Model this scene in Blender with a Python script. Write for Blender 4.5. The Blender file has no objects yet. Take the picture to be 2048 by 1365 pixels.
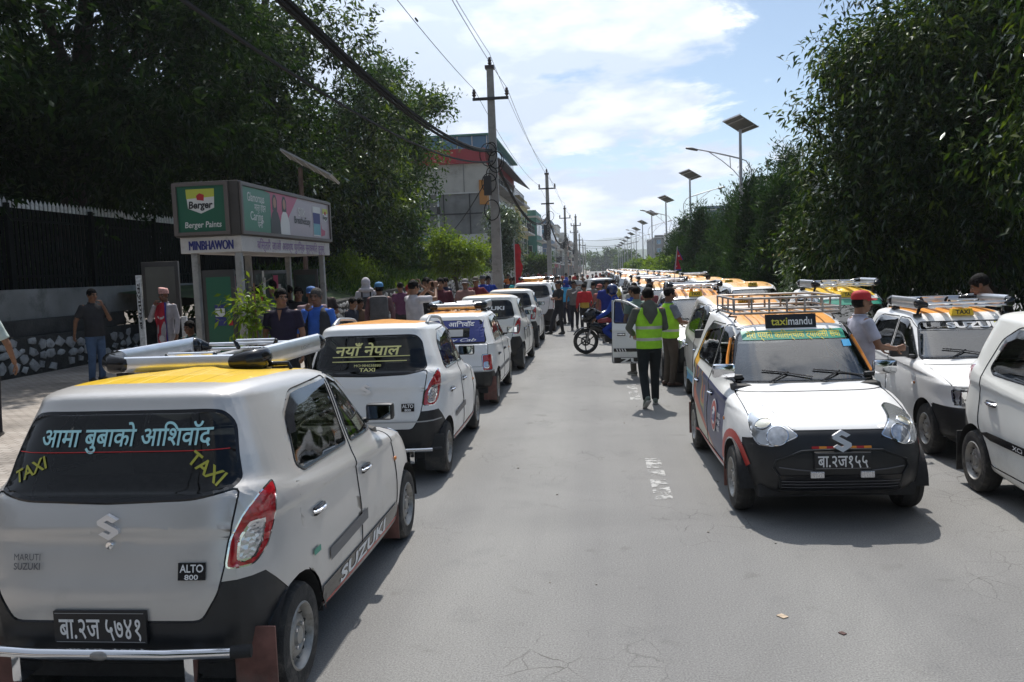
import bpy, bmesh, math, random
import numpy as np
from mathutils import Vector, Matrix
from mathutils.bvhtree import BVHTree
C = bpy.context.scene
R = math.radians
# ---------------------------------------------------------------- camera
FPX, CAMH = 1680.0, 2.05
TH, AZ, ROLL = math.atan(141.2/1680), 0.10466, 0.037
cam = bpy.data.objects.new('camera', bpy.data.cameras.new('camera'))
C.collection.objects.link(cam)
cam.data.sensor_width = 36; cam.data.lens = 36*FPX/2048
cam.data.clip_end = 20000; cam.data.clip_start = 0.1
CM = Matrix.Rotation(AZ, 4, 'Z') @ Matrix.Rotation(math.pi/2-TH, 4, 'X') @ Matrix.Rotation(-ROLL, 4, 'Z')
cam.matrix_world = Matrix.Translation((0, 0, CAMH)) @ CM
C.camera = cam
# ---------------------------------------------------------------- light
SUN_EL, SUN_ROT = 58.0, 3.0
sun = bpy.data.objects.new('sun', bpy.data.lights.new('sun', 'SUN'))
C.collection.objects.link(sun)
sun.data.energy = 4.6; sun.data.angle = R(0.6); sun.data.color = (1, .95, .88)
sun.rotation_euler = (R(-(90-SUN_EL)), 0, R(SUN_ROT))
C.view_settings.view_transform = 'Standard'; C.view_settings.look = 'None'
C.view_settings.exposure = 0.12; C.view_settings.gamma = 1; C.view_settings.use_curve_mapping = False
C.cycles.use_denoising = True
C.cycles.max_bounces = 8; C.cycles.transparent_max_bounces = 16; C.cycles.volume_bounces = 1

W = bpy.data.worlds.new('World'); C.world = W; W.use_nodes = True
nt = W.node_tree; N = nt.nodes; L = nt.links; N.clear()
def wn(t, **k):
    n = N.new(t)
    for a, b in k.items(): setattr(n, a, b)
    return n
sky = wn('ShaderNodeTexSky', sky_type='NISHITA', sun_disc=False)
sky.sun_elevation = R(SUN_EL); sky.sun_rotation = R(-SUN_ROT); sky.altitude = 1300; sky.dust_density = 1.5; sky.ozone_density = 1.5
SKYZ = 5.9
tc = wn('ShaderNodeTexCoord'); sep = wn('ShaderNodeSeparateXYZ'); L.new(tc.outputs['Generated'], sep.inputs[0])
def wmath(op, a, b=None):
    n = wn('ShaderNodeMath', operation=op)
    for i, v in enumerate((a, b)):
        if v is None: continue
        if isinstance(v, (int, float)): n.inputs[i].default_value = v
        else: L.new(v, n.inputs[i])
    return n.outputs[0]
zz = wmath('ADD', wmath('MAXIMUM', sep.outputs[2], 0.0), 0.22)
comb = wn('ShaderNodeCombineXYZ')
L.new(wmath('DIVIDE', sep.outputs[0], zz), comb.inputs[0]); L.new(wmath('DIVIDE', sep.outputs[1], zz), comb.inputs[1]); comb.inputs[2].default_value = SKYZ
n1 = wn('ShaderNodeTexNoise'); n1.inputs['Scale'].default_value = 1.9; n1.inputs['Detail'].default_value = 9; n1.inputs['Roughness'].default_value = .60; n1.inputs['Distortion'].default_value = .25
L.new(comb.outputs[0], n1.inputs['Vector'])
# more cloud to the left of the street and low down, clearer high on the right
bias = wmath('ADD', wmath('MINIMUM', wmath('MAXIMUM', wmath('MULTIPLY', sep.outputs[0], -.95), -.24), .075), wmath('SUBTRACT', wmath('MULTIPLY', wmath('MAXIMUM', wmath('SUBTRACT', sep.outputs[2], .42), 0.0), .34), wmath('MULTIPLY', sep.outputs[2], .05)))
cov = wmath('ADD', n1.outputs[0], wmath('ADD', bias, .13))
mr = wn('ShaderNodeMapRange'); mr.inputs[1].default_value = .49; mr.inputs[2].default_value = .585; L.new(cov, mr.inputs[0]); mr.interpolation_type = 'SMOOTHSTEP'
n2 = wn('ShaderNodeTexNoise'); n2.inputs['Scale'].default_value = 3.4; n2.inputs['Detail'].default_value = 7; L.new(comb.outputs[0], n2.inputs['Vector'])
cr = wn('ShaderNodeValToRGB'); L.new(wmath('ADD', n2.outputs[0], wmath('MINIMUM', wmath('MAXIMUM', wmath('MULTIPLY', wmath('ADD', sep.outputs[0], .04), .75), -.17), .03)), cr.inputs[0])
cr.color_ramp.elements[0].position = .44; cr.color_ramp.elements[0].color = (5.4, 6.3, 7.8, 1)
cr.color_ramp.elements[1].position = .66; cr.color_ramp.elements[1].color = (10.0, 10.2, 10.6, 1)
SKYG = wn('ShaderNodeMix', data_type='RGBA', blend_type='MULTIPLY'); SKYG.inputs[0].default_value = 1
L.new(sky.outputs[0], SKYG.inputs[6]); SKYG.inputs[7].default_value = (1.05, 1.12, 1.10, 1)
mx = wn('ShaderNodeMix', data_type='RGBA'); dp = wn('ShaderNodeVectorMath', operation='DOT_PRODUCT'); L.new(tc.outputs['Generated'], dp.inputs[0]); dp.inputs[1].default_value = (-math.sin(R(SUN_ROT))*math.cos(R(SUN_EL)), math.cos(R(SUN_ROT))*math.cos(R(SUN_EL)), math.sin(R(SUN_EL)))
glow = wmath('MULTIPLY', wmath('POWER', wmath('MAXIMUM', dp.outputs['Value'], 0.0), 7.0), 2.0)
ahead = wmath('ADD', wmath('ADD', wmath('MULTIPLY', sep.outputs[1], .34), .66), glow)      # the side towards the sun is the bright one
cl = wn('ShaderNodeMix', data_type='RGBA', blend_type='MULTIPLY'); cl.inputs[0].default_value = 1; L.new(cr.outputs[0], cl.inputs[6])
cg = wn('ShaderNodeCombineColor'); [L.new(ahead, cg.inputs[i]) for i in range(3)]; L.new(cg.outputs[0], cl.inputs[7])
L.new(mr.outputs[0], mx.inputs[0]); L.new(SKYG.outputs[2], mx.inputs[6]); L.new(cl.outputs[2], mx.inputs[7])
bg = wn('ShaderNodeBackground'); bg.inputs['Strength'].default_value = 0.10; L.new(mx.outputs[2], bg.inputs[0])
wo = wn('ShaderNodeOutputWorld'); L.new(bg.outputs[0], wo.inputs[0])

# ---------------------------------------------------------------- picture <-> place
def ray(x, y): return (CM.to_3x3() @ Vector(((x-1024)/FPX, (682.5-y)/FPX, -1)))
CAMP = Vector((0, 0, CAMH))
def gnd(x, y, z=0.0):
    d = ray(x, y); return CAMP + d*((z-CAMH)/d.z)
def atY(x, y, Y):
    d = ray(x, y); return CAMP + d*(Y/d.y)
def atX(x, y, X):
    d = ray(x, y); return CAMP + d*(X/d.x)
# ---------------------------------------------------------------- materials
MATS = {}
def mat(name, col=(.5,.5,.5), rough=.5, metal=0.0, var=0.0, vscale=4.0, bump=0.0, bscale=60.0, coat=0.0, spec=.5, emit=None, dirt=None, dscale=2.0, dirtz=None, dmax=.85):
    if name in MATS: return MATS[name]
    m = bpy.data.materials.new(name); m.use_nodes = True; MATS[name] = m
    nt = m.node_tree; b = nt.nodes['Principled BSDF']
    b.inputs['Base Color'].default_value = (*col, 1); b.inputs['Roughness'].default_value = rough
    b.inputs['Metallic'].default_value = metal; b.inputs['Coat Weight'].default_value = coat; b.inputs['Coat Roughness'].default_value = .05
    b.inputs['Specular IOR Level'].default_value = spec
    tc = nt.nodes.new('ShaderNodeTexCoord')
    last = None
    if var:
        n = nt.nodes.new('ShaderNodeTexNoise'); n.inputs['Scale'].default_value = vscale; n.inputs['Detail'].default_value = 6
        nt.links.new(tc.outputs['Object'], n.inputs['Vector'])
        r = nt.nodes.new('ShaderNodeValToRGB'); nt.links.new(n.outputs[0], r.inputs[0])
        r.color_ramp.elements[0].position = .3; r.color_ramp.elements[1].position = .7
        r.color_ramp.elements[0].color = tuple(max(0, c*(1-var)) for c in col)+(1,)
        r.color_ramp.elements[1].color = tuple(min(1, c*(1+var)) for c in col)+(1,)
        last = r.outputs[0]
    if dirt:
        n = nt.nodes.new('ShaderNodeTexNoise'); n.inputs['Scale'].default_value = dscale; n.inputs['Detail'].default_value = 8; n.inputs['Roughness'].default_value = .7
        nt.links.new(tc.outputs['Object'], n.inputs['Vector'])
        r = nt.nodes.new('ShaderNodeMapRange'); r.inputs[1].default_value = .52; r.inputs[2].default_value = .72; r.inputs[4].default_value = dmax
        fac = n.outputs[0]
        if dirtz:      # road dirt thrown up on the lower part
            s = nt.nodes.new('ShaderNodeSeparateXYZ'); nt.links.new(tc.outputs['Object'], s.inputs[0])
            q = nt.nodes.new('ShaderNodeMapRange'); q.inputs[1].default_value = dirtz; q.inputs[2].default_value = .1; q.inputs[3].default_value = -.10; q.inputs[4].default_value = .25
            nt.links.new(s.outputs[2], q.inputs[0])
            a = nt.nodes.new('ShaderNodeMath'); a.operation = 'ADD'; nt.links.new(fac, a.inputs[0]); nt.links.new(q.outputs[0], a.inputs[1]); fac = a.outputs[0]
        nt.links.new(fac, r.inputs[0])
        x = nt.nodes.new('ShaderNodeMix'); x.data_type = 'RGBA'; nt.links.new(r.outputs[0], x.inputs[0])
        if last: nt.links.new(last, x.inputs[6])
        else: x.inputs[6].default_value = (*col, 1)
        x.inputs[7].default_value = (*dirt, 1); last = x.outputs[2]
    if last: nt.links.new(last, b.inputs['Base Color'])
    if bump:
        n = nt.nodes.new('ShaderNodeTexNoise'); n.inputs['Scale'].default_value = bscale; n.inputs['Detail'].default_value = 5
        nt.links.new(tc.outputs['Object'], n.inputs['Vector'])
        p = nt.nodes.new('ShaderNodeBump'); p.inputs['Strength'].default_value = bump; p.inputs['Distance'].default_value = .02
        nt.links.new(n.outputs[0], p.inputs['Height']); nt.links.new(p.outputs[0], b.inputs['Normal'])
    if emit:
        b.inputs['Emission Color'].default_value = (*emit[0], 1); b.inputs['Emission Strength'].default_value = emit[1]
    return m
def glassmat(name, tint=(.25,.28,.28), rough=.02, ior=1.5):
    if name in MATS: return MATS[name]
    m = bpy.data.materials.new(name); m.use_nodes = True; MATS[name] = m
    nt = m.node_tree; nt.nodes.clear()
    t = nt.nodes.new('ShaderNodeBsdfTransparent'); t.inputs[0].default_value = (*tint, 1)
    g = nt.nodes.new('ShaderNodeBsdfGlossy'); g.inputs['Roughness'].default_value = rough
    f = nt.nodes.new('ShaderNodeFresnel'); f.inputs[0].default_value = ior
    geo = nt.nodes.new('ShaderNodeTexCoord'); nz = nt.nodes.new('ShaderNodeTexNoise'); nz.inputs['Scale'].default_value = 2.5
    nt.links.new(geo.outputs['Object'], nz.inputs['Vector'])
    bp = nt.nodes.new('ShaderNodeBump'); bp.inputs['Strength'].default_value = .04; bp.inputs['Distance'].default_value = .05
    nt.links.new(nz.outputs[0], bp.inputs['Height']); nt.links.new(bp.outputs[0], g.inputs['Normal'])
    x = nt.nodes.new('ShaderNodeMixShader'); o = nt.nodes.new('ShaderNodeOutputMaterial')
    nt.links.new(f.outputs[0], x.inputs[0]); nt.links.new(t.outputs[0], x.inputs[1]); nt.links.new(g.outputs[0], x.inputs[2]); nt.links.new(x.outputs[0], o.inputs[0])
    return m
# ---------------------------------------------------------------- mesh builder
class MB:
    def __init__(s): s.v = []; s.f = []; s.m = []; s.mats = []
    def mi(s, m):
        if m is None: return 0
        if m not in s.mats: s.mats.append(m)
        return s.mats.index(m)
    def add(s, vs, fs, m=None):
        o = len(s.v); s.v.extend([tuple(v) for v in vs]); k = s.mi(m)
        for f in fs: s.f.append(tuple(i+o for i in f)); s.m.append(k)
    def box(s, lo, hi, m=None, M4=None, bev=0.0):
        (a,b,c),(d,e,f) = lo, hi
        if bev <= 0:
            vs = [(a,b,c),(d,b,c),(d,e,c),(a,e,c),(a,b,f),(d,b,f),(d,e,f),(a,e,f)]
            fs = [(0,3,2,1),(4,5,6,7),(0,1,5,4),(1,2,6,5),(2,3,7,6),(3,0,4,7)]
        else:
            t = bmesh.new(); bmesh.ops.create_cube(t, size=1)
            for v in t.verts: v.co = Vector(((a+d)/2+v.co.x*(d-a), (b+e)/2+v.co.y*(e-b), (c+f)/2+v.co.z*(f-c)))
            bmesh.ops.bevel(t, geom=t.edges[:], offset=bev, segments=2, affect='EDGES', profile=.6)
            t.verts.index_update(); vs = [v.co[:] for v in t.verts]; fs = [[v.index for v in q.verts] for q in t.faces]; t.free()
        if M4 is not None: vs = [(M4 @ Vector(v))[:] for v in vs]
        s.add(vs, fs, m)
    def tube(s, pts, rad, m=None, seg=8, cap=True, sx=1.0, up=None):
        """swept tube; rad is a number or a list; sx flattens it across the second axis"""
        P = [Vector(p) for p in pts]; n = len(P); rr = rad if isinstance(rad, (list, tuple)) else [rad]*n
        vs = []; prev = None
        for i in range(n):
            d = (P[min(i+1,n-1)]-P[max(i-1,0)])
            if d.length < 1e-9: d = Vector((0,0,1))
            d.normalize()
            if prev is None:
                a = Vector(up) if up else (Vector((0,0,1)) if abs(d.z) < .9 else Vector((1,0,0)))
            else: a = prev
            a = a - d*a.dot(d)
            if a.length < 1e-6: a = d.orthogonal()
            a.normalize(); b = d.cross(a); prev = a
            for k in range(seg):
                t = 2*math.pi*k/seg; vs.append(P[i]+a*(math.cos(t)*rr[i])+b*(math.sin(t)*rr[i]*sx))
        fs = [(i*seg+k, i*seg+(k+1)%seg, (i+1)*seg+(k+1)%seg, (i+1)*seg+k) for i in range(n-1) for k in range(seg)]
        if cap: fs += [tuple(range(seg-1,-1,-1)), tuple((n-1)*seg+k for k in range(seg))]
        s.add(vs, fs, m)
    def limb(s, pts, rad, m=None, seg=12, sx=1.0, up=None):
        """tube with rounded ends"""
        P = [Vector(p) for p in pts]; rr = list(rad)
        d0 = (P[0]-P[1]).normalized(); d1 = (P[-1]-P[-2]).normalized()
        a = [P[0]+d0*rr[0]*math.sin(t) for t in (1.35,.95,.5)]; ar = [rr[0]*math.cos(t) for t in (1.35,.95,.5)]
        b = [P[-1]+d1*rr[-1]*math.sin(t) for t in (.5,.95,1.35)]; br = [rr[-1]*math.cos(t) for t in (.5,.95,1.35)]
        s.tube(a+P+b, ar+rr+br, m, seg, True, sx, up)
    def rings(s, rows, m=None, cap=True):
        """rows: lists of equal numbers of points"""
        n = len(rows[0]); vs = [p for r in rows for p in r]
        fs = [(i*n+k, i*n+(k+1)%n, (i+1)*n+(k+1)%n, (i+1)*n+k) for i in range(len(rows)-1) for k in range(n)]
        if cap: fs += [tuple(range(n-1,-1,-1)), tuple((len(rows)-1)*n+k for k in range(n))]
        s.add(vs, fs, m)
    def lathe(s, prof, m=None, seg=24, M4=None, cap=False):
        """prof: (r, h) pairs turned about the local z axis"""
        rows = [[Vector((r*math.cos(2*math.pi*k/seg), r*math.sin(2*math.pi*k/seg), h)) for k in range(seg)] for r, h in prof]
        if M4 is not None: rows = [[M4 @ p for p in r] for r in rows]
        s.rings(rows, m, cap)
    def ell(s, c, r, m=None, seg=14, rows=9, M4=None):
        vs = []; c = Vector(c)
        for i in range(rows+1):
            p = math.pi*i/rows
            p = min(max(p, .02), math.pi-.02)
            for k in range(seg):
                t = 2*math.pi*k/seg
                vs.append(Vector((r[0]*math.sin(p)*math.cos(t), r[1]*math.sin(p)*math.sin(t), -r[2]*math.cos(p))))
        vs = [((M4 @ v) if M4 is not None else v)+c for v in vs]
        fs = [(i*seg+k, i*seg+(k+1)%seg, (i+1)*seg+(k+1)%seg, (i+1)*seg+k) for i in range(rows) for k in range(seg)]
        fs += [tuple(range(seg-1,-1,-1)), tuple(rows*seg+k for k in range(seg))]
        s.add(vs, fs, m)
    def prism(s, poly, h0, h1, m=None, fn=None):
        """flat polygon (a,b) pushed from h0 to h1; fn maps (a,b,h) to a point"""
        fn = fn or (lambda a,b,h: (a,b,h)); n = len(poly)
        vs = [fn(a,b,h0) for a,b in poly]+[fn(a,b,h1) for a,b in poly]
        fs = [tuple(range(n-1,-1,-1)), tuple(range(n,2*n))]+[(k,(k+1)%n,n+(k+1)%n,n+k) for k in range(n)]
        s.add(vs, fs, m)
    def text(s, txt, fn, size, m=None, bold=0.0, w=None, align='CENTER', shear=0.0, thick=0.0):
        """lettering laid out by fn(a,b,h) -> point; w fits the width"""
        vs, fs = glyphs(txt, bold, shear)
        if not vs: return
        a0 = min(v[0] for v in vs); a1 = max(v[0] for v in vs); b0 = min(v[1] for v in vs); b1 = max(v[1] for v in vs)
        k = size/0.72; kx = k if w is None else w/(a1-a0)
        ox = -(a0+a1)/2 if align == 'CENTER' else -a0
        s.add([fn((v[0]+ox)*kx, (v[1]-.36)*k, 0.0) for v in vs], fs, m)
    def build(s, name, m=None, parent=None, smooth=True, angle=40):
        me = bpy.data.meshes.new(name); me.from_pydata([tuple(v) for v in s.v], [], s.f)
        mats = s.mats or ([m] if m else [])
        for q in mats: me.materials.append(q)
        if s.mats: me.polygons.foreach_set('material_index', s.m)
        me.validate(); me.update()
        o = bpy.data.objects.new(name, me); C.collection.objects.link(o)
        if smooth: sharp(me, angle)
        if parent: o.parent = parent
        return o
def sharp(me, angle=40):
    me.polygons.foreach_set('use_smooth', [True]*len(me.polygons))
    try: me.set_sharp_from_angle(angle=R(angle))
    except Exception: pass
GL = {}
def glyphs(txt, bold=0.0, shear=0.0):
    if 'M' in txt: bold = 0.0      # a fattened M folds over itself
    key = (txt, bold, shear)
    if key in GL: return GL[key]
    cu = bpy.data.curves.new('lettering', 'FONT'); cu.body = txt; cu.size = 1.0; cu.resolution_u = 3; cu.offset = bold; cu.shear = shear
    cu.fill_mode = 'BOTH'
    o = bpy.data.objects.new('lettering', cu); C.collection.objects.link(o)
    dg = bpy.context.evaluated_depsgraph_get(); dg.update()
    me = bpy.data.meshes.new_from_object(o.evaluated_get(dg))
    vs = [v.co[:] for v in me.vertices]; fs = [tuple(p.vertices) for p in me.polygons]
    bpy.data.objects.remove(o); bpy.data.curves.remove(cu); bpy.data.meshes.remove(me)
    GL[key] = (vs, fs); return vs, fs
def npmesh(name, verts, faces, mats, midx=None, parent=None, smooth=False, attr=None):
    """big quad meshes straight from arrays"""
    me = bpy.data.meshes.new(name); nv, nf, k = len(verts), len(faces), faces.shape[1]
    me.vertices.add(nv); me.vertices.foreach_set('co', np.asarray(verts, np.float32).ravel())
    me.loops.add(nf*k); me.loops.foreach_set('vertex_index', np.asarray(faces, np.int32).ravel())
    me.polygons.add(nf); me.polygons.foreach_set('loop_start', np.arange(0, nf*k, k, dtype=np.int32))
    for q in mats: me.materials.append(q)
    if midx is not None: me.polygons.foreach_set('material_index', np.asarray(midx, np.int32))
    if attr is not None:
        a = me.attributes.new('tone', 'FLOAT', 'FACE'); a.data.foreach_set('value', np.asarray(attr, np.float32))
    me.update(calc_edges=True)
    if smooth: me.polygons.foreach_set('use_smooth', np.ones(nf, bool))
    o = bpy.data.objects.new(name, me); C.collection.objects.link(o)
    if parent: o.parent = parent
    return o
def thing(name, label, cat, loc=(0,0,0), rz=0.0, group=None):
    o = bpy.data.objects.new(name, None); C.collection.objects.link(o); o.empty_display_size = .2
    o.location = loc; o.rotation_euler = (0,0,rz); o['label'] = label; o['category'] = cat
    if group: o['group'] = group
    return o
def tag(o, label=None, cat=None, group=None, kind=None):
    for k, v in (('label',label),('category',cat),('group',group),('kind',kind)):
        if v: o[k] = v
    return o
def dup(o, parent=None, keep=None):
    c = o.copy(); C.collection.objects.link(c); c.parent = parent
    for ch in [q for q in KIDS.get(o.name, o.children)]:
        if keep is None or keep(ch): dup(ch, c, keep)
    return c
KIDS = {}
def lerp(a, b, t): return a+(b-a)*t
def round_poly(p, r, n=3):
    out = []; k = len(p)
    for i in range(k):
        a, b, c = Vector(p[i-1]), Vector(p[i]), Vector(p[(i+1)%k])
        u, w = a-b, c-b; rr = min(r, u.length*.45, w.length*.45)
        s, e = b+u.normalized()*rr, b+w.normalized()*rr
        for j in range(n+1):
            t = j/n; q = s*(1-t)**2+b*2*t*(1-t)+e*t*t; out.append((q.x, q.y))
    return out
# ---------------------------------------------------------------- cars
def crom(rows, n):
    A = np.array(rows, float); k = len(A); out = []
    for t in np.linspace(0, k-1, n):
        i = min(int(t), k-2); u = t-i
        p1, p2 = A[i], A[i+1]
        m1 = (A[i+1]-A[i-1])/2 if i > 0 else p2-p1
        m2 = (A[i+2]-A[i])/2 if i+2 < k else p2-p1
        out.append((2*u**3-3*u*u+1)*p1+(u**3-2*u*u+u)*m1+(-2*u**3+3*u*u)*p2+(u**3-u*u)*m2)
    return np.array(out)
def sms(a, b, x):
    t = np.clip((x-a)/(b-a), 0, 1); return t*t*(3-2*t)
def shell(T, Lc, n=74, half=60, crease=.011):
    """body skin as a stack of rounded plan outlines; y runs from the rear end (0) to the nose (Lc)"""
    rows = []
    for zf, zs, zr, df, yr, w, nf, nr in crom(T, n):
        yf = Lc-df; yc = (yf+yr)/2; a = (yf-yr)/2
        th = np.linspace(0, math.pi/2, 160)
        xr = w*np.sin(th)**(2/nr); y1 = yc-a*np.cos(th)**(2/nr)
        xf = w*np.cos(th)**(2/nf); y2 = yc+a*np.sin(th)**(2/nf)
        X = np.concatenate([xr, xf[1:]]); Y = np.concatenate([y1, y2[1:]])
        d = np.concatenate([[0], np.cumsum(np.hypot(np.diff(X), np.diff(Y)))]); q = np.linspace(0, d[-1], half)
        X = np.interp(q, d, X); Y = np.interp(q, d, Y); X[0] = X[-1] = 0
        s = (Y-yr)/(yf-yr); Z = zr*2*(s-.5)*(s-1)-4*zs*s*(s-1)+zf*2*s*(s-.5)
        if crease:      # shoulder line along the flanks and a fold across the tailgate
            zl = .955-.15*s; X = X-crease*(1-sms(zl-.022, zl+.006, Z))*sms(zl-.32, zl-.07, Z)*sms(.80, .93, X/w)
            Y = Y+.016*(1-sms(.895, .935, Z))*sms(.60, .74, Z)*np.clip(1-(X/.60)**4, 0, 1)*(s < .15)
        ring = [(x, y, z) for x, y, z in zip(X, Y, Z)]+[(-x, y, z) for x, y, z in list(zip(X, Y, Z))[-2:0:-1]]
        rows.append(ring)
    bm = bmesh.new(); k = len(rows[0])
    V = [[bm.verts.new(p) for p in r] for r in rows]
    for i in range(n-1):
        for j in range(k): bm.faces.new((V[i][j], V[i][(j+1)%k], V[i+1][(j+1)%k], V[i+1][j]))
    bm.faces.new(V[-1]); bm.faces.new(V[0][::-1])
    bmesh.ops.recalc_face_normals(bm, faces=bm.faces[:])
    return bm
def cut(bm, lay, frame, poly, new, filt, base=0):
    """cut a convex outline into the skin along the frame's direction and give the inside faces a new id"""
    U, Vv = Vector(frame[0]), Vector(frame[1]); D = U.cross(Vv)
    n = len(poly); ar = sum(poly[i-1][0]*poly[i][1]-poly[i][0]*poly[i-1][1] for i in range(n))
    if ar < 0: poly = poly[::-1]
    bm.normal_update()
    for f in bm.faces:
        if f[lay] == base and filt(f.calc_center_median(), f.normal): f[lay] = -1
    for i in range(n):
        a, b = poly[i-1], poly[i]; e = (b[0]-a[0], b[1]-a[1]); l = math.hypot(*e)
        if l < 1e-6: continue
        no = (U*e[1]-Vv*e[0])/l; co = U*a[0]+Vv*a[1]
        fs = [f for f in bm.faces if f[lay] == -1]
        es = list({e2 for f in fs for e2 in f.edges}); vs = list({v for f in fs for v in f.verts})
        bmesh.ops.bisect_plane(bm, geom=vs+es+fs, dist=2e-5, plane_co=co, plane_no=no)
        for f in bm.faces:
            if f[lay] == -1 and (f.calc_center_median()-co).dot(no) > 0: f[lay] = base
    for f in bm.faces:
        if f[lay] == -1: f[lay] = new
SIDE = ((0,1,0),(0,0,1)); FRONT = ((1,0,0),(0,0,1)); TOP = ((1,0,0),(0,1,0))
def patch(bm, lay, ids, name, mats, parent, inset=None, smooth=True):
    """lift the faces of some ids out as one part; inset = (width, depth) makes a dark gap round it"""
    t = bmesh.new(); mp = {}; tl = t.faces.layers.int.new('k')
    for f in bm.faces:
        if f[lay] in ids:
            vs = []
            for v in f.verts:
                if v.index not in mp: mp[v.index] = t.verts.new(v.co)
                vs.append(mp[v.index])
            try: q = t.faces.new(vs); q.material_index = ids.index(f[lay]); q.smooth = True
            except ValueError: pass
    if inset:
        t.normal_update()
        r = bmesh.ops.inset_region(t, faces=t.faces[:], thickness=inset[0], depth=inset[1], use_boundary=True, use_even_offset=False)
        for f in r['faces']:
            f.material_index = len(mats)-1; f.smooth = True
            for e in f.edges: e.smooth = False
    me = bpy.data.meshes.new(name); t.to_mesh(me); t.free()
    for m in mats: me.materials.append(m)
    if inset is None:
        pass
    o = bpy.data.objects.new(name, me); C.collection.objects.link(o); o.parent = parent
    return o
def cars_mats():
    mat('rubber', (.018,.018,.019), .75, bump=.2, bscale=120, var=.3, vscale=30)
    mat('tyre', (.03,.029,.028), .85, var=.35, vscale=14, bump=.3, bscale=90, dirt=(.16,.14,.12), dscale=7)
    mat('steel_rim', (.35,.34,.32), .5, .6, dirt=(.12,.10,.08), dscale=9)
    mat('chrome', (.85,.85,.87), .08, 1.0); mat('emblem_metal', (.78,.78,.80), .32, .55)
    mat('alu', (.72,.73,.75), .28, .85, var=.06, vscale=9)
    mat('black_plastic', (.016,.017,.019), .42, var=.35, vscale=5, bump=.06, bscale=300, dirt=(.07,.065,.06), dscale=3.5, dirtz=.55)
    mat('gloss_black', (.01,.01,.012), .15)
    mat('grey_trim', (.12,.12,.13), .45)
    mat('interior', (.055,.053,.05), .8, var=.2, vscale=20)
    mat('seat_cloth', (.09,.08,.075), .9, var=.3, vscale=25)
    mat('lens_red', (.42,.012,.02), .08, coat=1.0, var=.35, vscale=40)
    mat('lamp_bowl', (.55,.56,.58), .10, .6, var=.35, vscale=22, coat=1.0); mat('lamp_housing', (.40,.41,.42), .18, .55, var=.2, vscale=6, coat=1.0); mat('lens_amber', (.6,.2,.04), .12, coat=1.0)
    m = mat('lens_clear', (.62,.62,.64), .12, .75, coat=1.0)
    nt = m.node_tree; b = nt.nodes['Principled BSDF']; tc = nt.nodes.new('ShaderNodeTexCoord')
    v = nt.nodes.new('ShaderNodeTexVoronoi'); v.inputs['Scale'].default_value = 30; nt.links.new(tc.outputs['Object'], v.inputs['Vector'])
    bp = nt.nodes.new('ShaderNodeBump'); bp.inputs['Strength'].default_value = .22; bp.inputs['Distance'].default_value = .015
    nt.links.new(v.outputs['Distance'], bp.inputs['Height']); nt.links.new(bp.outputs[0], b.inputs['Normal'])
    glassmat('car_glass', (.50,.53,.53)); glassmat('car_glass_dark', (.22,.235,.24), ior=1.6); glassmat('windscreen', (.55,.60,.58), ior=2.5); glassmat('lamp_glass', (.8,.8,.82))
    glassmat('visor_smoke', (.12,.12,.13))
def paint(name, col, rough=.32, metal=0.0, dirtz=.75):
    return mat(name, col, rough, metal, var=.03, vscale=3, coat=.35, dirt=tuple(c*.6+.02 for c in col), dscale=3.2, dirtz=dirtz, dmax=.45)
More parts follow.
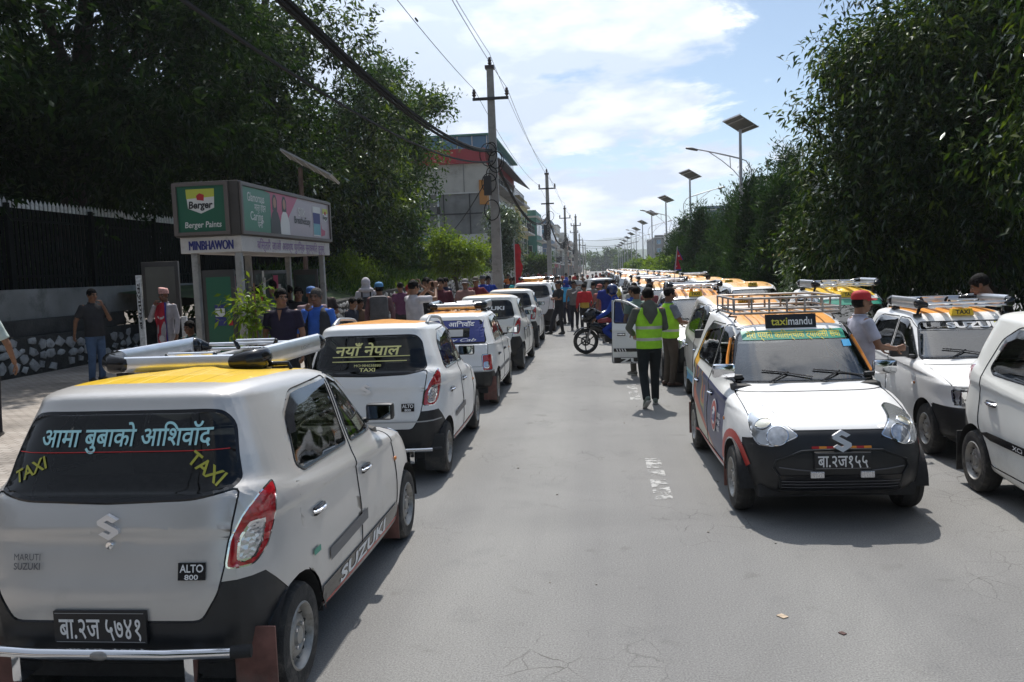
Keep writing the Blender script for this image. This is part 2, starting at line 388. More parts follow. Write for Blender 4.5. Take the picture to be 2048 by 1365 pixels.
ALTO = dict(L=3.395, RO=.475, WB=2.36, R=.266, tw=.145, half=.745, T=[
 (.22,.20,.28,.13,.12,.68,5,6),(.29,.24,.34,.05,.045,.715,5.2,7),(.42,.36,.46,.00,.01,.738,5.0,7),(.55,.52,.58,.00,.00,.745,5.0,7),
 (.65,.66,.70,.03,.02,.745,5.0,7),(.735,.76,.82,.085,.045,.74,4.8,7),(.80,.82,.90,.20,.065,.734,4.6,7),(.875,.87,.96,.45,.085,.724,4.6,7),
 (.925,.905,.985,.74,.10,.712,5,7),(.965,.935,1.005,.95,.12,.70,5.5,7),(1.02,.98,1.05,1.03,.145,.685,5.5,6),(1.13,1.10,1.16,1.17,.20,.645,6,6.5),
 (1.25,1.23,1.27,1.34,.255,.603,6,6.5),(1.345,1.335,1.36,1.48,.30,.565,6,6.5),(1.385,1.392,1.41,1.56,.325,.54,5.5,6.5),(1.415,1.43,1.432,1.66,.375,.50,5,6),
 (1.44,1.455,1.447,1.80,.47,.42,4.5,5),(1.458,1.470,1.460,2.05,.75,.22,3.5,3.5),(1.462,1.474,1.464,2.25,1.1,.06,2.5,2.5)],
 win_r=[(.66,1.05),(.78,1.275),(.93,1.335),(1.52,1.352),(1.52,.985),(.74,1.005)],
 win_f=[(1.60,.98),(1.60,1.352),(1.74,1.345),(1.95,1.25),(2.34,.985),(2.30,.955)],
 door_r=[(1.558,.29),(1.558,1.385),(.92,1.38),(.70,1.27),(.57,1.03),(.57,.60),(.80,.29)],
 door_f=[(1.564,.29),(1.564,1.385),(1.77,1.38),(2.05,1.24),(2.44,.96),(2.49,.85),(2.49,.42),(2.42,.29)],
 rearwin=[(-.585,1.03),(-.57,1.0),(-.40,.968),(0,.955),(.40,.968),(.57,1.0),(.585,1.03),(.525,1.27),(.47,1.33),(.40,1.34),(-.40,1.34),(-.47,1.33),(-.525,1.27)],
 gate=[(-.60,1.0),(-.565,.72),(-.53,.57),(-.45,.49),(.45,.49),(.53,.57),(.565,.72),(.60,1.0)],
 shield=[(-.60,.985),(.60,.985),(.615,1.02),(.50,1.32),(.45,1.355),(-.45,1.355),(-.50,1.32),(-.615,1.02)],
 tail=[(.470,.655),(.61,.65),(.69,.71),(.745,.82),(.765,.95),(.755,.995),(.67,.965),(.575,.89),(.505,.79)],
 tail_clear=[(.53,.685),(.605,.68),(.66,.745),(.69,.835),(.61,.84),(.55,.78)],
 head=[(.27,.685),(.42,.605),(.57,.605),(.665,.70),(.745,.80),(.72,.86),(.62,.848),(.50,.80),(.36,.742)],
 bump_f=[(-.78,.10),(.78,.10),(.78,.60),(.45,.735),(-.45,.735),(-.78,.60)], bump_r=.605, hood=[(-.63,.94),(-.60,.60),(.60,.60),(.63,.94)],
 roof=[(-.43,.52),(.43,.52),(.46,.9),(.44,1.78),(-.44,1.78),(-.46,.9)])
M800 = dict(L=3.335, RO=.50, WB=2.175, R=.262, tw=.14, half=.70, T=[
 (.24,.22,.28,.12,.12,.62,8,8),(.30,.25,.33,.03,.03,.675,8,8),(.42,.36,.46,.00,.00,.695,7,8),(.54,.52,.58,.00,.00,.702,7,8),
 (.64,.66,.70,.05,.03,.70,7,8),(.74,.76,.82,.07,.05,.695,8,8),(.785,.80,.88,.11,.07,.69,8,8),(.84,.845,.92,.40,.09,.683,8,8),
 (.885,.88,.95,.70,.11,.675,8,8),(.92,.91,.965,.93,.13,.665,8,8),(.97,.95,1.0,1.00,.155,.652,8,8),(1.09,1.07,1.11,1.15,.23,.615,8,8),
 (1.21,1.20,1.22,1.30,.31,.575,8,8),(1.31,1.31,1.315,1.43,.38,.54,8,8),(1.355,1.362,1.365,1.50,.42,.515,7,8),(1.382,1.395,1.39,1.58,.48,.475,6,7),
 (1.40,1.412,1.408,1.75,.6,.40,5,5),(1.413,1.424,1.418,2.0,.85,.2,3.5,3.5),(1.416,1.427,1.42,2.2,1.1,.06,2.5,2.5)],
 win_r=[(.58,1.0),(.73,1.28),(.80,1.305),(1.42,1.315),(1.42,.955),(.58,.965)],
 win_f=[(1.50,.95),(1.50,1.315),(1.72,1.31),(1.86,1.25),(2.24,.955),(2.22,.935)],
 door_r=[(1.458,.29),(1.458,1.35),(.86,1.345),(.66,1.28),(.52,1.0),(.52,.62),(.85,.29)],
 door_f=[(1.464,.29),(1.464,1.35),(1.74,1.345),(1.95,1.24),(2.32,.94),(2.36,.85),(2.36,.42),(2.33,.29)],
 rearwin=[(-.54,.965),(.54,.965),(.56,1.0),(.485,1.28),(.45,1.31),(-.45,1.31),(-.485,1.28),(-.56,1.0)],
 gate=[(-.585,.97),(-.585,.62),(.585,.62),(.585,.97)],
 shield=[(-.58,.935),(.58,.935),(.595,.965),(.49,1.28),(.45,1.31),(-.45,1.31),(-.49,1.28),(-.595,.965)],
 tail=[(.50,.56),(.66,.56),(.66,.80),(.50,.80)], tail_clear=[(.525,.60),(.60,.60),(.60,.69),(.525,.69)],
 head=[(.24,.58),(.62,.58),(.64,.74),(.24,.74)],
 bump_f=[(-.78,.10),(.78,.10),(.78,.565),(-.78,.565)], bump_r=.545, hood=[(-.61,.90),(-.61,.75),(.61,.75),(.61,.90)],
 roof=[(-.43,.62),(.43,.62),(.43,1.72),(-.43,1.72)])
def scaled(T, sx, sy, sz, L, **kw):
    q = dict(T); q['T'] = [(a*sz,b*sz,c*sz,d*sy,e*sy,w*sx,nf,nr) for a,b,c,d,e,w,nf,nr in T['T']]
    for k in ('win_r','win_f','door_r','door_f'): q[k] = [(y*sy,z*sz) for y,z in T[k]]
    for k in ('rearwin','gate','shield','bump_f','hood','tail','tail_clear','head'): q[k] = [(x*sx,z*sz) for x,z in T[k]]
    q['roof'] = [(x*sx,y*sy) for x,y in T['roof']]; q['bump_r'] = T['bump_r']*sz; q['half'] = T['half']*sx
    q['L'] = T['L']*sy; q['RO'] = T['RO']*sy; q['WB'] = T['WB']*sy; q.update(kw); return q
COMPACT = scaled(ALTO, 1.04, 1.03, 1.055, 0)
COMPACT['tail'] = [(.60,.70),(.72,.72),(.80,.86),(.83,1.10),(.76,1.20),(.73,1.05),(.66,.90)]; COMPACT['tail_clear'] = [(.68,.80),(.73,.80),(.77,.90),(.72,.90)]
def lift(D):
    def sm(a, b, x): t = min(1, max(0, (x-a)/(b-a))); return t*t*(3-2*t)
    D['T'] = [(zf-.01*sm(.75,.98,zf)+.055*sm(1.0,1.4,zf), zs+.045*sm(.6,.95,zs)+.03*sm(1.1,1.4,zs), zr+.10*sm(.4,.65,zr)-.005*sm(1.05,1.4,zr), df, yr, w, nf, nr) for zf,zs,zr,df,yr,w,nf,nr in D['T']]
    for k in ('win_r','win_f','door_r','door_f'): D[k] = [(y, z+.04*sm(.6,.95,z)+.025*sm(1.1,1.35,z)) for y, z in D[k]]
    for k in ('rearwin','tail','tail_clear','gate'): D[k] = [(x, z+.10*sm(.4,.62,z)+.005*sm(1.05,1.33,z)) for x, z in D[k]]
    D['shield'] = [(x, z-.01+.055*sm(1.0,1.35,z)) for x, z in D['shield']]; D['hood'] = [(x, z-(.01 if z > .9 else 0)) for x, z in D['hood']]; D['head'] = [(x, z+.012) for x, z in D['head']]; D['bump_r'] += .10
lift(ALTO); lift(COMPACT)
for q, v in (('tail', [(.60,.74),(.72,.76),(.80,.90),(.83,1.14),(.76,1.24),(.73,1.09),(.66,.94)]), ('tail_clear', [(.68,.84),(.73,.84),(.77,.94),(.72,.94)])): COMPACT[q] = v
ROOFV = {}
def wheel_bm(D, steel='steel_rim'):
    r, w = D['R'], D['tw']
    t = MB(); t.lathe([(r*.62,-w*.5),(r*.80,-w*.53),(r*.93,-w*.5),(r*.985,-w*.36),(r,-w*.2),(r*.985,-w*.19),(r*.985,-w*.16),(r,-w*.15),(r,w*.15),(r*.985,w*.16),(r*.985,w*.19),(r,w*.2),(r*.985,w*.36),(r*.93,w*.5),(r*.80,w*.53),(r*.62,w*.5),(r*.60,w*.2),(r*.60,-w*.2),(r*.62,-w*.5)], None, 36)
    p = MB(); q = r*.63
    p.lathe([(q,w*.50),(q*.95,w*.54),(q*.90,w*.48),(q*.84,w*.20),(q*.72,w*.16),(q*.58,w*.36),(q*.42,w*.40),(q*.30,w*.26),(q*.27,w*.30),(q*.24,w*.44),(q*.10,w*.47),(.002,w*.47)], MATS[steel], 30)
    p.lathe([(q,-w*.5),(q*.8,-w*.2),(q*.8,w*.1),(.01,w*.1)], MATS['rubber'], 20)
    for k in range(10):
        a = 2*math.pi*k/10; M4 = Matrix.Rotation(a,4,'Z') @ Matrix.Translation((q*.68,0,w*.285)) @ Matrix.Rotation(R(-52),4,'Y')
        p.lathe([(.002,.004),(.013,.003)], MATS['rubber'], 8, M4)
    for k in range(4):
        a = 2*math.pi*(k+.5)/4; p.lathe([(.009,0),(.009,.014),(.002,.016)], MATS['chrome'], 6, Matrix.Rotation(a,4,'Z') @ Matrix.Translation((q*.36,0,w*.36)))
    return t, p
PROTO = {}
def make_body(kind, D):
    """cut the skin into ids once per kind"""
    bm = shell(D['T'], D['L']); lay = bm.faces.layers.int.new('id'); Lc = D['L']
    for sx in (1, -1):
        side = lambda c, n, sx=sx: c.x*sx > .25 and n.x*sx > .25
        for yc in (D['RO'], D['RO']+D['WB']):
            ra = D['R']+.055; arc = [(yc+ra*math.cos(2*math.pi*k/28)*1.03, .262+ra*math.sin(2*math.pi*k/28)) for k in range(28)]
            cut(bm, lay, SIDE, arc, 99, lambda c, n, sx=sx: c.x*sx > .25 and abs(n.x) > .12)
    bmesh.ops.delete(bm, geom=[f for f in bm.faces if f[lay] == 99], context='FACES')
    z0 = D['shield'][0][1]
    cut(bm, lay, FRONT, round_poly(D['shield'], .05), 1, lambda c, n: n.y > .12 and c.y > Lc*.4 and c.z > z0-.12)
    cut(bm, lay, FRONT, round_poly(D['rearwin'], .04), 2, lambda c, n: n.y < -.12 and c.y < Lc*.3 and c.z > z0-.15)
    for sx, o in ((1, 0), (-1, 10)):
        side = lambda c, n, sx=sx: c.x*sx > .3 and n.x*sx > .3
        cut(bm, lay, SIDE, round_poly(D['win_r'], .035), 3+o, side); cut(bm, lay, SIDE, round_poly(D['win_f'], .035), 4+o, side)
        if kind == 'boxy':
            FU = ((sx*.97, .24, 0) if sx > 0 else (-.97, .24, 0), (0,0,1)); HU = ((sx*.97, -.24, 0), (0,0,1))
        else: FU = ((sx*.8, .6, 0), (0,0,1)); HU = ((sx*.8, -.6, 0), (0,0,1))
        ft = lambda c, n, sx=sx: c.y < .6 and c.x*sx > .3 and (n.x*sx*.6-n.y*.8) > .15
        fh = lambda c, n, sx=sx: c.y > Lc-.75 and c.x*sx > .15 and (n.x*sx*.6+n.y*.8) > .05
        HP = [(u-.6*0, z) for u, z in D['head']]
        # frame u for the nose is measured with d = Lc - y, so shift by its projection
        off = Vector(HU[0]).y*Lc
        HP = [(u+off, z) for u, z in HP]
        cut(bm, lay, FU, round_poly(D['tail_clear'], .02), 6+o, ft); cut(bm, lay, FU, round_poly(D['tail'], .03), 5+o, ft)
        cut(bm, lay, HU, round_poly(HP, .035), 7+o, fh)
        cut(bm, lay, SIDE, round_poly(D['door_r'], .05), 8+o, side); cut(bm, lay, SIDE, round_poly(D['door_f'], .05), 9+o, side)
    cut(bm, lay, FRONT, round_poly(D['gate'], .04), 20, lambda c, n: n.y < -.1 and c.y < .45)
    br = D['bump_r']
    cut(bm, lay, SIDE, [(-1,-1),(D['RO']+.02,-1),(D['RO']+.02,br-.27),(.19,br),(-1,br)], 21, lambda c, n: c.y < D['RO']+.15 and c.z < br+.1)
    cut(bm, lay, FRONT, D['bump_f'], 22, lambda c, n: c.y > D['RO']+D['WB']+.2 and n.y > -.3)
    cut(bm, lay, FRONT, D['hood'], 23, lambda c, n: c.y > Lc-1.0 and n.z > .25)
    cut(bm, lay, TOP, round_poly(D['roof'], .06), 24, lambda c, n: n.z > .6 and c.z > 1.2)
    bm.normal_update(); bm.verts.index_update()
    bm.verts.ensure_lookup_table(); bm.faces.ensure_lookup_table()
    bvh = BVHTree.FromBMesh(bm)
    return bm, lay, bvh
S_LOGO = [[(-.52,.30),(.05,.62),(.52,.36),(.30,.22),(.04,.36),(-.10,.28),(.50,-.06),(.16,-.26),(-.52,.10),(-.30,.22)]]
def car(kind, D, label, pt='paint_white', roofm='roof_orange', glass='car_glass', near=True, rearglass='car_glass_dark', visor=True, steel='steel_rim', doorm=None, group=None):
    if kind not in PROTO:
        PROTO[kind] = make_body(kind, D)
    bm, lay, bvh = PROTO[kind]
    Lc, RO, WB = D['L'], D['RO'], D['WB']; P = MATS[pt]; BP = MATS['black_plastic']; GB = MATS['gloss_black']
    root = thing('taxi', label, 'taxi', group=group); K = {}
    def hit(o, d):
        r = bvh.ray_cast(Vector(o), Vector(d)); return r[0], r[1]
    def fromside(sx, y, z, off=0.0):
        p, n = hit((sx*2, y, z), (-sx, 0, 0)); 
        return (p+n*off) if p else Vector((sx*D['half'], y, z))
    def fromrear(x, z, off=0.0):
        p, n = hit((x, -2, z), (0, 1, 0)); return (p+n*off) if p else Vector((x, 0, z))
    def fromfront(x, z, off=0.0):
        p, n = hit((x, Lc+2, z), (0, -1, 0)); return (p+n*off) if p else Vector((x, Lc, z))
    def fromtop(x, y, off=0.0):
        p, n = hit((x, y, 4), (0, 0, -1)); return (p+n*off) if p else Vector((x, y, 1.4))
    root['_'] = 0; del root['_']
    parts = []
    def pt_(o): parts.append(o); return o
    G = MATS[glass]
    patch(bm, lay, [0], 'body', [P], root)
    patch(bm, lay, [1], 'windscreen', [MATS['windscreen'], GB], root, (.022, -.002))
    K['rear_window'] = patch(bm, lay, [2], 'rear_window', [MATS[rearglass], GB], root, (.018, -.002))
    patch(bm, lay, [20], 'tailgate', [P, GB], root, (.008, -.005))
    patch(bm, lay, [21], 'rear_bumper', [BP, GB], root, (.003, -.003)); patch(bm, lay, [22], 'front_bumper', [BP, GB], root, (.003, -.003))
    patch(bm, lay, [23], 'bonnet', [P, GB], root, (.008, -.005)); K['roof'] = patch(bm, lay, [24], 'roof_panel', [MATS[roofm]], root)
    for sx, o in ((1, 0), (-1, 10)):
        for dn, wid, nm in ((8, 3, 'rear'), (9, 4, 'front')):
            d = patch(bm, lay, [dn+o], 'door', [P, GB], root, (.008, -.005)); K[nm+str(sx)] = d
            wd = patch(bm, lay, [wid+o], 'window', [G, GB], d, (.014, -.003))
            if near:
                hb = MB(); y = .78*Lc/3.395+ (0 if nm == 'rear' else .88*Lc/3.395); z = .775*D['T'][9][1]/.935
                if nm == 'rear': y = D['win_r'][0][0]+.16
                else: y = D['win_f'][0][0]+.14
                c = fromside(sx, y, z)
                hb.box((c.x-sx*.012 if sx>0 else c.x-.014, y-.075, z-.022), (c.x+.014 if sx>0 else c.x+.012, y+.075, z+.022), GB, None, .006)
                hb.tube([(c.x, y-.085, z), (c.x+sx*.024, y-.055, z+.003), (c.x+sx*.028, y, z+.004), (c.x+sx*.024, y+.055, z+.003), (c.x, y+.085, z)], .010, MATS['chrome'] if D is not M800 else GB, 6)
                hb.build('handle', None, d)
                if visor:
                    vb = MB(); W_ = D['win_r'] if nm == 'rear' else D['win_f']
                    line = [W_[0], W_[1], W_[2], W_[3]] if nm == 'rear' else [W_[1], W_[2], (lerp(W_[2][0],W_[3][0],.55), lerp(W_[2][1],W_[3][1],.55))]
                    pts = []
                    for a_, b_ in zip(line[:-1], line[1:]):
                        for t in np.linspace(0, 1, 6)[:-1]: pts.append((lerp(a_[0], b_[0], t), lerp(a_[1], b_[1], t)))
                    pts.append(line[-1]); pts = pts[3:] if nm == 'rear' else pts
                    cy, cz = (sum(p[0] for p in W_)/6, sum(p[1] for p in W_)/6)
                    rows = []
                    for i, (y, z) in enumerate(pts):
                        dv = Vector((cy-y, cz-z)).normalized(); q0 = fromside(sx, y-dv.x*.022, z-dv.y*.022, .004); q1 = fromside(sx, y+dv.x*.03, z+dv.y*.03, .012); q2 = fromside(sx, y+dv.x*.055, z+dv.y*.055, .015)
                        
                        if all(hit((sx*2, yy_, zz_), (-sx, 0, 0))[0] for yy_, zz_ in ((y-dv.x*.022, z-dv.y*.022), (y+dv.x*.055, z+dv.y*.055))): rows.append([q0, q1, q2])
                    vs = [p for r in rows for p in r]; fs = []
                    for i in range(len(rows)-1):
                        for j in range(2): fs.append((i*3+j, i*3+j+1, i*3+j+4, i*3+j+3))
                    vb.add(vs, fs, MATS['visor_dark']); vb.build('rain_visor', None, d)
        tl = patch(bm, lay, [5+o], 'tail_light', [MATS['lens_red'], MATS['chrome']], root, (.008, .0))
        patch(bm, lay, [6+o], 'reversing_lens', [MATS['lens_clear'], MATS['chrome']], tl, (.005, .0))
        hl = patch(bm, lay, [7+o], 'headlight', [MATS['lamp_housing'], MATS['chrome']], root, (.009, .0))
        if near:
            hb = MB()
            if kind != 'boxy':
                for (x, z, r_) in ((.45, .695, .082), (.60, .77, .062)):
                    dirv = Vector((-sx*.45, -.85, 0)).normalized(); p, n = hit(Vector((sx*x, Lc-.10, z))-dirv*1.5, dirv)
                    if p:
                        M4 = Matrix.Translation(p+n*.002) @ n.to_track_quat('Z','Y').to_matrix().to_4x4()
                        hb.lathe([(r_,-.004),(r_*1.04,.004),(r_*.97,.007),(r_*.93,.003)], MATS['chrome'], 24, M4)
                        hb.lathe([(r_*.93,.003),(r_*.6,.010),(r_*.2,.013),(.002,.013)], MATS['lamp_bowl'] if x < .5 else MATS['lens_warm'], 24, M4)
            else:
                for z in (.60, .635, .67, .705): hb.tube([fromfront(sx*.30, z, .004), fromfront(sx*.48, z, .004), fromfront(sx*.60, z, .004)], .004, MATS['grey_trim'], 5)
                hb.box((sx*.44-.13, Lc-.055, .585), (sx*.44+.13, Lc-.03, .725), MATS['lens_clear'], None, .008)
            hb.build('reflector', None, hl)
            ib = MB(); c = fromside(sx, RO+WB-.02 if False else D['door_f'][4][0]+.06, .70); ib.ell((c.x, c.y, c.z), (.012, .03, .018), MATS['lens_amber'], 10, 6); ib.build('side_indicator', None, root)
        # mirror
        mb_ = MB(); ym = D['win_f'][4][0]-.06; zm = D['win_f'][4][1]+.035; c = fromside(sx, ym, zm-.03)
        ch = D.get('mirror', 'black'); mm = MATS['chrome'] if ch == 'chrome' else BP
        mb_.box((c.x-.01 if sx > 0 else c.x-.07, ym-.035, zm-.05), (c.x+.07 if sx > 0 else c.x+.01, ym+.035, zm-.015), BP, None, .01)
        xa, xb = sorted((c.x+sx*.06, c.x+sx*.255)); mb_.box((xa, ym-.035, zm-.035), (xb, ym+.055, zm+.085), mm, None, .026)
        mo = mb_.build('mirror', None, root); K['mirror'+str(sx)] = mo
        gb = MB(); gb.add([(xa+.015, ym-.0375, zm-.02), (xb-.015, ym-.0375, zm-.02), (xb-.015, ym-.0375, zm+.07), (xa+.015, ym-.0375, zm+.07)], [(0,1,2,3)], MATS['mirror_face']); gb.build('mirror_glass', None, mo, False)
    # wheels
    tkey = kind+steel
    if tkey not in ROOFV:
        t, p = wheel_bm(D, steel); a = t.build('tyre', MATS['tyre']); b = p.build('rim'); ROOFV[tkey] = (a.data, b.data)
        bpy.data.objects.remove(a); bpy.data.objects.remove(b)
    tm_, rm_ = ROOFV[tkey]
    for sx in (1, -1):
        for y in (RO, RO+WB):
            wheel = bpy.data.objects.new('wheel', None); C.collection.objects.link(wheel); wheel.parent = root
            wheel.location = (sx*(D['half']-.018-D['tw']/2), y, D['R']-.003); wheel.rotation_euler = (0, R(90*sx), 0)
            for nm, me in (('tyre', tm_), ('rim', rm_)):
                o = bpy.data.objects.new(nm, me); C.collection.objects.link(o); o.parent = wheel
    # floor and wheel wells keep daylight out from below
    fb = MB(); h = D['half']
    fb.box((-h*.80, .14, .20), (h*.80, Lc-.14, .30), MATS['rubber'], None, .02)
    for sx in (1, -1):
        for y in (RO, RO+WB):
            rows = []
            for k in range(13):
                a = math.pi*k/12; yy, zz = y+.335*math.cos(a), .25+.335*math.sin(a); rows.append([(sx*(h-.02), yy, zz), (sx*.42, yy, zz)])
            vs = [p for r_ in rows for p in r_]; fb.add(vs, [(2*i, 2*i+1, 2*i+3, 2*i+2) for i in range(12)], MATS['rubber'])
    fb.build('underbody', None, root)
    # interior
    ib = MB(); SC = MATS['seat_cloth']; zsc = D['T'][9][1]/.935
    def seat(x, y, w):
        s_ = MB(); s_.box((x-w/2, y-.02, .42), (x+w/2, y+.48, .56), SC, None, .05)
        s_.box((x-w/2, -.06, 0), (x+w/2, .08, .62), SC, Matrix.Translation((0, y-.02, .46)) @ Matrix.Rotation(R(12), 4, 'X'), .05)
        if w < .8:
            s_.box((x-.13, -.04, 0), (x+.13, .05, .16), SC, Matrix.Translation((0, y-.16, 1.06)) @ Matrix.Rotation(R(8), 4, 'X'), .035)
        s_.build('seat', None, root)
    if near:
        seat(.33, 1.42*Lc/3.395, .48); seat(-.33, 1.42*Lc/3.395, .48); seat(0, .66*Lc/3.395, 1.16)
        db = MB(); db.box((-h*.86, Lc-1.25, .66), (h*.86, Lc-.98, .93*zsc), MATS['interior'], None, .05); db.build('dashboard', None, root)
        sw = MB(); M4 = Matrix.Translation((.33, Lc-1.36, .93*zsc)) @ Matrix.Rotation(R(62), 4, 'X')
        sw.tube([M4 @ Vector((.17*math.cos(t), .17*math.sin(t), 0)) for t in np.linspace(0, 2*math.pi, 25)], .013, MATS['interior'], 6)
        for a in (.3, 2.84, 4.7): sw.tube([M4 @ Vector((.17*math.cos(a), .17*math.sin(a), 0)), M4 @ Vector((0,0,-.03))], .014, MATS['interior'], 5)
        sw.tube([M4 @ Vector((0,0,-.03)), M4 @ Vector((0,0,-.3))], .03, MATS['interior'], 6); sw.build('steering_wheel', None, root)
        # wipers
        for x0, x1 in ((-.42, .08), (.02, .48)):
            wb = MB(); z0 = D['shield'][0][1]; a = fromfront(x0+.3, z0+.0, .015); b = fromfront(x0+.12, z0+.075, .022); c1 = fromfront(x0-.08, z0+.035, .012); c2 = fromfront(x0+.14, z0+.075, .012); c3 = fromfront(x0+.34, z0+.095, .012)
            wb.tube([a, b], .008, GB, 5); wb.tube([c1, c2, c3], .007, GB, 5); wb.build('wiper', None, root)
    def sidetop(sx, y, frac=.985):
        z = 1.62
        while z > .9:
            p, n = hit((sx*2, y, z), (-sx, 0, 0))
            if p and p.x*sx > .42: return p
            z -= .01
        return Vector((sx*.5, y, 1.4))
    K['sidetop'] = sidetop
    K.update(dict(root=root, hit=hit, side=fromside, rear=fromrear, front=fromfront, top=fromtop, D=D, bvh=bvh))
    return K
def set_rest(K, x, y, heading):
    """put the car's rear axle at x, y; heading 0 looks up the street"""
    r = K['root']; RO = K['D']['RO']
    for ch in r.children: pass
    v = Matrix.Rotation(heading, 3, 'Z') @ Vector((0, RO, 0))
    r.location = (x-v.x, y-v.y, 0.008); r.rotation_euler = (0, 0, heading)
# ---------------------------------------------------------------- what the drivers fixed to their cars
S_POLY = [(0,.6),(.48,.33),(.25,.2),(0,.33),(-.16,.25),(.5,-.12),(.5,-.3),(0,-.6),(-.48,-.33),(-.25,-.2),(0,-.33),(.16,-.25),(-.5,.12),(-.5,.3)]
def more_mats():
    mat('mirror_face', (.9,.9,.9), .02, 1.0); mat('visor_dark', (.03,.03,.035), .12, coat=.6); mat('lens_warm', (.62,.58,.46), .12, .6, coat=1.0)
    paint('paint_white', (.80,.80,.79)); paint('paint_silver', (.59,.567,.54), .28, .28); paint('paint_grey', (.50,.51,.52), .3, .3); paint('paint_cream', (.76,.76,.72))
    paint('roof_yellow', (.86,.55,.02), .34, 0, .1); paint('roof_orange', (.80,.33,.025), .38, 0, .1); paint('roof_amber', (.78,.40,.06), .38, 0, .1)
    for nm in ('roof_yellow','roof_orange','roof_amber'):     # pressed ribs along the roof skin
        nt = MATS[nm].node_tree; bs = nt.nodes['Principled BSDF']; tc = nt.nodes.new('ShaderNodeTexCoord'); wv = nt.nodes.new('ShaderNodeTexWave'); wv.bands_direction = 'X'; wv.inputs['Scale'].default_value = 1.6; wv.inputs['Distortion'].default_value = 0
        nt.links.new(tc.outputs['Object'], wv.inputs['Vector']); rp = nt.nodes.new('ShaderNodeMapRange'); rp.inputs[1].default_value = .62; rp.inputs[2].default_value = .82; nt.links.new(wv.outputs['Fac'], rp.inputs[0])
        bp = nt.nodes.new('ShaderNodeBump'); bp.inputs['Strength'].default_value = .9; bp.inputs['Distance'].default_value = .012; nt.links.new(rp.outputs[0], bp.inputs['Height']); nt.links.new(bp.outputs[0], bs.inputs['Normal'])
    mat('plate_black', (.012,.012,.014), .4); mat('letter_white', (.8,.8,.8), .5); mat('letter_grey', (.42,.42,.42), .5); mat('letter_cyan', (.42,.72,.74), .5); mat('letter_yellow', (.68,.60,.08), .5); mat('letter_gold', (.72,.68,.28), .5)
    mat('letter_olive', (.42,.40,.05), .5); mat('sticker_red', (.5,.02,.02), .5); mat('sticker_green', (.03,.30,.20), .4); mat('sticker_blue', (.02,.035,.20), .4); mat('sticker_sky', (.08,.38,.68), .4)
    mat('mudflap_brown', (.17,.075,.06), .7, var=.3, vscale=12, dirt=(.2,.17,.14)); mat('mudflap_black', (.03,.03,.03), .7, dirt=(.15,.13,.11)); mat('worn_steel', (.36,.345,.33), .5, .7, var=.35, vscale=14); mat('led', (.75,.75,.78), .2, .4)
    mat('sticker_orange', (.85,.3,.03), .4); mat('letter_black', (.01,.01,.01), .5); mat('sign_yellow', (.75,.5,.03), .5)
def at_rear(K, x, z, off=.003, rot=0.0):
    c, s = math.cos(rot), math.sin(rot)
    return lambda a, b, h: K['rear'](x+a*c-b*s, z+a*s+b*c, off+h)
def at_front(K, x, z, off=.003, rot=0.0, kx=1.0):
    return lambda a, b, h: K['front'](x-a, z+b, off+h)
def at_side(K, sx, y, z, off=.003, slope=0.0):
    return lambda a, b, h: K['side'](sx, y+a*sx, z+b+a*sx*slope, off+h)
def plate(K, end, z, txt, w=.42, h=.145, size=.10, x=0.0, letter='letter_white'):
    f = K['rear'] if end == 'rear' else K['front']; p = f(x, z); s = -1 if end == 'rear' else 1
    y = p.y+s*.016; b = MB(); b.box((x-w/2, min(y-s*.016, y+s*.004), z-h/2), (x+w/2, max(y-s*.016, y+s*.004), z+h/2), MATS['plate_black'], None, .003)
    o = b.build('number_plate', None, K['root'])
    t = MB(); yy = y+s*.0062
    fr = (lambda a, b_, hh: (x+a, yy, z+b_)) if end == 'rear' else (lambda a, b_, hh: (x-a, yy, z+b_))
    t.text(txt, fr, size, MATS[letter], .012, w*.88)
    for q in (-1, 1):
        t.add([fr(-w*.48, q*h*.44-.0012, 0), fr(w*.48, q*h*.44-.0012, 0), fr(w*.48, q*h*.44+.0012, 0), fr(-w*.48, q*h*.44+.0012, 0)], [(0,1,2,3)], MATS['letter_grey'])
    t.build('lettering', None, o, False); return o
def emblem(K, end, x, z, s=.11):
    b = MB(); f = at_rear(K, x, z) if end == 'rear' else at_front(K, x, z)
    base = f(0, 0, 0); sg = -1 if end == 'rear' else 1; yo = max(sg*f(0, q*s*.5, 0).y for q in (-1,0,1)); tl = 0 if end == 'rear' else -.25; g = lambda a, c, h: Vector((f(a, 0, 0).x, sg*(yo+h)+c*tl*sg, z+c))
    b.prism([(a*s/1.0, c*s/1.0) for a, c in S_POLY], -.012, .012, MATS['emblem_metal'], g); return b.build('emblem', None, K['root'], False)
def badge(K, x, z, lines, w, sizes, backing=True):
    b = MB(); tot = sum(sizes)*1.35; f = at_rear(K, x, z, .002)
    if backing:
        pts = [(-w/2, -tot/2), (w/2, -tot/2), (w/2, tot/2), (-w/2, tot/2)]; b.prism(pts, -.002, .004, MATS['gloss_black'], f)
    zz = tot/2
    for ln, s in zip(lines, sizes):
        zz -= s*.675; b.text(ln, at_rear(K, x, z+zz, .008), s, MATS['letter_white' if backing else 'grey_trim'], .02, w*.86 if s == max(sizes) else w*.5); zz -= s*.675
    return b.build('badge', None, K['root'], False)
def writing(parent, jobs):
    b = MB()
    for fn, txt, size, m, w, bold, shear in jobs: b.text(txt, fn, size, MATS[m], bold, w, 'CENTER', shear)
    return b.build('lettering', None, parent, False)
def stripe(b, fn, a0, a1, b0, b1, m, n=14):
    vs = []; fs = []
    for i in range(n+1):
        a = lerp(a0, a1, i/n); vs += [fn(a, b0, 0), fn(a, b1, 0)]
    fs = [(2*i, 2*i+2, 2*i+3, 2*i+1) for i in range(n)]
    b.add(vs, fs, MATS[m])
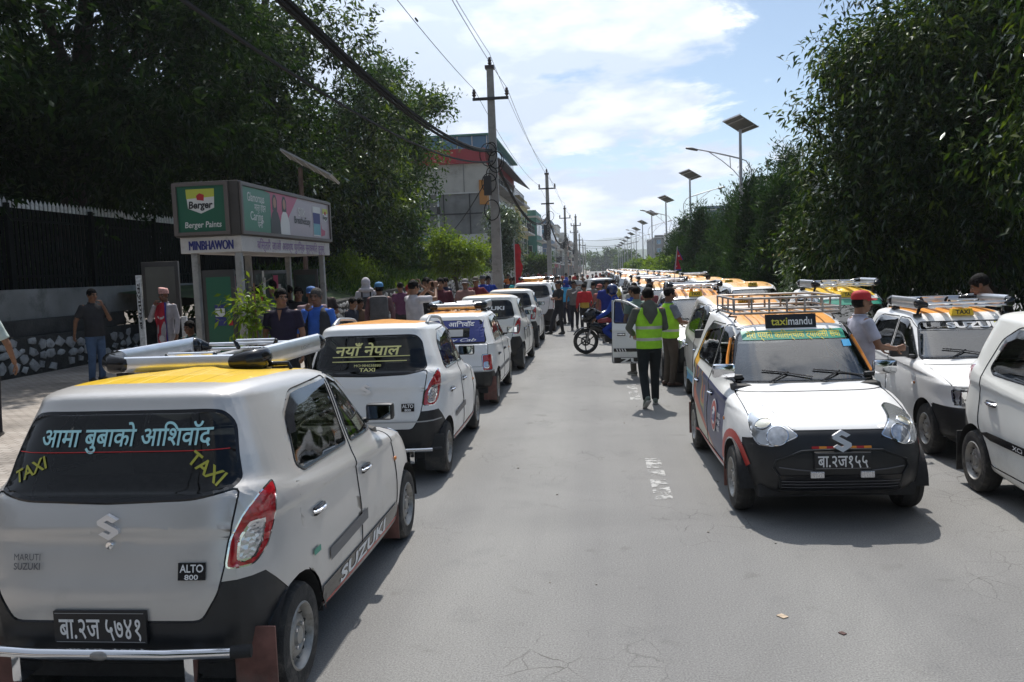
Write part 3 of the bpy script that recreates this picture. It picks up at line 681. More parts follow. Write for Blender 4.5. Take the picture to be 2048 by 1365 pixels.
def sheet(b, fn, a0, a1, b0, b1, m, na=16, nb=8, keep=None):
    vs = [fn(lerp(a0, a1, i/na), lerp(b0, b1, j/nb), 0) for i in range(na+1) for j in range(nb+1)]; q = nb+1
    b.add(vs, [(i*q+j, (i+1)*q+j, (i+1)*q+j+1, i*q+j+1) for i in range(na) for j in range(nb)], MATS[m])
def mudflaps(K, m, ends=('rear', 'front'), wide=.2, low=.10):
    D = K['D']
    for sx in (1, -1):
        for e in ends:
            y = (D['RO'] if e == 'rear' else D['RO']+D['WB'])-D['R']-.075; b = MB(); x = sx*(D['half']-.01)
            xa, xb = sorted((x, x-sx*wide)); b.box((xa, y-.006, low), (xb, y+.006, .46), MATS[m], Matrix.Translation((0,0,0)), .003); b.build('mud_flap', None, K['root'])
def bumper_bar(K, z=.36, w=1.42, r=.026):
    b = MB(); p = K['rear'](0, z); y = p.y-.07; ch = MATS['chrome']
    b.tube([(-w/2, y+.03, z), (-w*.25, y, z), (w*.25, y, z), (w/2, y+.03, z)], r, ch, 12)
    for sx in (1, -1):
        b.tube([(sx*w/2*.98, y+.03, z), (sx*(w/2+.075), y+.05, z)], r*1.12, MATS['rubber'], 12)
        b.box((sx*w*.34-.022, y-.01, z-.13), (sx*w*.34+.022, y+.14, z-.005), ch, None, .006)
    b.ell((0, y-.022, z), (.045, .012, .022), MATS['worn_steel'], 12, 6); return b.build('bumper_guard', None, K['root'])
def alu_rack(K, y0, y1, w=.90, x=0.0, zoff=.10, hoops=True, txt=None, hr=.062, slats=5, post=True):
    """aluminium basket: two fat side rails with dark end caps, cross bars, slats and feet"""
    r = MB(); A = MATS['alu']; Bk = MATS['gloss_black']; zt = max(K['top'](x, y0).z, K['top'](x, y1).z)+zoff
    def rail(p, q, h, m, flip):
        d = (Vector(q)-Vector(p)); n = 2
        prof = [(-.30,-.9),(.25,-1),(.75,-.75),(1,-.2),(.95,.35),(.6,.85),(.1,1),(-.3,.8),(-.5,.2),(-.5,-.4)]
        ax = Vector((flip, 0, 0)) if abs(d.y) > abs(d.x) else Vector((0, flip, 0)); rows = []
        for t in (0, 1): c = Vector(p)+d*t; rows.append([c+ax*(a*h*.55)+Vector((0,0,b_*h)) for a, b_ in prof])
        r.rings(rows, m)
    xl, xr = x-w/2, x+w/2; c = .10
    rail((xr, y0+c, zt), (xr, y1-c*.8, zt), hr, A, 1); rail((xl, y0+c, zt), (xl, y1-c*.8, zt), hr, A, -1)
    rail((xl+c, y0, zt-.012), (xr-c, y0, zt-.012), hr*.72, A, -1); r.tube([(xl+c*.7, y1, zt), (xr-c*.7, y1, zt)], .013, A, 8); r.tube([(xl+c*.7, y1+.01, zt-.035), (xr-c*.7, y1+.01, zt-.035)], .011, A, 8)
    for xx, s in ((xl, -1), (xr, 1)):
        r.limb([(xx, y0+c+.03, zt), (xx-s*.005, y0+.04, zt-.003), (xx-s*.045, y0, zt-.008), (xx-s*c*1.15, y0, zt-.012)], [hr*1.02, hr*.98, hr*.9, hr*.72], Bk, 14, .8, (0,0,1))
        r.limb([(xx, y1-c*.85, zt), (xx, y1-.02, zt-.005), (xx-s*.05, y1, zt-.015)], [hr*1.02, hr*.85, hr*.5], Bk, 14, .7, (0,0,1))
    for k in range(slats):
        xx = lerp(xl, xr, (k+.75)/(slats+.5)); r.box((xx-.032, y0+.01, zt-.06), (xx+.032, y1-.01, zt-.042), A, None, .004)
    if hoops:
        for yy in (lerp(y0, y1, .12), lerp(y0, y1, .93)):
            for s in (-1, 1):
                r.limb([(x-.13*s-.0, yy, zt-.02), (x-.15*s, yy, zt+.02)], [.016, .014], Bk, 8)
            r.tube([(x-.14, yy, zt+.028), (x+.14, yy, zt+.028)], .011, A, 8)
    for yy in (y0+.16, y1-.16):
        for s in (-1, 1):
            xx = x+s*(w/2-.02); e = K['sidetop'](s, yy); t = K['top'](xx if abs(xx) < .5 else s*.5, yy)
            r.tube([(xx-s*.03, yy, zt-.03), (xx, yy, t.z+.03), (e.x*.97, yy, e.z+.035), (e.x+s*.004, yy, e.z)], [.02, .017, .014, .012], Bk, 8)
            r.box((xx-.04, yy-.035, t.z-.004), (xx+.04, yy+.035, t.z+.035), Bk, None, .01)
    o = r.build('roof_rack', None, K['root'])
    if txt:
        t = MB(); fn = lambda a, b_, h: Vector((xr+hr*.55+.003, (y0+y1)/2+.16+a, zt+b_)); t.text(txt, fn, .026, MATS['letter_grey'], .01, .16); t.build('lettering', None, o, False)
    return o
def steel_rack(K, y0, y1, w=1.0, h=.14):
    r = MB(); S = MATS['worn_steel']; z0 = K['top'](0, (y0+y1)/2).z+.045
    zz = [(z0, .013), (z0+.04, .012), (z0+h, .012)]
    for z, q in zz: r.tube([(-w/2, y0, z), (w/2, y0, z), (w/2, y1, z), (-w/2, y1, z), (-w/2, y0, z)], q, S, 6)
    for k in range(7):
        x = lerp(-w/2, w/2, k/6)
        for y in (y0, y1): r.tube([(x, y, z0), (x, y, z0+h)], .010, S, 6)
        r.tube([(x, y0, z0), (x, y1, z0)], .010, S, 6)
    for k in range(1, 3):
        y = lerp(y0, y1, k/3)
        for x in (-w/2, w/2): r.tube([(x, y, z0), (x, y, z0+h)], .010, S, 6)
    for y in (y0+.12, y1-.12):
        for s in (-1, 1):
            e = K['sidetop'](s, y); r.tube([(s*w/2, y, z0), (s*w/2*1.08, y, z0-.03), (e.x*.96, y, e.z+.045), (e.x+s*.006, y, e.z)], .010, MATS['gloss_black'], 6)
    return r.build('roof_rack', None, K['root'])
def side_rails(K, y0, y1):
    for s in (-1, 1):
        b = MB(); x = .50*s; pts = []
        for t in np.linspace(0, 1, 11): 
            y = lerp(y0, y1, t); p = K['top'](x, y); k = min(1, math.sin(math.pi*t)*1.9); pts.append((x, y, p.z+.005+.065*k))
        b.tube(pts, [.022]+[.018]*9+[.022], MATS['grey_rail'], 8)
        b.build('roof_rail', None, K['root'])
def top_sign(K, y, txt='TAXI', w=.26, h=.085, back='sign_yellow', letter='letter_black', x=0.0, parts=None, lean=8):
    p = K['top'](x, y); b = MB(); M4 = Matrix.Translation((x, y, p.z-.005)) @ Matrix.Rotation(R(lean), 4, 'X')
    if back == 'sign_yellow': b.prism([(-w/2,0),(w/2,0),(w*.42,h),(-w*.42,h)], -.045, .045, MATS[back], lambda a, c, hh: (M4 @ Vector((a, hh, c))))
    else: b.box((-w/2, -.012, 0), (w/2, .012, h), MATS[back], M4, .004)
    o = b.build('roof_sign', None, K['root'], True, 30)
    t = MB(); d = .0465 if back == 'sign_yellow' else .0135
    if parts:
        for tx, xo, wd, m, sz in parts: t.text(tx, lambda a, c, hh: (M4 @ Vector((-(a+xo), d, c+h*.5))), sz, MATS[m], .012, wd)
    else: t.text(txt, lambda a, c, hh: (M4 @ Vector((-a, d, c+h*.5))), h*.62, MATS[letter], .03, w*.62)
    t.build('lettering', None, o, False); return o
# ---------------------------------------------------------------- people
def remesh(mb, vox, it=3, name='skin', mats=None):
    """weld overlapping closed shapes into one continuous smooth surface"""
    me = bpy.data.meshes.new(name); me.from_pydata([tuple(v) for v in mb.v], [], mb.f); me.update()
    o = bpy.data.objects.new(name, me); C.collection.objects.link(o)
    m = o.modifiers.new('r', 'REMESH'); m.mode = 'VOXEL'; m.voxel_size = vox
    if it: s = o.modifiers.new('s', 'SMOOTH'); s.factor = .5; s.iterations = it
    dg = bpy.context.evaluated_depsgraph_get(); dg.update()
    q = bpy.data.meshes.new_from_object(o.evaluated_get(dg))
    bpy.data.objects.remove(o); bpy.data.meshes.remove(me)
    vs = [v.co.copy() for v in q.vertices]; fs = [tuple(p.vertices) for p in q.polygons]; bpy.data.meshes.remove(q)
    return vs, fs
HEADT = []
def head_template():
    b = MB()
    b.ell((0,-.012,.028), (.075,.095,.090), None, 20, 14); b.ell((0,.022,-.028), (.061,.066,.084), None, 18, 12); b.ell((0,.034,-.078), (.043,.048,.038), None, 14, 10)
    b.limb([(0,.082,.012), (0,.100,-.018), (0,.106,-.032)], [.010,.013,.016], None, 10); b.ell((0,.070,.024), (.052,.022,.014), None, 14, 8)
    for s in (1,-1):
        b.ell((s*.036,.062,-.030), (.024,.022,.022), None, 12, 8); b.ell((s*.077,-.006,-.008), (.011,.022,.034), None, 12, 8, Matrix.Rotation(R(12*s),4,'Z')); b.ell((s*.014,.098,-.032), (.010,.012,.009), None, 8, 6)
    b.limb([(0,-.02,-.05), (0,-.03,-.15)], [.056,.058], None, 16)
    vs, fs = remesh(b, .0075, 3); HEADT.append((vs, fs))
    e = MB(); ey = mat('eye_white', (.32,.29,.26), .5); ir = mat('eye_dark', (.015,.01,.008), .1); lp = mat('lips', (.22,.085,.07), .5); br = mat('brow', (.02,.015,.012), .8)
    for s in (1,-1):
        e.ell((s*.031,.078,.000), (.0135,.0095,.0052), ey, 12, 8); e.ell((s*.031,.0855,.000), (.0062,.005,.0055), ir, 10, 6)
        e.limb([(s*.014,.0905,.019), (s*.033,.089,.024), (s*.052,.076,.017)], [.0035,.0048,.003], br, 6)
        e.limb([(s*.017,.083,.0075), (s*.031,.0895,.0085), (s*.046,.079,.005)], [.002,.0028,.002], br, 6)
    e.limb([(-.024,.076,-.063), (0,.088,-.0605), (.024,.076,-.063)], [.003,.0065,.003], lp, 8); e.limb([(-.020,.077,-.0675), (0,.0865,-.071), (.020,.077,-.0675)], [.003,.007,.003], lp, 8)
    HEADT.append(e)
SKINS = {}
def skin(t=0):
    c = [(.235,.118,.068), (.17,.083,.050), (.30,.158,.095)][t]
    return mat('skin_tone' if t == 0 else ('skin_tone_deep' if t == 1 else 'skin_tone_fair'), c, .5, var=.08, vscale=25, spec=.4)
def hand(b, w, d, pn, k=1.0, curl=.5, m=None, side=1):
    """palm with four unequal fingers and a thumb; w wrist, d pointing direction, pn palm normal"""
    w = Vector(w); d = Vector(d).normalized(); pn = Vector(pn); pn = (pn-d*pn.dot(d)).normalized(); s = d.cross(pn)*side
    b.limb([w, w+d*.045*k, w+d*.085*k], [.024*k,.034*k,.033*k], m, 10, .45, s)
    for i, (o, l) in enumerate(((-.029,.066),(-.010,.076),(.010,.071),(.028,.055))):
        p = w+d*.088*k+s*o*k; c = curl*(.8+.12*i); pts = [p-d*.012*k, p]; a = 0
        for f in (.42,.32,.26):
            a += c*.75; p = p+(d*math.cos(a)+pn*math.sin(a))*l*f*k; pts.append(p)
        b.limb(pts, [.0092*k,.0092*k,.0086*k,.0078*k,.0068*k], m, 6)
    p = w+d*.025*k-s*.026*k; a = (d*.55-s*.75+pn*.35).normalized(); q = p+a*.042*k; b.limb([p, q, q+(d*.75-s*.25+pn*.45).normalized()*.034*k], [.0125*k,.0105*k,.0085*k], m, 7)
POSE = dict(
 stand=dict(), rest2=dict(wR=(.20,.14,1.0), eR=(.27,-.03,1.14), wL=(-.20,.15,1.0), eL=(-.27,-.03,1.14)),
 walk=dict(kR=(.095,.13,.50), aR=(.10,.16,.09), kL=(-.10,-.02,.50), aL=(-.105,-.28,.155), pitchL=-.6, wR=(.27,-.07,.90), wL=(-.26,.17,.92), eL=(-.25,.02,1.13)),
 face=dict(eR=(.245,.13,1.14), wR=(.085,.185,1.41), hR=((-.35,-.15,.9),(-.4,-.8,0)), cR=.8),
 faceL=dict(eL=(-.245,.13,1.14), wL=(-.085,.185,1.41), hL=((.35,-.15,.9),(.4,-.8,0)), cL=.8),
 film=dict(eR=(.27,.27,1.40), wR=(.10,.40,1.585), hR=((-.2,.2,1),(-.8,.3,0)), cR=.7, eL=(-.27,.27,1.40), wL=(-.10,.40,1.585), hL=((.2,.2,1),(.8,.3,0)), cL=.7),
 hips=dict(eR=(.36,-.08,1.16), wR=(.20,.03,.99), eL=(-.36,-.08,1.16), wL=(-.20,.03,.99)),
 cross=dict(eR=(.25,.10,1.12), wR=(-.02,.20,1.16), hR=((-1,0,.1),(0,-1,0)), eL=(-.25,.10,1.12), wL=(.02,.235,1.14), hL=((1,0,.1),(0,-1,0))),
 give=dict(eR=(.26,.08,1.14), wR=(.17,.30,1.10), hR=((-.1,1,.1),(-1,0,0)), cR=.9, eL=(-.26,.05,1.13), wL=(-.15,.27,1.08), hL=((.1,1,.1),(1,0,0)), cL=.9),
 sit=dict(drop=.45, kR=(.13,.42,.93), aR=(.13,.40,.53), kL=(-.13,.42,.93), aL=(-.13,.38,.53), wR=(.13,.27,1.02), eR=(.26,.05,1.14), wL=(-.13,.27,1.02), eL=(-.26,.05,1.14), lean=.14),
 ride=dict(drop=.10, kR=(.22,.36,.66), aR=(.19,.08,.42), kL=(-.22,.36,.66), aL=(-.19,.08,.42), wR=(.30,.50,1.08), eR=(.30,.22,1.15), wL=(-.30,.50,1.08), eL=(-.30,.22,1.15), lean=.25),
 reach=dict(eR=(.27,.24,1.30), wR=(.22,.50,1.36), hR=((0,1,0),(0,0,-1)), eL=(-.25,.16,1.16), wL=(-.20,.40,1.26), hL=((0,1,0),(0,0,-1)), lean=.16, pitch=-.35),
)
NP = [0]
def cloth(name, c, rough=.85, var=.16, vs=9):
    m = mat(name, c, rough, var=var, vscale=vs, bump=.55, bscale=17, spec=.25); return m
def person(label, loc, face, h=1.72, pose='stand', shirt=(.2,.2,.2), trousers=(.03,.03,.04), sleeve='short', hair=True, cap=None, st=0, hi=True, build=1.0, shoes=(.05,.05,.05), yaw=0.0, jacket=None, group=None, over=None, topi=False, helmet=None, legs=True, hood=None, mirror=False, vox=None, hairm='hair_black', belt=False, long_shirt=0.0, open_collar=False, tilt=0.0):
    """face: heading of the chest (0 looks up the street); everything hangs from an empty between the feet"""
    if not HEADT: head_template()
    P = dict(POSE[pose]); P.update(over or {}); k = h/1.72; vx = vox or (.0135 if hi else .026)
    root = thing('person', label, 'person', loc, face, group); ln = P.get('lean', 0.0)
    RX = Matrix.Rotation(-ln, 3, 'X'); hz = .93; drop = P.get('drop', 0.0)
    def up(p, bend=True):
        q = Vector(p)
        if mirror: q.x = -q.x
        if bend and ln and q.z > hz-.05: q = RX @ (q-Vector((0,0,hz)))+Vector((0,0,hz))
        return Vector((q.x*k, q.y*k, (q.z-drop)*k))
    J = dict(eR=(.255,-.015,1.13), wR=(.265,.05,.885), eL=(-.255,-.015,1.13), wL=(-.265,.05,.885), kR=(.10,.025,.49), aR=(.105,-.02,.085), kL=(-.10,.015,.49), aL=(-.11,-.03,.085))
    for q in J: J[q] = P.get(q, J[q])
    SK = skin(st); nm = 'cloth_%02d_' % NP[0]; NP[0] += 1
    def sh(s): return (s*.180*build**.5, -.01, 1.40)
    b = MB()  # ---- the body
    b.rings([[up((math.cos(t)*rx*build, math.sin(t)*ry*build+oy, z)) for t in np.linspace(0, 2*math.pi, 17)[:-1]] for z, rx, ry, oy in ((.86,.13,.095,0),(1.04,.125,.09,.005),(1.25,.155,.10,0),(1.38,.14,.08,-.005),(1.45,.06,.06,-.01))], None)
    hc = up((0, .012, 1.605)); b.limb([up((0,-.01,1.40)), hc+Vector((0,-.02,-.09))*k], [.058*k,.055*k], None, 14)
    for s, e, w_ in ((1,'eR','wR'), (-1,'eL','wL')):
        b.limb([up(sh(s)), up(J[e]), up(J[w_])], [.050*k,.041*k,.027*k], None, 12)
    for s, q, a in ((1,'kR','aR'), (-1,'kL','aL')):
        b.limb([up((s*.085,0,.89), False), up(J[q], False), up(J[a], False)], [.080*k,.052*k,.038*k], None, 12)
    vs, fs = remesh(b, vx*1.1, 3)
    B = MB(); B.add(vs, fs, SK)
    hy = Matrix.Rotation(P.get('yaw', yaw)*(-1 if mirror else 1), 3, 'Z') @ Matrix.Rotation(P.get('pitch', 0.0)-ln*.4, 3, 'X') @ Matrix.Rotation(tilt, 3, 'Y')
    hk = k*1.0
    B.add([hc+(hy @ v)*hk for v in HEADT[0][0]], HEADT[0][1], SK)
    e = HEADT[1]
    for i, m_ in enumerate(e.mats):
        ids = [j for j, q in enumerate(e.m) if q == i]; use = sorted({v for j in ids for v in e.f[j]}); mp = {v: n for n, v in enumerate(use)}
        B.add([hc+(hy @ Vector(e.v[v]))*hk for v in use], [tuple(mp[v] for v in e.f[j]) for j in ids], m_)
    for s, e_, w_, hh, cc in ((1,'eR','wR','hR','cR'), (-1,'eL','wL','hL','cL')):
        w0 = up(J[w_]); dd = (w0-up(J[e_])).normalized(); pn = Vector((-s, 0, 0)) if abs(dd.z) > .5 else Vector((0, 0, -1))
        if hh in P: dd, pn = Vector(P[hh][0]), Vector(P[hh][1])
        if mirror: 
            if hh in P: dd = Vector((-dd.x, dd.y, dd.z)); pn = Vector((-pn.x, pn.y, pn.z))
            else: pn = Vector((s if abs(dd.z) > .5 else 0, 0, pn.z))
        if ln and hh in P: dd = RX @ dd
        hand(B, w0, dd, pn, k*1.0, P.get(cc, .45), SK, s*(-1 if mirror else 1))
    body = B.build('body', None, root, True, 75)
    # ---- shirt
    S = cloth(nm+'shirt', shirt); t = MB(); bl = build; z0 = .85-long_shirt
    bel = max(0, bl-1)*.12
    prof = [(z0,.172,.122+bel,.004+bel*.5),(z0+.004,.176,.125+bel,.004+bel*.5),(1.0,.166,.122+bel*1.3,.012+bel*.6),(1.10,.166,.121+bel,.01+bel*.4),(1.25,.182,.122,.004),(1.34,.180,.112,0),(1.405,.155,.092,-.006),(1.435,.105,.076,-.010),(1.465,.070,.066,-.012)]
    t.rings([[up((math.copysign(abs(math.cos(a))**.85, math.cos(a))*rx*bl, math.sin(a)*ry*bl**.5+oy, z)) for a in np.linspace(0, 2*math.pi, 21)[:-1]] for z, rx, ry, oy in prof], None)
    if sleeve != 'none':
        for s, e_, w_ in ((1,'eR','wR'), (-1,'eL','wL')):
            a_, b_, c_ = up(sh(s)), up(J[e_]), up(J[w_])
            if sleeve == 'short': c2 = a_.lerp(b_, .74); t.limb([up((s*.145,-.01,1.385)), a_, a_.lerp(b_, .4)], [.062*k,.066*k,.062*k], None, 14); t.tube([a_, a_.lerp(b_, .4), c2], [.066*k,.063*k,.066*k], None, 14)
            else: t.limb([up((s*.145,-.01,1.385)), a_, a_.lerp(b_, .5), b_, b_.lerp(c_, .5), b_.lerp(c_, .96)], [.062*k,.066*k,.058*k,.053*k,.046*k,.042*k], None, 14)
    vs, fs = remesh(t, vx, 4); t = MB(); t.add(vs, fs, S)
    if hi:
        cr = [up((math.cos(a)*.073, math.sin(a)*.070-.010, 1.462+(-.02 if math.sin(a) > .5 else .008))) for a in np.linspace(0, 2*math.pi, 17)]; t.tube(cr, .011*k, S, 6)
    shirt_o = t.build('shirt', None, root, True, 80)
    if open_collar:
        c = MB(); SKc = SK; c.add([up((-.032,.10,1.445)), up((.032,.10,1.445)), up((0,.128,1.30))], [(0,1,2)], SK); c.build('neck_opening', None, root)
    # ---- jacket or vest
    if jacket:
        jc, jl, jf = jacket['col'], jacket.get('sleeve', 'none'), jacket.get('open', 0.0)
        Jm = cloth(nm+'jacket', jc, jacket.get('rough', .8)); t = MB()
        prof2 = [(z0-.0+jacket.get('low',0),.192,.142+bel,.004+bel*.5),(1.0,.186,.142+bel*1.3,.012+bel*.6),(1.25,.198,.140,.004),(1.34,.196,.128,0),(1.40,.170,.108,-.006),(1.435,.118,.090,-.010),(1.455,.09,.082,-.012)]
        t.rings([[up((math.copysign(abs(math.cos(a))**.85, math.cos(a))*rx*bl, math.sin(a)*ry*bl**.5+oy, z)) for a in np.linspace(0, 2*math.pi, 25)[:-1]] for z, rx, ry, oy in prof2], None)
        if jl == 'long':
            for s, e_, w_ in ((1,'eR','wR'), (-1,'eL','wL')):
                a_, b_, c_ = up(sh(s)), up(J[e_]), up(J[w_]); t.limb([up((s*.145,-.01,1.385)), a_, a_.lerp(b_, .5), b_, b_.lerp(c_, .5), b_.lerp(c_, .95)], [.072*k,.076*k,.066*k,.060*k,.052*k,.047*k], None, 14)
        vs, fs = remesh(t, vx, 3); bm = bmesh.new(); V = [bm.verts.new(v) for v in vs]
        for f in fs:
            try: bm.faces.new([V[i] for i in f])
            except ValueError: pass
        for z in jacket.get('stripes', ()):
            for zz_ in (z*k, (z+.042)*k): bmesh.ops.bisect_plane(bm, geom=bm.verts[:]+bm.edges[:]+bm.faces[:], plane_co=(0,0,zz_), plane_no=(0,0,1))
        if jf:
            for sx in (1,-1): bmesh.ops.bisect_plane(bm, geom=bm.verts[:]+bm.edges[:]+bm.faces[:], plane_co=(sx*jf*k,0,0), plane_no=(1,0,sx*jacket.get('flare', .25)))
        dele = []
        for f in bm.faces:
            c = f.calc_center_median(); f.smooth = True
            for z in jacket.get('stripes', ()):
                if z*k < c.z < (z+.042)*k: f.material_index = 1
            if jf and c.y > 0 and abs(c.x)+c.z*0 < jf*k-(1.25*k-c.z)*0: 
                lim = jf*k+(1.2*0)
                if abs(c.x) < lim and f.normal.y >= -.2: dele.append(f)
        if jf: bmesh.ops.delete(bm, geom=dele, context='FACES')
        me = bpy.data.meshes.new('jacket'); bm.to_mesh(me); bm.free(); me.materials.append(Jm); me.materials.append(mat('reflective_band', (.42,.42,.40), .35, .3))
        o = bpy.data.objects.new(jacket.get('name', 'jacket'), me); C.collection.objects.link(o); o.parent = root
    # ---- trousers and shoes
    if legs:
        Tm = cloth(nm+'trousers', trousers); t = MB()
        t.rings([[up((math.cos(a)*rx*bl**.7, math.sin(a)*ry*bl**.5, z), False) for a in np.linspace(0, 2*math.pi, 17)[:-1]] for z, rx, ry in ((.80,.16,.11),(.88,.170,.118),(.98,.160,.112),(1.02,.155,.108))], None)
        for s, q, a in ((1,'kR','aR'), (-1,'kL','aL')):
            A, Bq, Cc = up((s*.088,0,.86), False), up(J[q], False), up(J[a], False); t.limb([A, A.lerp(Bq, .5), Bq, Bq.lerp(Cc, .5)], [.098*k,.088*k,.070*k,.064*k], None, 14); t.tube([Bq, Bq.lerp(Cc, .5), Bq.lerp(Cc, 1.0)+(Cc-Bq).normalized()*.02*k], [.070*k,.063*k,.058*k], None, 14)
        vs, fs = remesh(t, vx, 4); t = MB(); t.add(vs, fs, Tm); t.build('trousers', None, root, True, 80)
        Sm = mat(nm+'shoes', shoes, .6, var=.2, vscale=20); So = mat('shoe_sole', (.45,.45,.43), .7) if max(shoes) > .08 else mat('shoe_sole_dark', (.02,.02,.02), .7)
        for s, a, pk in ((1,'aR','pitchR'), (-1,'aL','pitchL')):
            Cc = up(J[a], False); yw = .16*s*(-1 if mirror else 1); M4 = Matrix.Translation(Cc) @ Matrix.Rotation(-yw, 4, 'Z') @ Matrix.Rotation(P.get(pk, 0), 4, 'X')
            t = MB(); f = [M4 @ Vector(p)*1.0 for p in [(0,-.055*k,-.03*k), (0,.02*k,-.02*k), (0,.10*k,-.042*k), (0,.165*k,-.055*k)]]
            t.limb(f, [.040*k,.046*k,.040*k,.026*k], Sm, 12, .95, (0,0,1)); t.limb([M4 @ Vector(p) for p in [(0,-.06*k,-.070*k), (0,.05*k,-.072*k), (0,.165*k,-.070*k)]], [.014*k,.014*k,.012*k], So, 12, 3.0, (0,0,1))
            t.build('shoe', None, root)
    # ---- hair and headgear
    def hd(p): return hc+(hy @ Vector(p))*hk
    HM = mat(hairm, (.006,.005,.005) if hairm == 'hair_black' else (.07,.066,.062), .7, var=.4, vscale=60, bump=.8, bscale=90, spec=.12)
    if hair and not helmet:
        t = MB(); rnd = random.Random(NP[0]); 
        if not (cap or topi or hood):
            t.ell((0,-.016,.040), (.083,.099,.094), None, 24, 14)
            for q in range(26):
                a = rnd.uniform(0, 6.28); r_ = rnd.uniform(0, 1); t.ell((math.cos(a)*.062*r_, -.012+math.sin(a)*.075*r_+.012, .108-.05*r_*r_), (rnd.uniform(.018,.03), rnd.uniform(.018,.032), rnd.uniform(.014,.024)), None, 8, 6)
            for s in (1,-1): t.ell((s*.074,.018,.018), (.012,.022,.036), None, 8, 6)
        else: t.ell((0,-.030,.005), (.081,.083,.075), None, 16, 10)
        o = MB(); o.add([hd(v) for v in t.v], t.f, HM); o.build('hair', None, root, True, 70)
    if cap:
        t = MB(); cm = mat(nm+'cap', cap, .75, bump=.3, bscale=60); rows = []
        for z, r_ in ((.035,1.0),(.065,1.0),(.095,.93),(.118,.74),(.130,.42),(.134,.08)): rows.append([hd((math.cos(a)*.086*r_, -.012+math.sin(a)*.106*r_, z)) for a in np.linspace(0, 2*math.pi, 25)[:-1]])
        t.rings(rows, cm); rows = []
        for q in (0, 1):
            row = []
            for a in np.linspace(.12, math.pi-.12, 13): row.append((math.cos(a)*.084, -.012+math.sin(a)*.104+.0, .043)); 
            rows.append(row)
        top = []; bot = []
        for a in np.linspace(.15, math.pi-.15, 13):
            x, y = math.cos(a)*.084, -.012+math.sin(a)*.102; e_ = math.sin(a)**.6*.075
            top += [hd((x, y, .046)), hd((x*1.02, y+e_, .032-.010*abs(math.cos(a)))) ]; bot += [hd((x, y, .040)), hd((x*1.02, y+e_, .026-.010*abs(math.cos(a))))]
        n = len(top); t.add(top+bot, [(2*i, 2*i+1, 2*i+3, 2*i+2) for i in range(12)]+[(n+2*i, n+2*i+2, n+2*i+3, n+2*i+1) for i in range(12)]+[(2*i+1, n+2*i+1, n+2*i+3, 2*i+3) for i in range(12)], cm)
        t.ell(hd((0,-.012,.135)), (.008,.008,.005), cm, 8, 5); t.build('cap', None, root)
    if topi:
        t = MB(); cm = mat('topi_cloth', (.55,.30,.27), .85, var=.45, vscale=45); rows = []
        for z, r_, sh_ in ((.030,1.0,0),(.07,1.01,0),(.115,.96,.006),(.135,.90,.012),(.140,.5,.012)): rows.append([hd((math.cos(a)*.086*r_+sh_, -.012+math.sin(a)*.104*r_, z+(.012*math.cos(a) if z > .1 else 0))) for a in np.linspace(0, 2*math.pi, 21)[:-1]])
        t.rings(rows, cm); t.build('topi', None, root)
    if helmet:
        t = MB(); cm = mat(nm+'helmet', helmet, .15, coat=1); t.ell(hd((0,-.015,.025)), (.125*hk,.140*hk,.140*hk), cm, 22, 14); hm = t.build('helmet', None, root)
        t = MB(); vm = MATS['gloss_black']; rows = [[hd((math.sin(a)*.122, -.015+math.cos(a)*.146, z)) for a in np.linspace(-1.1, 1.1, 13)] for z in (-.055, .0, .05)]
        vs = [p for r_ in rows for p in r_]; t.add(vs, [(i*13+j, i*13+j+1, i*13+13+j+1, i*13+13+j) for i in range(2) for j in range(12)], vm); t.build('visor', None, hm)
    if hood:
        t = MB(); t.ell((0,-.022,.012), (.104,.122,.128), None, 20, 12); t.ell((0,-.03,-.085), (.112,.11,.075), None, 18, 10); t.ell((0,-.055,-.155), (.175,.12,.075), None, 18, 10)
        o = MB(); o.add([hd(v) for v in t.v], t.f, cloth(nm+'hood', hood)); o.build('hood', None, root, True, 70)
    root['_k'] = k; del root['_k']
    J2 = {q: up(J[q]) for q in J}; J2['head'] = hc; J2['up'] = up; J2['root'] = root; J2['shirt'] = shirt_o; J2['k'] = k
    return J2
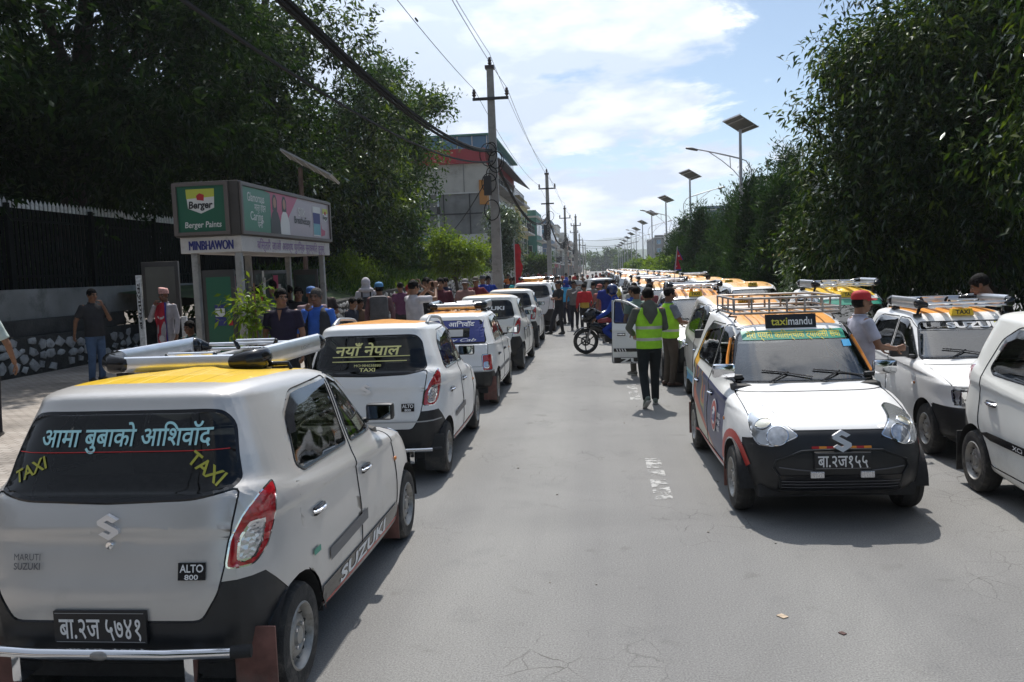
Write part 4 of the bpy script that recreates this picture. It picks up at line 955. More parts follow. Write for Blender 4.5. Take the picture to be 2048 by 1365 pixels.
# ---------------------------------------------------------------- trees and plants
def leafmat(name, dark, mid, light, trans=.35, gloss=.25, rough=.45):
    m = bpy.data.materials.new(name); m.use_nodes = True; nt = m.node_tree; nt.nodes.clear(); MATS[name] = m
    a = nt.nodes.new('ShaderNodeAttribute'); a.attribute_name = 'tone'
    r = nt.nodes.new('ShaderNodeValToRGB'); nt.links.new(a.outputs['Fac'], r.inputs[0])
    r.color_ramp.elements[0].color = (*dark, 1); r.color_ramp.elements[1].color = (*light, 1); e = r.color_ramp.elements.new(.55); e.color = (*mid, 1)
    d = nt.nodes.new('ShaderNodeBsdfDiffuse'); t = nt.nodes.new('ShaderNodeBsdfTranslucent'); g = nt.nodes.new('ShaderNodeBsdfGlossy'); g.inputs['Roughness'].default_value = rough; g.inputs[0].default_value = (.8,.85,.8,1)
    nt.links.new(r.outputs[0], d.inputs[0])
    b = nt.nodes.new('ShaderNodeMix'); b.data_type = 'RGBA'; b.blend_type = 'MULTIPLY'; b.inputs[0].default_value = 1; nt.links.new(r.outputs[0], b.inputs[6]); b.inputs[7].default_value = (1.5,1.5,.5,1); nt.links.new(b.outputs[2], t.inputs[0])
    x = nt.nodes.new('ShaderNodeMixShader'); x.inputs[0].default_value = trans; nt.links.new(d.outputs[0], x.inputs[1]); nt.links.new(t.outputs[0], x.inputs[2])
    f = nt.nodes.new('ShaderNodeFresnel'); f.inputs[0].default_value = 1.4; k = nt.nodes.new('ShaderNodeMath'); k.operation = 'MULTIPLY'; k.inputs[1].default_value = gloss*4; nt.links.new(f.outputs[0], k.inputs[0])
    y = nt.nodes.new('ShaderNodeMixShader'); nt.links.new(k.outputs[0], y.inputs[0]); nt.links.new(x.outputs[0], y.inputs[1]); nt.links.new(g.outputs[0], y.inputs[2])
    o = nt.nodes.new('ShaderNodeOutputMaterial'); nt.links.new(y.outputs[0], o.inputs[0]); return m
def unit(a): return a/np.maximum(np.linalg.norm(a, axis=-1, keepdims=True), 1e-9)
def leaf_arrays(rng, P, D, length, width, droop, lift=0.0):
    """one folded blade (two quads) per point: base P, heading D"""
    n = len(P); Ln = length*rng.uniform(.65, 1.3, (n,1)); D = unit(D); D[:,2] -= droop; D = unit(D)
    S = unit(np.cross(D, unit(rng.normal(size=(n,3))+np.array([0,0,1.2])))); Nn = np.cross(S, D); wd = Ln*width
    a = P; m = P+D*Ln*.5; t = P+D*Ln; t[:,2] -= (droop*.25*Ln)[:,0]
    V = np.stack([a, m+S*wd*.5+Nn*wd*.18, t, m-S*wd*.5+Nn*wd*.18, m], 1).reshape(-1, 3)
    i = np.arange(n)[:,None]*5
    F = np.concatenate([i+np.array([[0,1,2,4]]), i+np.array([[0,4,2,3]])], 1).reshape(-1, 4)
    return V, F
def crown(name, root, lobes, n, length, width, m, seed, droop=.25, clump=26, spread=.55, shell=.45, tone=(0,1)):
    """lobes: (centre, radii, weight). leaves sit on twigs gathered in clumps near the lobe skins"""
    rng = np.random.default_rng(seed); nc = max(1, n//clump)
    w = np.array([l[2] for l in lobes], float); w /= w.sum(); pick = rng.choice(len(lobes), nc, p=w)
    cen = np.array([l[0] for l in lobes], float)[pick]; rad = np.array([l[1] for l in lobes], float)[pick]
    d = unit(rng.normal(size=(nc,3))); r = rng.uniform(0, 1, (nc,1))**shell
    wob = 1+.22*np.sin(d[:,:1]*5+pick[:,None])*np.cos(d[:,1:2]*4.2+1.3*pick[:,None])
    Cc = cen+d*rad*r*wob
    out = unit(d/rad*rad.mean()+rng.normal(size=(nc,3))*.35)
    tw = rng.uniform(0, 1, (nc, clump, 1))                    # place along the twig
    P = Cc[:,None,:]+out[:,None,:]*(tw-.5)*spread*1.6+rng.normal(size=(nc, clump, 3))*spread*.22
    D = out[:,None,:]*.7+unit(rng.normal(size=(nc, clump, 3)))*.9
    ct = rng.uniform(0, 1, (nc, 1)); T = np.clip(ct*.6+rng.uniform(0, .5, (nc, clump))*.8, 0, 1)*(tone[1]-tone[0])+tone[0]
    V, F = leaf_arrays(rng, P.reshape(-1,3), D.reshape(-1,3), length, width, droop)
    return npmesh(name, V, F, [m], None, root, False, np.repeat(T.reshape(-1), 2))
def trunk(root, base, top, r0, r1, limbs, m, seed=1, bend=.25):
    rnd = random.Random(seed); b = MB(); base = Vector(base); top = Vector(top); pts = []; rr = []
    for i in range(8):
        t = i/7; p = base.lerp(top, t)+Vector((math.sin(t*4+seed)*bend*t, math.cos(t*3.1+seed)*bend*t, 0)); pts.append(p); rr.append(lerp(r0, r1, t)*(1.35 if i == 0 else 1))
    b.tube(pts, rr, m, 12)
    for (t, tip, rl) in limbs:
        i = min(int(t*7), 6); s = pts[i].lerp(pts[i+1], t*7-i); e = Vector(tip); mid = s.lerp(e, .5)+Vector((rnd.uniform(-.3,.3), rnd.uniform(-.3,.3), (e-s).length*.10)); L_ = []
        for q in np.linspace(0, 1, 7): L_.append(s*(1-q)**2+mid*2*q*(1-q)+e*q*q)
        b.tube(L_, [lerp(rl, rl*.25, q) for q in np.linspace(0, 1, 7)], m, 8)
        for z in range(4):
            q = rnd.uniform(.4, .95); p = L_[int(q*6)]; b.tube([p, p+Vector((rnd.uniform(-1,1), rnd.uniform(-1,1), rnd.uniform(-.2,.9)))*rl*6], [rl*.3, rl*.08], m, 6)
    return b.build('trunk', None, root)
def tree(name, label, base, lobes, n, length, width, m, seed, r0=.2, droop=.25, clump=26, spread=.55, shell=.45, group=None, cat='tree', top=None, tone=(0,1), bark='bark'):
    base = Vector(base); root = thing(name, label, cat, base, 0, group); ll = [((Vector(c)-base)[:], r, w) for c, r, w in lobes]
    hi = max(l[0][2]+l[1][2]*.4 for l in ll); tp = top or (sum(l[0][0] for l in ll)/len(ll), sum(l[0][1] for l in ll)/len(ll), hi)
    big = sorted(ll, key=lambda l: -l[2])[:9]
    trunk(root, (0,0,-.1), tp, r0, r0*.3, [(min(.85, max(.25, (l[0][2]/hi)*.62)), (l[0][0]*.95, l[0][1]*.95, l[0][2]), r0*.42) for l in big], MATS[bark], seed)
    crown('crown', root, ll, n, length, width, m, seed, droop, clump, spread, shell, tone); return root
# ---------------------------------------------------------------- ground, road, walls
cars_mats(); more_mats(); mat('grey_rail', (.30,.31,.32), .35, .6)
mat('bark', (.07,.055,.042), .9, var=.4, vscale=6, bump=.8, bscale=14); mat('bark_pale', (.16,.13,.10), .9, var=.4, vscale=8, bump=.6, bscale=20)
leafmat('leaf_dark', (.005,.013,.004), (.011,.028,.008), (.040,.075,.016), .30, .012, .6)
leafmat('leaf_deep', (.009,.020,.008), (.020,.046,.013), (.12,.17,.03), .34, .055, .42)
leafmat('leaf_mid', (.018,.045,.010), (.040,.085,.018), (.11,.16,.03), .38, .04, .5)
leafmat('leaf_light', (.06,.11,.015), (.13,.20,.025), (.24,.30,.05), .42, .03, .5)
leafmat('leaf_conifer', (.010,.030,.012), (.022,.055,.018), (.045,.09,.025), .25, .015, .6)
leafmat('leaf_silver', (.05,.08,.05), (.10,.14,.10), (.22,.26,.20), .25, .10, .4)
def struct(name, b, m=None, **k):
    o = b.build(name, m, None, k.get('smooth', False)); o['kind'] = 'structure'; return o
def asphalt():
    m = bpy.data.materials.new('asphalt'); m.use_nodes = True; MATS['asphalt'] = m; nt = m.node_tree; b = nt.nodes['Principled BSDF']; b.inputs['Roughness'].default_value = .86
    tc = nt.nodes.new('ShaderNodeTexCoord'); ln = nt.links.new
    def noise(s, d=6, r=.6, dist=0.0):
        n = nt.nodes.new('ShaderNodeTexNoise'); n.inputs['Scale'].default_value = s; n.inputs['Detail'].default_value = d; n.inputs['Roughness'].default_value = r; n.inputs['Distortion'].default_value = dist; ln(tc.outputs['Object'], n.inputs['Vector']); return n.outputs[0]
    def ramp(i, a, ca, z, cz):
        r = nt.nodes.new('ShaderNodeValToRGB'); ln(i, r.inputs[0]); r.color_ramp.elements[0].position = a; r.color_ramp.elements[1].position = z; r.color_ramp.elements[0].color = (*ca, 1); r.color_ramp.elements[1].color = (*cz, 1); return r.outputs[0]
    def mix(f, a, c, mode='MIX'):
        x = nt.nodes.new('ShaderNodeMix'); x.data_type = 'RGBA'; x.blend_type = mode
        for s, v in ((0, f), (6, a), (7, c)):
            if isinstance(v, (int, float)): x.inputs[s].default_value = v
            elif isinstance(v, tuple): x.inputs[s].default_value = (*v, 1)
            else: ln(v, x.inputs[s])
        return x.outputs[2]
    base = ramp(noise(.35, 7, .62, .6), .32, (.176,.174,.171), .70, (.240,.237,.231))
    grain = ramp(noise(95, 3, .7), .30, (.55,.55,.55), .72, (1.35,1.35,1.33)); base = mix(1.0, base, grain, 'MULTIPLY')
    patch = ramp(noise(1.7, 5, .6), .58, (1,1,1), .72, (.86,.86,.87)); base = mix(1.0, base, patch, 'MULTIPLY')
    mp = nt.nodes.new('ShaderNodeMapping'); mp.inputs['Scale'].default_value = (1.15, .045, 1); ln(tc.outputs['Object'], mp.inputs[0])
    ns = nt.nodes.new('ShaderNodeTexNoise'); ns.inputs['Scale'].default_value = 1.0; ns.inputs['Detail'].default_value = 5; ln(mp.outputs[0], ns.inputs['Vector'])
    base = mix(1.0, base, ramp(ns.outputs[0], .35, (.86,.86,.87), .62, (1.06,1.06,1.05)), 'MULTIPLY')          # tyre tracks down the lanes
    base = mix(1.0, base, ramp(noise(2.6, 3, .5, .4), .66, (1,1,1), .74, (.80,.79,.78)), 'MULTIPLY')              # oil and damp stains
    # fine crazing, only in worn areas
    wv = nt.nodes.new('ShaderNodeMix'); wv.data_type = 'VECTOR'; wv.inputs[0].default_value = .10; ln(tc.outputs['Object'], wv.inputs[4])
    nn = nt.nodes.new('ShaderNodeTexNoise'); nn.inputs['Scale'].default_value = 5; nn.inputs['Detail'].default_value = 4; ln(tc.outputs['Object'], nn.inputs['Vector']); ln(nn.outputs['Color'], wv.inputs[5])
    vo = nt.nodes.new('ShaderNodeTexVoronoi'); vo.feature = 'DISTANCE_TO_EDGE'; vo.inputs['Scale'].default_value = 5.2; ln(wv.outputs[1], vo.inputs['Vector'])
    cr = ramp(vo.outputs['Distance'], .006, (.42,.40,.38), .022, (1,1,1))
    area = ramp(noise(.42, 4, .55), .50, (0,0,0), .60, (1,1,1)); brk = ramp(noise(3.2, 4, .6), .42, (0,0,0), .58, (1,1,1))
    fac = mix(1.0, area, brk, 'MULTIPLY'); base = mix(1.0, base, mix(fac, (1,1,1), cr), 'MULTIPLY')
    # bits of pale chippings
    v2 = nt.nodes.new('ShaderNodeTexVoronoi'); v2.inputs['Scale'].default_value = 22; ln(tc.outputs['Object'], v2.inputs['Vector'])
    chip = ramp(v2.outputs['Distance'], .05, (1,1,1), .09, (0,0,0)); sel = ramp(noise(24, 2, .5), .60, (0,0,0), .64, (1,1,1)); base = mix(mix(1.0, chip, sel, 'MULTIPLY'), base, (.38,.37,.35))
    ln(base, b.inputs['Base Color'])
    bp = nt.nodes.new('ShaderNodeBump'); bp.inputs['Strength'].default_value = .5; bp.inputs['Distance'].default_value = .01; ln(noise(120, 3, .7), bp.inputs['Height']); ln(bp.outputs[0], b.inputs['Normal'])
asphalt()
mat('soil', (.12,.10,.075), .95, var=.4, vscale=.6, bump=.5, bscale=8); mat('grassy', (.045,.075,.022), .95, var=.5, vscale=1.5, bump=.8, bscale=30)
def paving():
    m = mat('paving', (.36,.325,.29), .85, var=.22, vscale=.9, dirt=(.12,.105,.09), dscale=.8); nt = m.node_tree; b = nt.nodes['Principled BSDF']
    tc = nt.nodes.new('ShaderNodeTexCoord'); br = nt.nodes.new('ShaderNodeTexBrick'); br.inputs['Scale'].default_value = 3.0; br.inputs['Mortar Size'].default_value = .02; br.inputs['Color1'].default_value = (1,1,1,1); br.inputs['Color2'].default_value = (.8,.78,.76,1); br.inputs['Mortar'].default_value = (.4,.38,.35,1)
    nt.links.new(tc.outputs['Object'], br.inputs['Vector']); x = nt.nodes.new('ShaderNodeMix'); x.data_type = 'RGBA'; x.blend_type = 'MULTIPLY'; x.inputs[0].default_value = 1
    src = b.inputs['Base Color'].links[0].from_socket; nt.links.new(src, x.inputs[6]); nt.links.new(br.outputs[0], x.inputs[7]); nt.links.new(x.outputs[2], b.inputs['Base Color'])
paving()
mat('concrete', (.27,.26,.24), .9, var=.2, vscale=2.2, bump=.4, bscale=25, dirt=(.10,.095,.085), dscale=1.2); mat('concrete_dark', (.055,.052,.046), .95, var=.5, vscale=2.5, bump=.7, bscale=16)
mat('whitewash', (.24,.235,.215), .9, var=.25, vscale=1.4, dirt=(.05,.05,.042), dscale=1.1, bump=.3, bscale=20); mat('pole_concrete', (.33,.32,.30), .85, var=.15, vscale=3, bump=.35, bscale=40, dirt=(.15,.14,.13), dscale=2.5)
KERB_L, KERB_R = -3.45, 5.3
b = MB(); b.add([(-9000,-400,-.06),(9000,-400,-.06),(9000,9000,-.06),(-9000,9000,-.06)], [(0,1,2,3)], MATS['soil']); struct('ground', b)
b = MB(); b.add([(KERB_L-.02,-40,0),(KERB_R+.02,-40,0),(KERB_R+.02,700,0),(KERB_L-.02,700,0)], [(0,1,2,3)], MATS['asphalt']); struct('road', b)
b = MB(); b.box((KERB_L-.18,-40,-.05), (KERB_L,500,.15), MATS['concrete'], None, .012); struct('kerb', b)
b = MB(); b.box((KERB_R,-40,-.05), (KERB_R+.2,500,.16), MATS['concrete'], None, .012); struct('median_kerb', b)
b = MB(); b.add([(-11.45,-40,.30),(KERB_L-.18,-40,.152),(KERB_L-.18,500,.152),(-11.45,500,.30)], [(0,1,2,3)], MATS['paving']); struct('pavement', b)
b = MB(); b.add([(KERB_R+.2,-40,.13),(11,-40,.13),(11,500,.13),(KERB_R+.2,500,.13)], [(0,1,2,3)], MATS['grassy']); struct('median', b)
b = MB(); b.add([(11,-40,.0),(19.5,-40,.0),(19.5,500,.0),(11,500,.0)], [(0,1,2,3)], MATS['asphalt']); struct('far_road', b)
# worn lane dashes
m = mat('road_paint', (.37,.37,.36), .8, var=.15, vscale=8); nt = m.node_tree; pr = nt.nodes['Principled BSDF']
tc = nt.nodes.new('ShaderNodeTexCoord'); nz = nt.nodes.new('ShaderNodeTexNoise'); nz.inputs['Scale'].default_value = 5.5; nz.inputs['Detail'].default_value = 8; nz.inputs['Roughness'].default_value = .75; nt.links.new(tc.outputs['Object'], nz.inputs['Vector'])
rp = nt.nodes.new('ShaderNodeMapRange'); rp.inputs[1].default_value = .475; rp.inputs[2].default_value = .545; nt.links.new(nz.outputs[0], rp.inputs[0]); nt.links.new(rp.outputs[0], pr.inputs['Alpha'])
b = MB()
for y0, y1 in ((7.3,8.0),(8.15,8.9),(12.9,14.6),(18.5,20.2),(24.2,25.8),(29.8,31.4),(35.4,37)): b.add([(.44,y0,.004),(.60,y0,.004),(.60,y1,.004),(.44,y1,.004)], [(0,1,2,3)], m)
struct('lane_marking', b)
# pebbles and scraps on the road
b = MB(); rnd = random.Random(4)
for q in range(20):
    x, y = rnd.uniform(-1.2, 3.6), rnd.uniform(4.2, 15); s = rnd.uniform(.005, .012)
    b.ell((x, y, s*.4), (s, s*rnd.uniform(.6,1.3), s*.6), mat('pebble', (.30,.27,.23), .9, var=.4, vscale=3), 6, 4)
o = b.build('grit', None, None); o['kind'] = 'stuff'
for (x, y, c, s, lb) in ((1565,1234,(.42,.33,.24),.027,'small tan scrap of card lying on the bare asphalt'), (1685,1268,(.09,.05,.045),.018,'small dark brown stone lying on the bare asphalt')):
    p = gnd(x, y); b = MB(); b.box((-s*.8,-s,.001), (s*.8,s,.006), mat('scrap'+str(x), c, .9, var=.3, vscale=30), Matrix.Rotation(.6,4,'Z'), .001); o = b.build('litter', None); o.location = p; tag(o, lb, 'litter')
# ---- rubble wall, plinth and iron fence on the left
mat('mortar_dark', (.026,.026,.022), .95, var=.5, vscale=5, bump=1.0, bscale=18); mat('limewashed_stone', (.34,.34,.33), .9, var=.45, vscale=3, dirt=(.035,.035,.03), dscale=5, bump=.5, bscale=30)
def stone_face(b, X, y0, y1, zb, zt, seed, sz=(.18,.32)):
    """irregular flattened stones laid in rough courses on the face x = X"""
    rnd = random.Random(seed); z = lambda y: (zb(y), zt(y)); row = 0; h = 0
    y = y0
    cols = []
    while y < y1:
        w = rnd.uniform(*sz)*1.15; lo, hi = z(y); zz = lo+rnd.uniform(.0,.08)
        while zz < hi-.08:
            hgt = rnd.uniform(.15,.27)
            if rnd.random() < .93 and zz+hgt*.75 < hi:
                cy, cz = y+w/2+rnd.uniform(-.05,.05), zz+hgt/2; n = rnd.randint(4,7); ry, rz = w*.57*rnd.uniform(.8,1.05), hgt*.55*rnd.uniform(.85,1.05); a0 = rnd.uniform(0,6)
                o1 = [(X, cy+math.cos(a0+6.283*i/n)*ry*(q:=rnd.uniform(.62,1.18)), cz+math.sin(a0+6.283*i/n)*rz*q) for i in range(n)]
                o2 = [(X+.018, cy+(p[1]-cy)*.94, cz+(p[2]-cz)*.93) for p in o1]; o3 = [(X+.030, cy+(p[1]-cy)*.7, cz+(p[2]-cz)*.6) for p in o1]
                b.rings([o1[::-1], o2[::-1], o3[::-1]], MATS['limewashed_stone'])
            zz += hgt+.004
        y += w+.01
W1 = thing('stone_wall', 'low rubble wall with whitewashed stones running under the iron fence', 'wall', (-11.5, 5, .3))
b = MB(); zt = lambda y: 1.02+.003*(y-5)
vs = []
b.box((-.35,-25,-.4), (0,15,.76), MATS['mortar_dark'], None, .02); b.build('wall_core', None, W1)
b = MB(); stone_face(b, 0, -6, 15, lambda y: .0, lambda y: .74, 5); b.build('stones', None, W1)
b = MB(); b.box((-.9,-25,.76), (-.36,15,1.09), MATS['concrete_dark'], None, .02); b.build('brick_step', None, W1)
W2 = thing('stone_wall', 'rising rubble wall behind the waiting people below the grassy bank', 'wall', (-7.7, 20, .2))
b = MB(); b.prism([(0,-.3),(48,-.3),(48,2.0),(14,1.35),(0,1.02)], -.45, 0, MATS['mortar_dark'], lambda a, c, h: (h, a, c)); b.build('wall_core', None, W2, False)
b = MB(); stone_face(b, 0, 0, 46, lambda y: .0, lambda y: 1.0+.021*y, 9, (.2,.34)); b.build('stones', None, W2)
b = MB(); b.box((-3.8,0,-.3), (-.45,.4,.95), MATS['mortar_dark'], None, .02); b.build('return_wall', None, W2)
P1 = MB(); P1.box((-12.5,-20,1.39), (-12.0,34,2.03), MATS['whitewash'], None, .02); o = P1.build('plinth_wall', None, None); tag(o, 'stained whitewashed plinth wall carrying the iron fence', 'wall')
FN = thing('iron_fence', 'tall dark iron fence with white painted spear tips along the park', 'fence', (-12.2, 0, 2.03))
mat('iron_dark', (.006,.008,.0075), .8, var=.3, vscale=6, spec=.1); mat('tip_white', (.70,.71,.70), .6, var=.25, vscale=20)
b = MB(); t = MB()
y = -4.0; i = 0
while y < 62:
    z1 = 1.72; b.box((-.012,y-.045,.0), (.012,y+.045,z1), MATS['iron_dark'])
    t.add([(-.014,y-.042,z1),(.014,y-.042,z1),(.014,y+.042,z1),(-.014,y+.042,z1),(-.014,y-.042,z1+.13),(.014,y-.042,z1+.13),(.014,y+.042,z1+.13),(-.014,y+.042,z1+.13),(0,y,z1+.22)], [(0,3,2,1),(0,1,5,4),(1,2,6,5),(2,3,7,6),(3,0,4,7),(4,5,8),(5,6,8),(6,7,8),(7,4,8)], MATS['tip_white'])
    y += .145; i += 1
b.build('paling', None, FN, False); t.build('spear_tip', None, FN, False)
b = MB()
for z in (.25,1.45): b.box((.014,-4,z), (.05,62,z+.05), MATS['iron_dark'])
b.build('rail', None, FN, False)
for y in np.arange(-3.93, 62, 2.9): b = MB(); b.box((.052,y-.05,0), (.13,y+.05,1.80), MATS['iron_dark']); b.build('fence_post', None, FN, False)
# grassy bank behind the rising wall
b = MB(); vs = []; fs = []
ys = np.linspace(20, 66, 24); rnd = random.Random(2)
for y in ys:
    t_ = (y-20)/46
    for x, z in ((-8.1, 1.1+.9*t_),(-9.2, 1.5+1.2*t_),(-10.6, 1.8+1.2*t_),(-12.6, 2.0+.8*t_)): vs.append((x, y, z+rnd.uniform(-.1,.1)))
b.add(vs, [(i*4+j, i*4+j+1, i*4+4+j+1, i*4+4+j) for i in range(23) for j in range(3)], MATS['grassy']); struct('bank', b, smooth=True)
rng = np.random.default_rng(8); n = 9000
Py = rng.uniform(27, 66, n); Px = rng.uniform(-11.5, -7.9, n); Pz = 1.15+.9*(Py-20)/46+.30*(-7.9-Px); Pp = np.stack([Px,Py,Pz],1); Dd = rng.normal(size=(n,3))*.6+np.array([.1,0,1.0])
V, F = leaf_arrays(rng, Pp, Dd, .42, .14, .2); g = npmesh('bank_grass', V, F, [MATS['leaf_mid']], None, None, False, np.repeat(rng.uniform(.2,1,n),2)); g['kind'] = 'stuff'
# ---- far country
mat('forest', (.030,.055,.022), .95, var=.5, vscale=.02, bump=1.0, bscale=.05); mat('mountain', (.06,.085,.06), .95, var=.3, vscale=.002)
def ridge(name, Y, x0, x1, hgt, m, depth, n=140, amp=.2, seed=1, f=6):
    rnd = np.random.default_rng(seed); xs = np.linspace(x0, x1, n); ph = rnd.uniform(0, 6.28, 12); vs = []; fs = []
    for i, x in enumerate(xs):
        u = (x-x0)/(x1-x0)*f; z = hgt(x)*(1+amp*sum(math.sin(u*(k+1)*1.7+ph[k])/(k+1)**1.1 for k in range(12))/2)
        for q, e in ((0,0),(.35,.55),(.7,.9),(1.0,1.0),(1.5,.5)): vs.append((x, Y+depth*q, max(-.2, z*e+rnd.normal()*z*.012)-.3))
    fs = [(i*5+j, i*5+j+1, i*5+5+j+1, i*5+5+j) for i in range(n-1) for j in range(4)]
    b = MB(); b.add(vs, fs, m); struct(name, b, smooth=True)
ridge('forest_hill', 1300, -900, 1100, lambda x: 24+10*math.exp(-((x-150)/300)**2), MATS['forest'], 400, 300, .10, 3, 9)
ridge('mountain', 3600, -3000, 4200, lambda x: 78+90*math.exp(-((x-120)/420)**2), MATS['mountain'], 1500, 200, .16, 5, 5)
# ---------------------------------------------------------------- buildings
mat('wall_cream', (.46,.44,.40), .85, var=.12, vscale=.8, dirt=(.22,.20,.17), dscale=.5); mat('wall_red', (.33,.035,.045), .7, var=.12, vscale=.7); mat('wall_crimson', (.40,.02,.03), .7)
mat('wall_grey', (.20,.20,.195), .9, var=.25, vscale=.6, bump=.3, bscale=6, dirt=(.10,.10,.095), dscale=.5); mat('wall_teal', (.09,.24,.20), .8, var=.15, vscale=.7); mat('wall_blue', (.13,.19,.26), .8, var=.15, vscale=.7)
mat('wall_pink', (.34,.22,.18), .85, var=.15, vscale=.9); mat('wall_brick', (.25,.10,.07), .9, var=.3, vscale=2); mat('wall_white', (.58,.57,.55), .85, var=.1, vscale=.8, dirt=(.3,.29,.27), dscale=.6); mat('wall_yellow', (.42,.35,.14), .8, var=.15, vscale=.7)
mat('pane', (.03,.04,.05), .08, spec=.8); mat('pane_blue', (.10,.22,.34), .08, .3, spec=.8); mat('sign_green', (.03,.22,.13), .5, var=.1); mat('frame_dark', (.03,.03,.032), .6); mat('roof_sheet', (.10,.10,.11), .6, var=.2); mat('shop_dark', (.03,.028,.026), .8, var=.5, vscale=3); mat('orange_wall', (.48,.20,.04), .8)
def building(label, x0, x1, y0, y1, h, storeys, wall, seed, group=None, roof='slab', trim='wall_white', shop=True, front=1):
    """x1 is the street side; windows on the street and on the end that faces down the street"""
    r = thing('building', label, 'building', ((x0+x1)/2, (y0+y1)/2, 0), 0, group); rnd = random.Random(seed); cx, cy = (x0+x1)/2, (y0+y1)/2; a, d = x0-cx, x1-cx; e, f = y0-cy, y1-cy
    b = MB(); b.box((a,e,-.2), (d,f,h), MATS[wall]); b.build('wall', None, r, False)
    b = MB(); b.box((a-.25,e-.25,h+.002), (d+.35,f+.25,h+.22), MATS[trim]); 
    for y in (e+.1, f-.1): b.box((a,y-.1,h+.22), (d,y+.1,h+.95), MATS[wall])
    b.box((d-.2,e+.2,h+.22), (d-.02,f-.2,h+.9), MATS[wall]); rf = b.build('roof', None, r, False)
    if roof == 'tank':
        b = MB(); b.lathe([(.01,1.9),(.25,1.85),(.6,1.55),(.65,.2),(.6,0)], MATS['frame_dark'], 14, Matrix.Translation((d-2.2, 0, h+.9)), False); b.build('water_tank', None, rf)
    if roof == 'hut': b = MB(); b.box((a+.5,e+.8,h+.22), (d-1.6,f-1.5,h+2.7), MATS[trim]); b.box((a+.2,e+.5,h+2.702), (d-1.3,f-1.2,h+2.85), MATS['roof_sheet']); b.build('stair_head', None, rf, False)
    sh = h/storeys; ny = max(2, int((f-e)/2.4)); nx = max(2, int((d-a)/2.6)); pn = MATS[rnd.choice(['pane','pane','pane_blue'])]
    sl = MB()
    for s in range(1, storeys): sl.box((d-.02,e-.06,s*sh-.14), (d+(.9 if s%1 == 0 else .3),f+.06,s*sh+.02), MATS[trim])
    sl.build('balcony_slab', None, r, False)
    for s in range(1 if shop else 0, storeys):
        for k in range(ny):
            yc = lerp(e, f, (k+.5)/ny); w, wh = (f-e)/ny*.62, sh*.52; zb = s*sh+sh*.26
            b = MB(); b.box((d-.03,yc-w/2-.07,zb-.07), (d+.05,yc+w/2+.07,zb+wh+.07), MATS[trim if rnd.random() < .7 else 'frame_dark']); wd = b.build('window', None, r, False)
            b = MB(); 
            for q in (0, 1): b.box((d+.052,yc-w/2+q*w/2+.03,zb), (d+.06,yc+q*w/2-.03,zb+wh), pn)
            b.build('pane', None, wd, False)
        if front:
            for k in range(nx):
                xc = lerp(a, d, (k+.5)/nx); w, wh = (d-a)/nx*.5, sh*.48; zb = s*sh+sh*.28
                b = MB(); b.box((xc-w/2-.07,e-.05,zb-.07), (xc+w/2+.07,e+.03,zb+wh+.07), MATS[trim]); wd = b.build('window', None, r, False)
                b = MB(); b.box((xc-w/2,e-.06,zb), (xc+w/2,e-.052,zb+wh), pn); b.build('pane', None, wd, False)
        # balcony rails
        if rnd.random() < .6 and s > 0:
            b = MB(); z = s*sh+.02
            for zz_ in (.45,.9): b.box((d+.82,e,z+zz_), (d+.86,f,z+zz_+.04), MATS['frame_dark'])
            for y in np.arange(e, f, .45): b.box((d+.825,y,z), (d+.85,y+.03,z+.9), MATS['frame_dark'])
            b.build('balcony_rail', None, r, False)
    if shop:
        for k in range(ny):
            yc = lerp(e, f, (k+.5)/ny); w = (f-e)/ny*.8; b = MB(); b.box((d-.03,yc-w/2,.1), (d+.03,yc+w/2,sh*.72), MATS[rnd.choice(['shop_dark','shop_dark','wall_brick','wall_grey'])]); b.build('shutter', None, r, False)
            b = MB(); b.box((d+.0,yc-w/2,sh*.74), (d+.14,yc+w/2,sh*.93), MATS[rnd.choice(['wall_crimson','sign_green','wall_white','sticker_blue','wall_yellow'])]); b.build('shop_sign', None, r, False)
    return r
# the tall block with the red band
r = thing('building', 'tall concrete block with crimson band and blue glass top behind the first pole', 'building', (-15, 80, 0))
b = MB(); b.box((-6.5,-10,-.2), (6,14,5.2), MATS['wall_white']); b.box((-6.5,-10,5.202), (6,14,8.6), MATS['wall_grey']); b.box((-6.5,-10.02,8.602), (6,14,11.0), MATS['wall_cream']); b.build('wall', None, r, False)
b = MB(); b.box((-6.5,-10.3,11.002), (6.0,14,12.2), MATS['wall_red']); b.box((1.0,-10.36,11.1), (3.6,-10.305,12.15), MATS['wall_crimson']); b.build('red_band', None, r, False)
b = MB(); b.box((-4,-9,12.2), (6.2,12,13.4), MATS['pane_blue'])
for k in range(9): b.box((-4+k*1.25,-9.06,12.2), (-3.92+k*1.25,-9.005,13.4), MATS['wall_white'])
b.box((-4.2,-9.3,13.402), (6.6,12.5,13.55), MATS['wall_teal']); b.box((-4.2,-9.3,12.1), (6.6,-9.07,12.25), MATS['roof_sheet']); b.build('glass_storey', None, r, False)
b = MB()
for k in range(6): b.box((-6.5+k*2.2,-10.06,5.2), (-6.42+k*2.2,-10.005,8.6), MATS['frame_dark'])
b.box((-6.5,-10.06,6.85), (6,-10.01,6.95), MATS['frame_dark']); b.box((-6.5,-10.1,8.56), (6,-10.03,8.66), MATS['wall_white'])
for k in range(5): b.box((-5.5+k*2.4,-10.06,8.7), (-5.45+k*2.4,-10.03,11), MATS['wall_grey'])
b.build('cladding_joint', None, r, False)
b = MB(); b.box((-5.6,-10.5,3.7), (3.4,-10.1,5.15), MATS['sign_green']); b.box((-.6,-10.52,4.1), (2.2,-10.505,4.6), MATS['wall_white']); b.box((-5.2,-10.52,4.1), (-1.2,-10.505,4.35), MATS['wall_white']); b.build('sign_board', None, r, False)
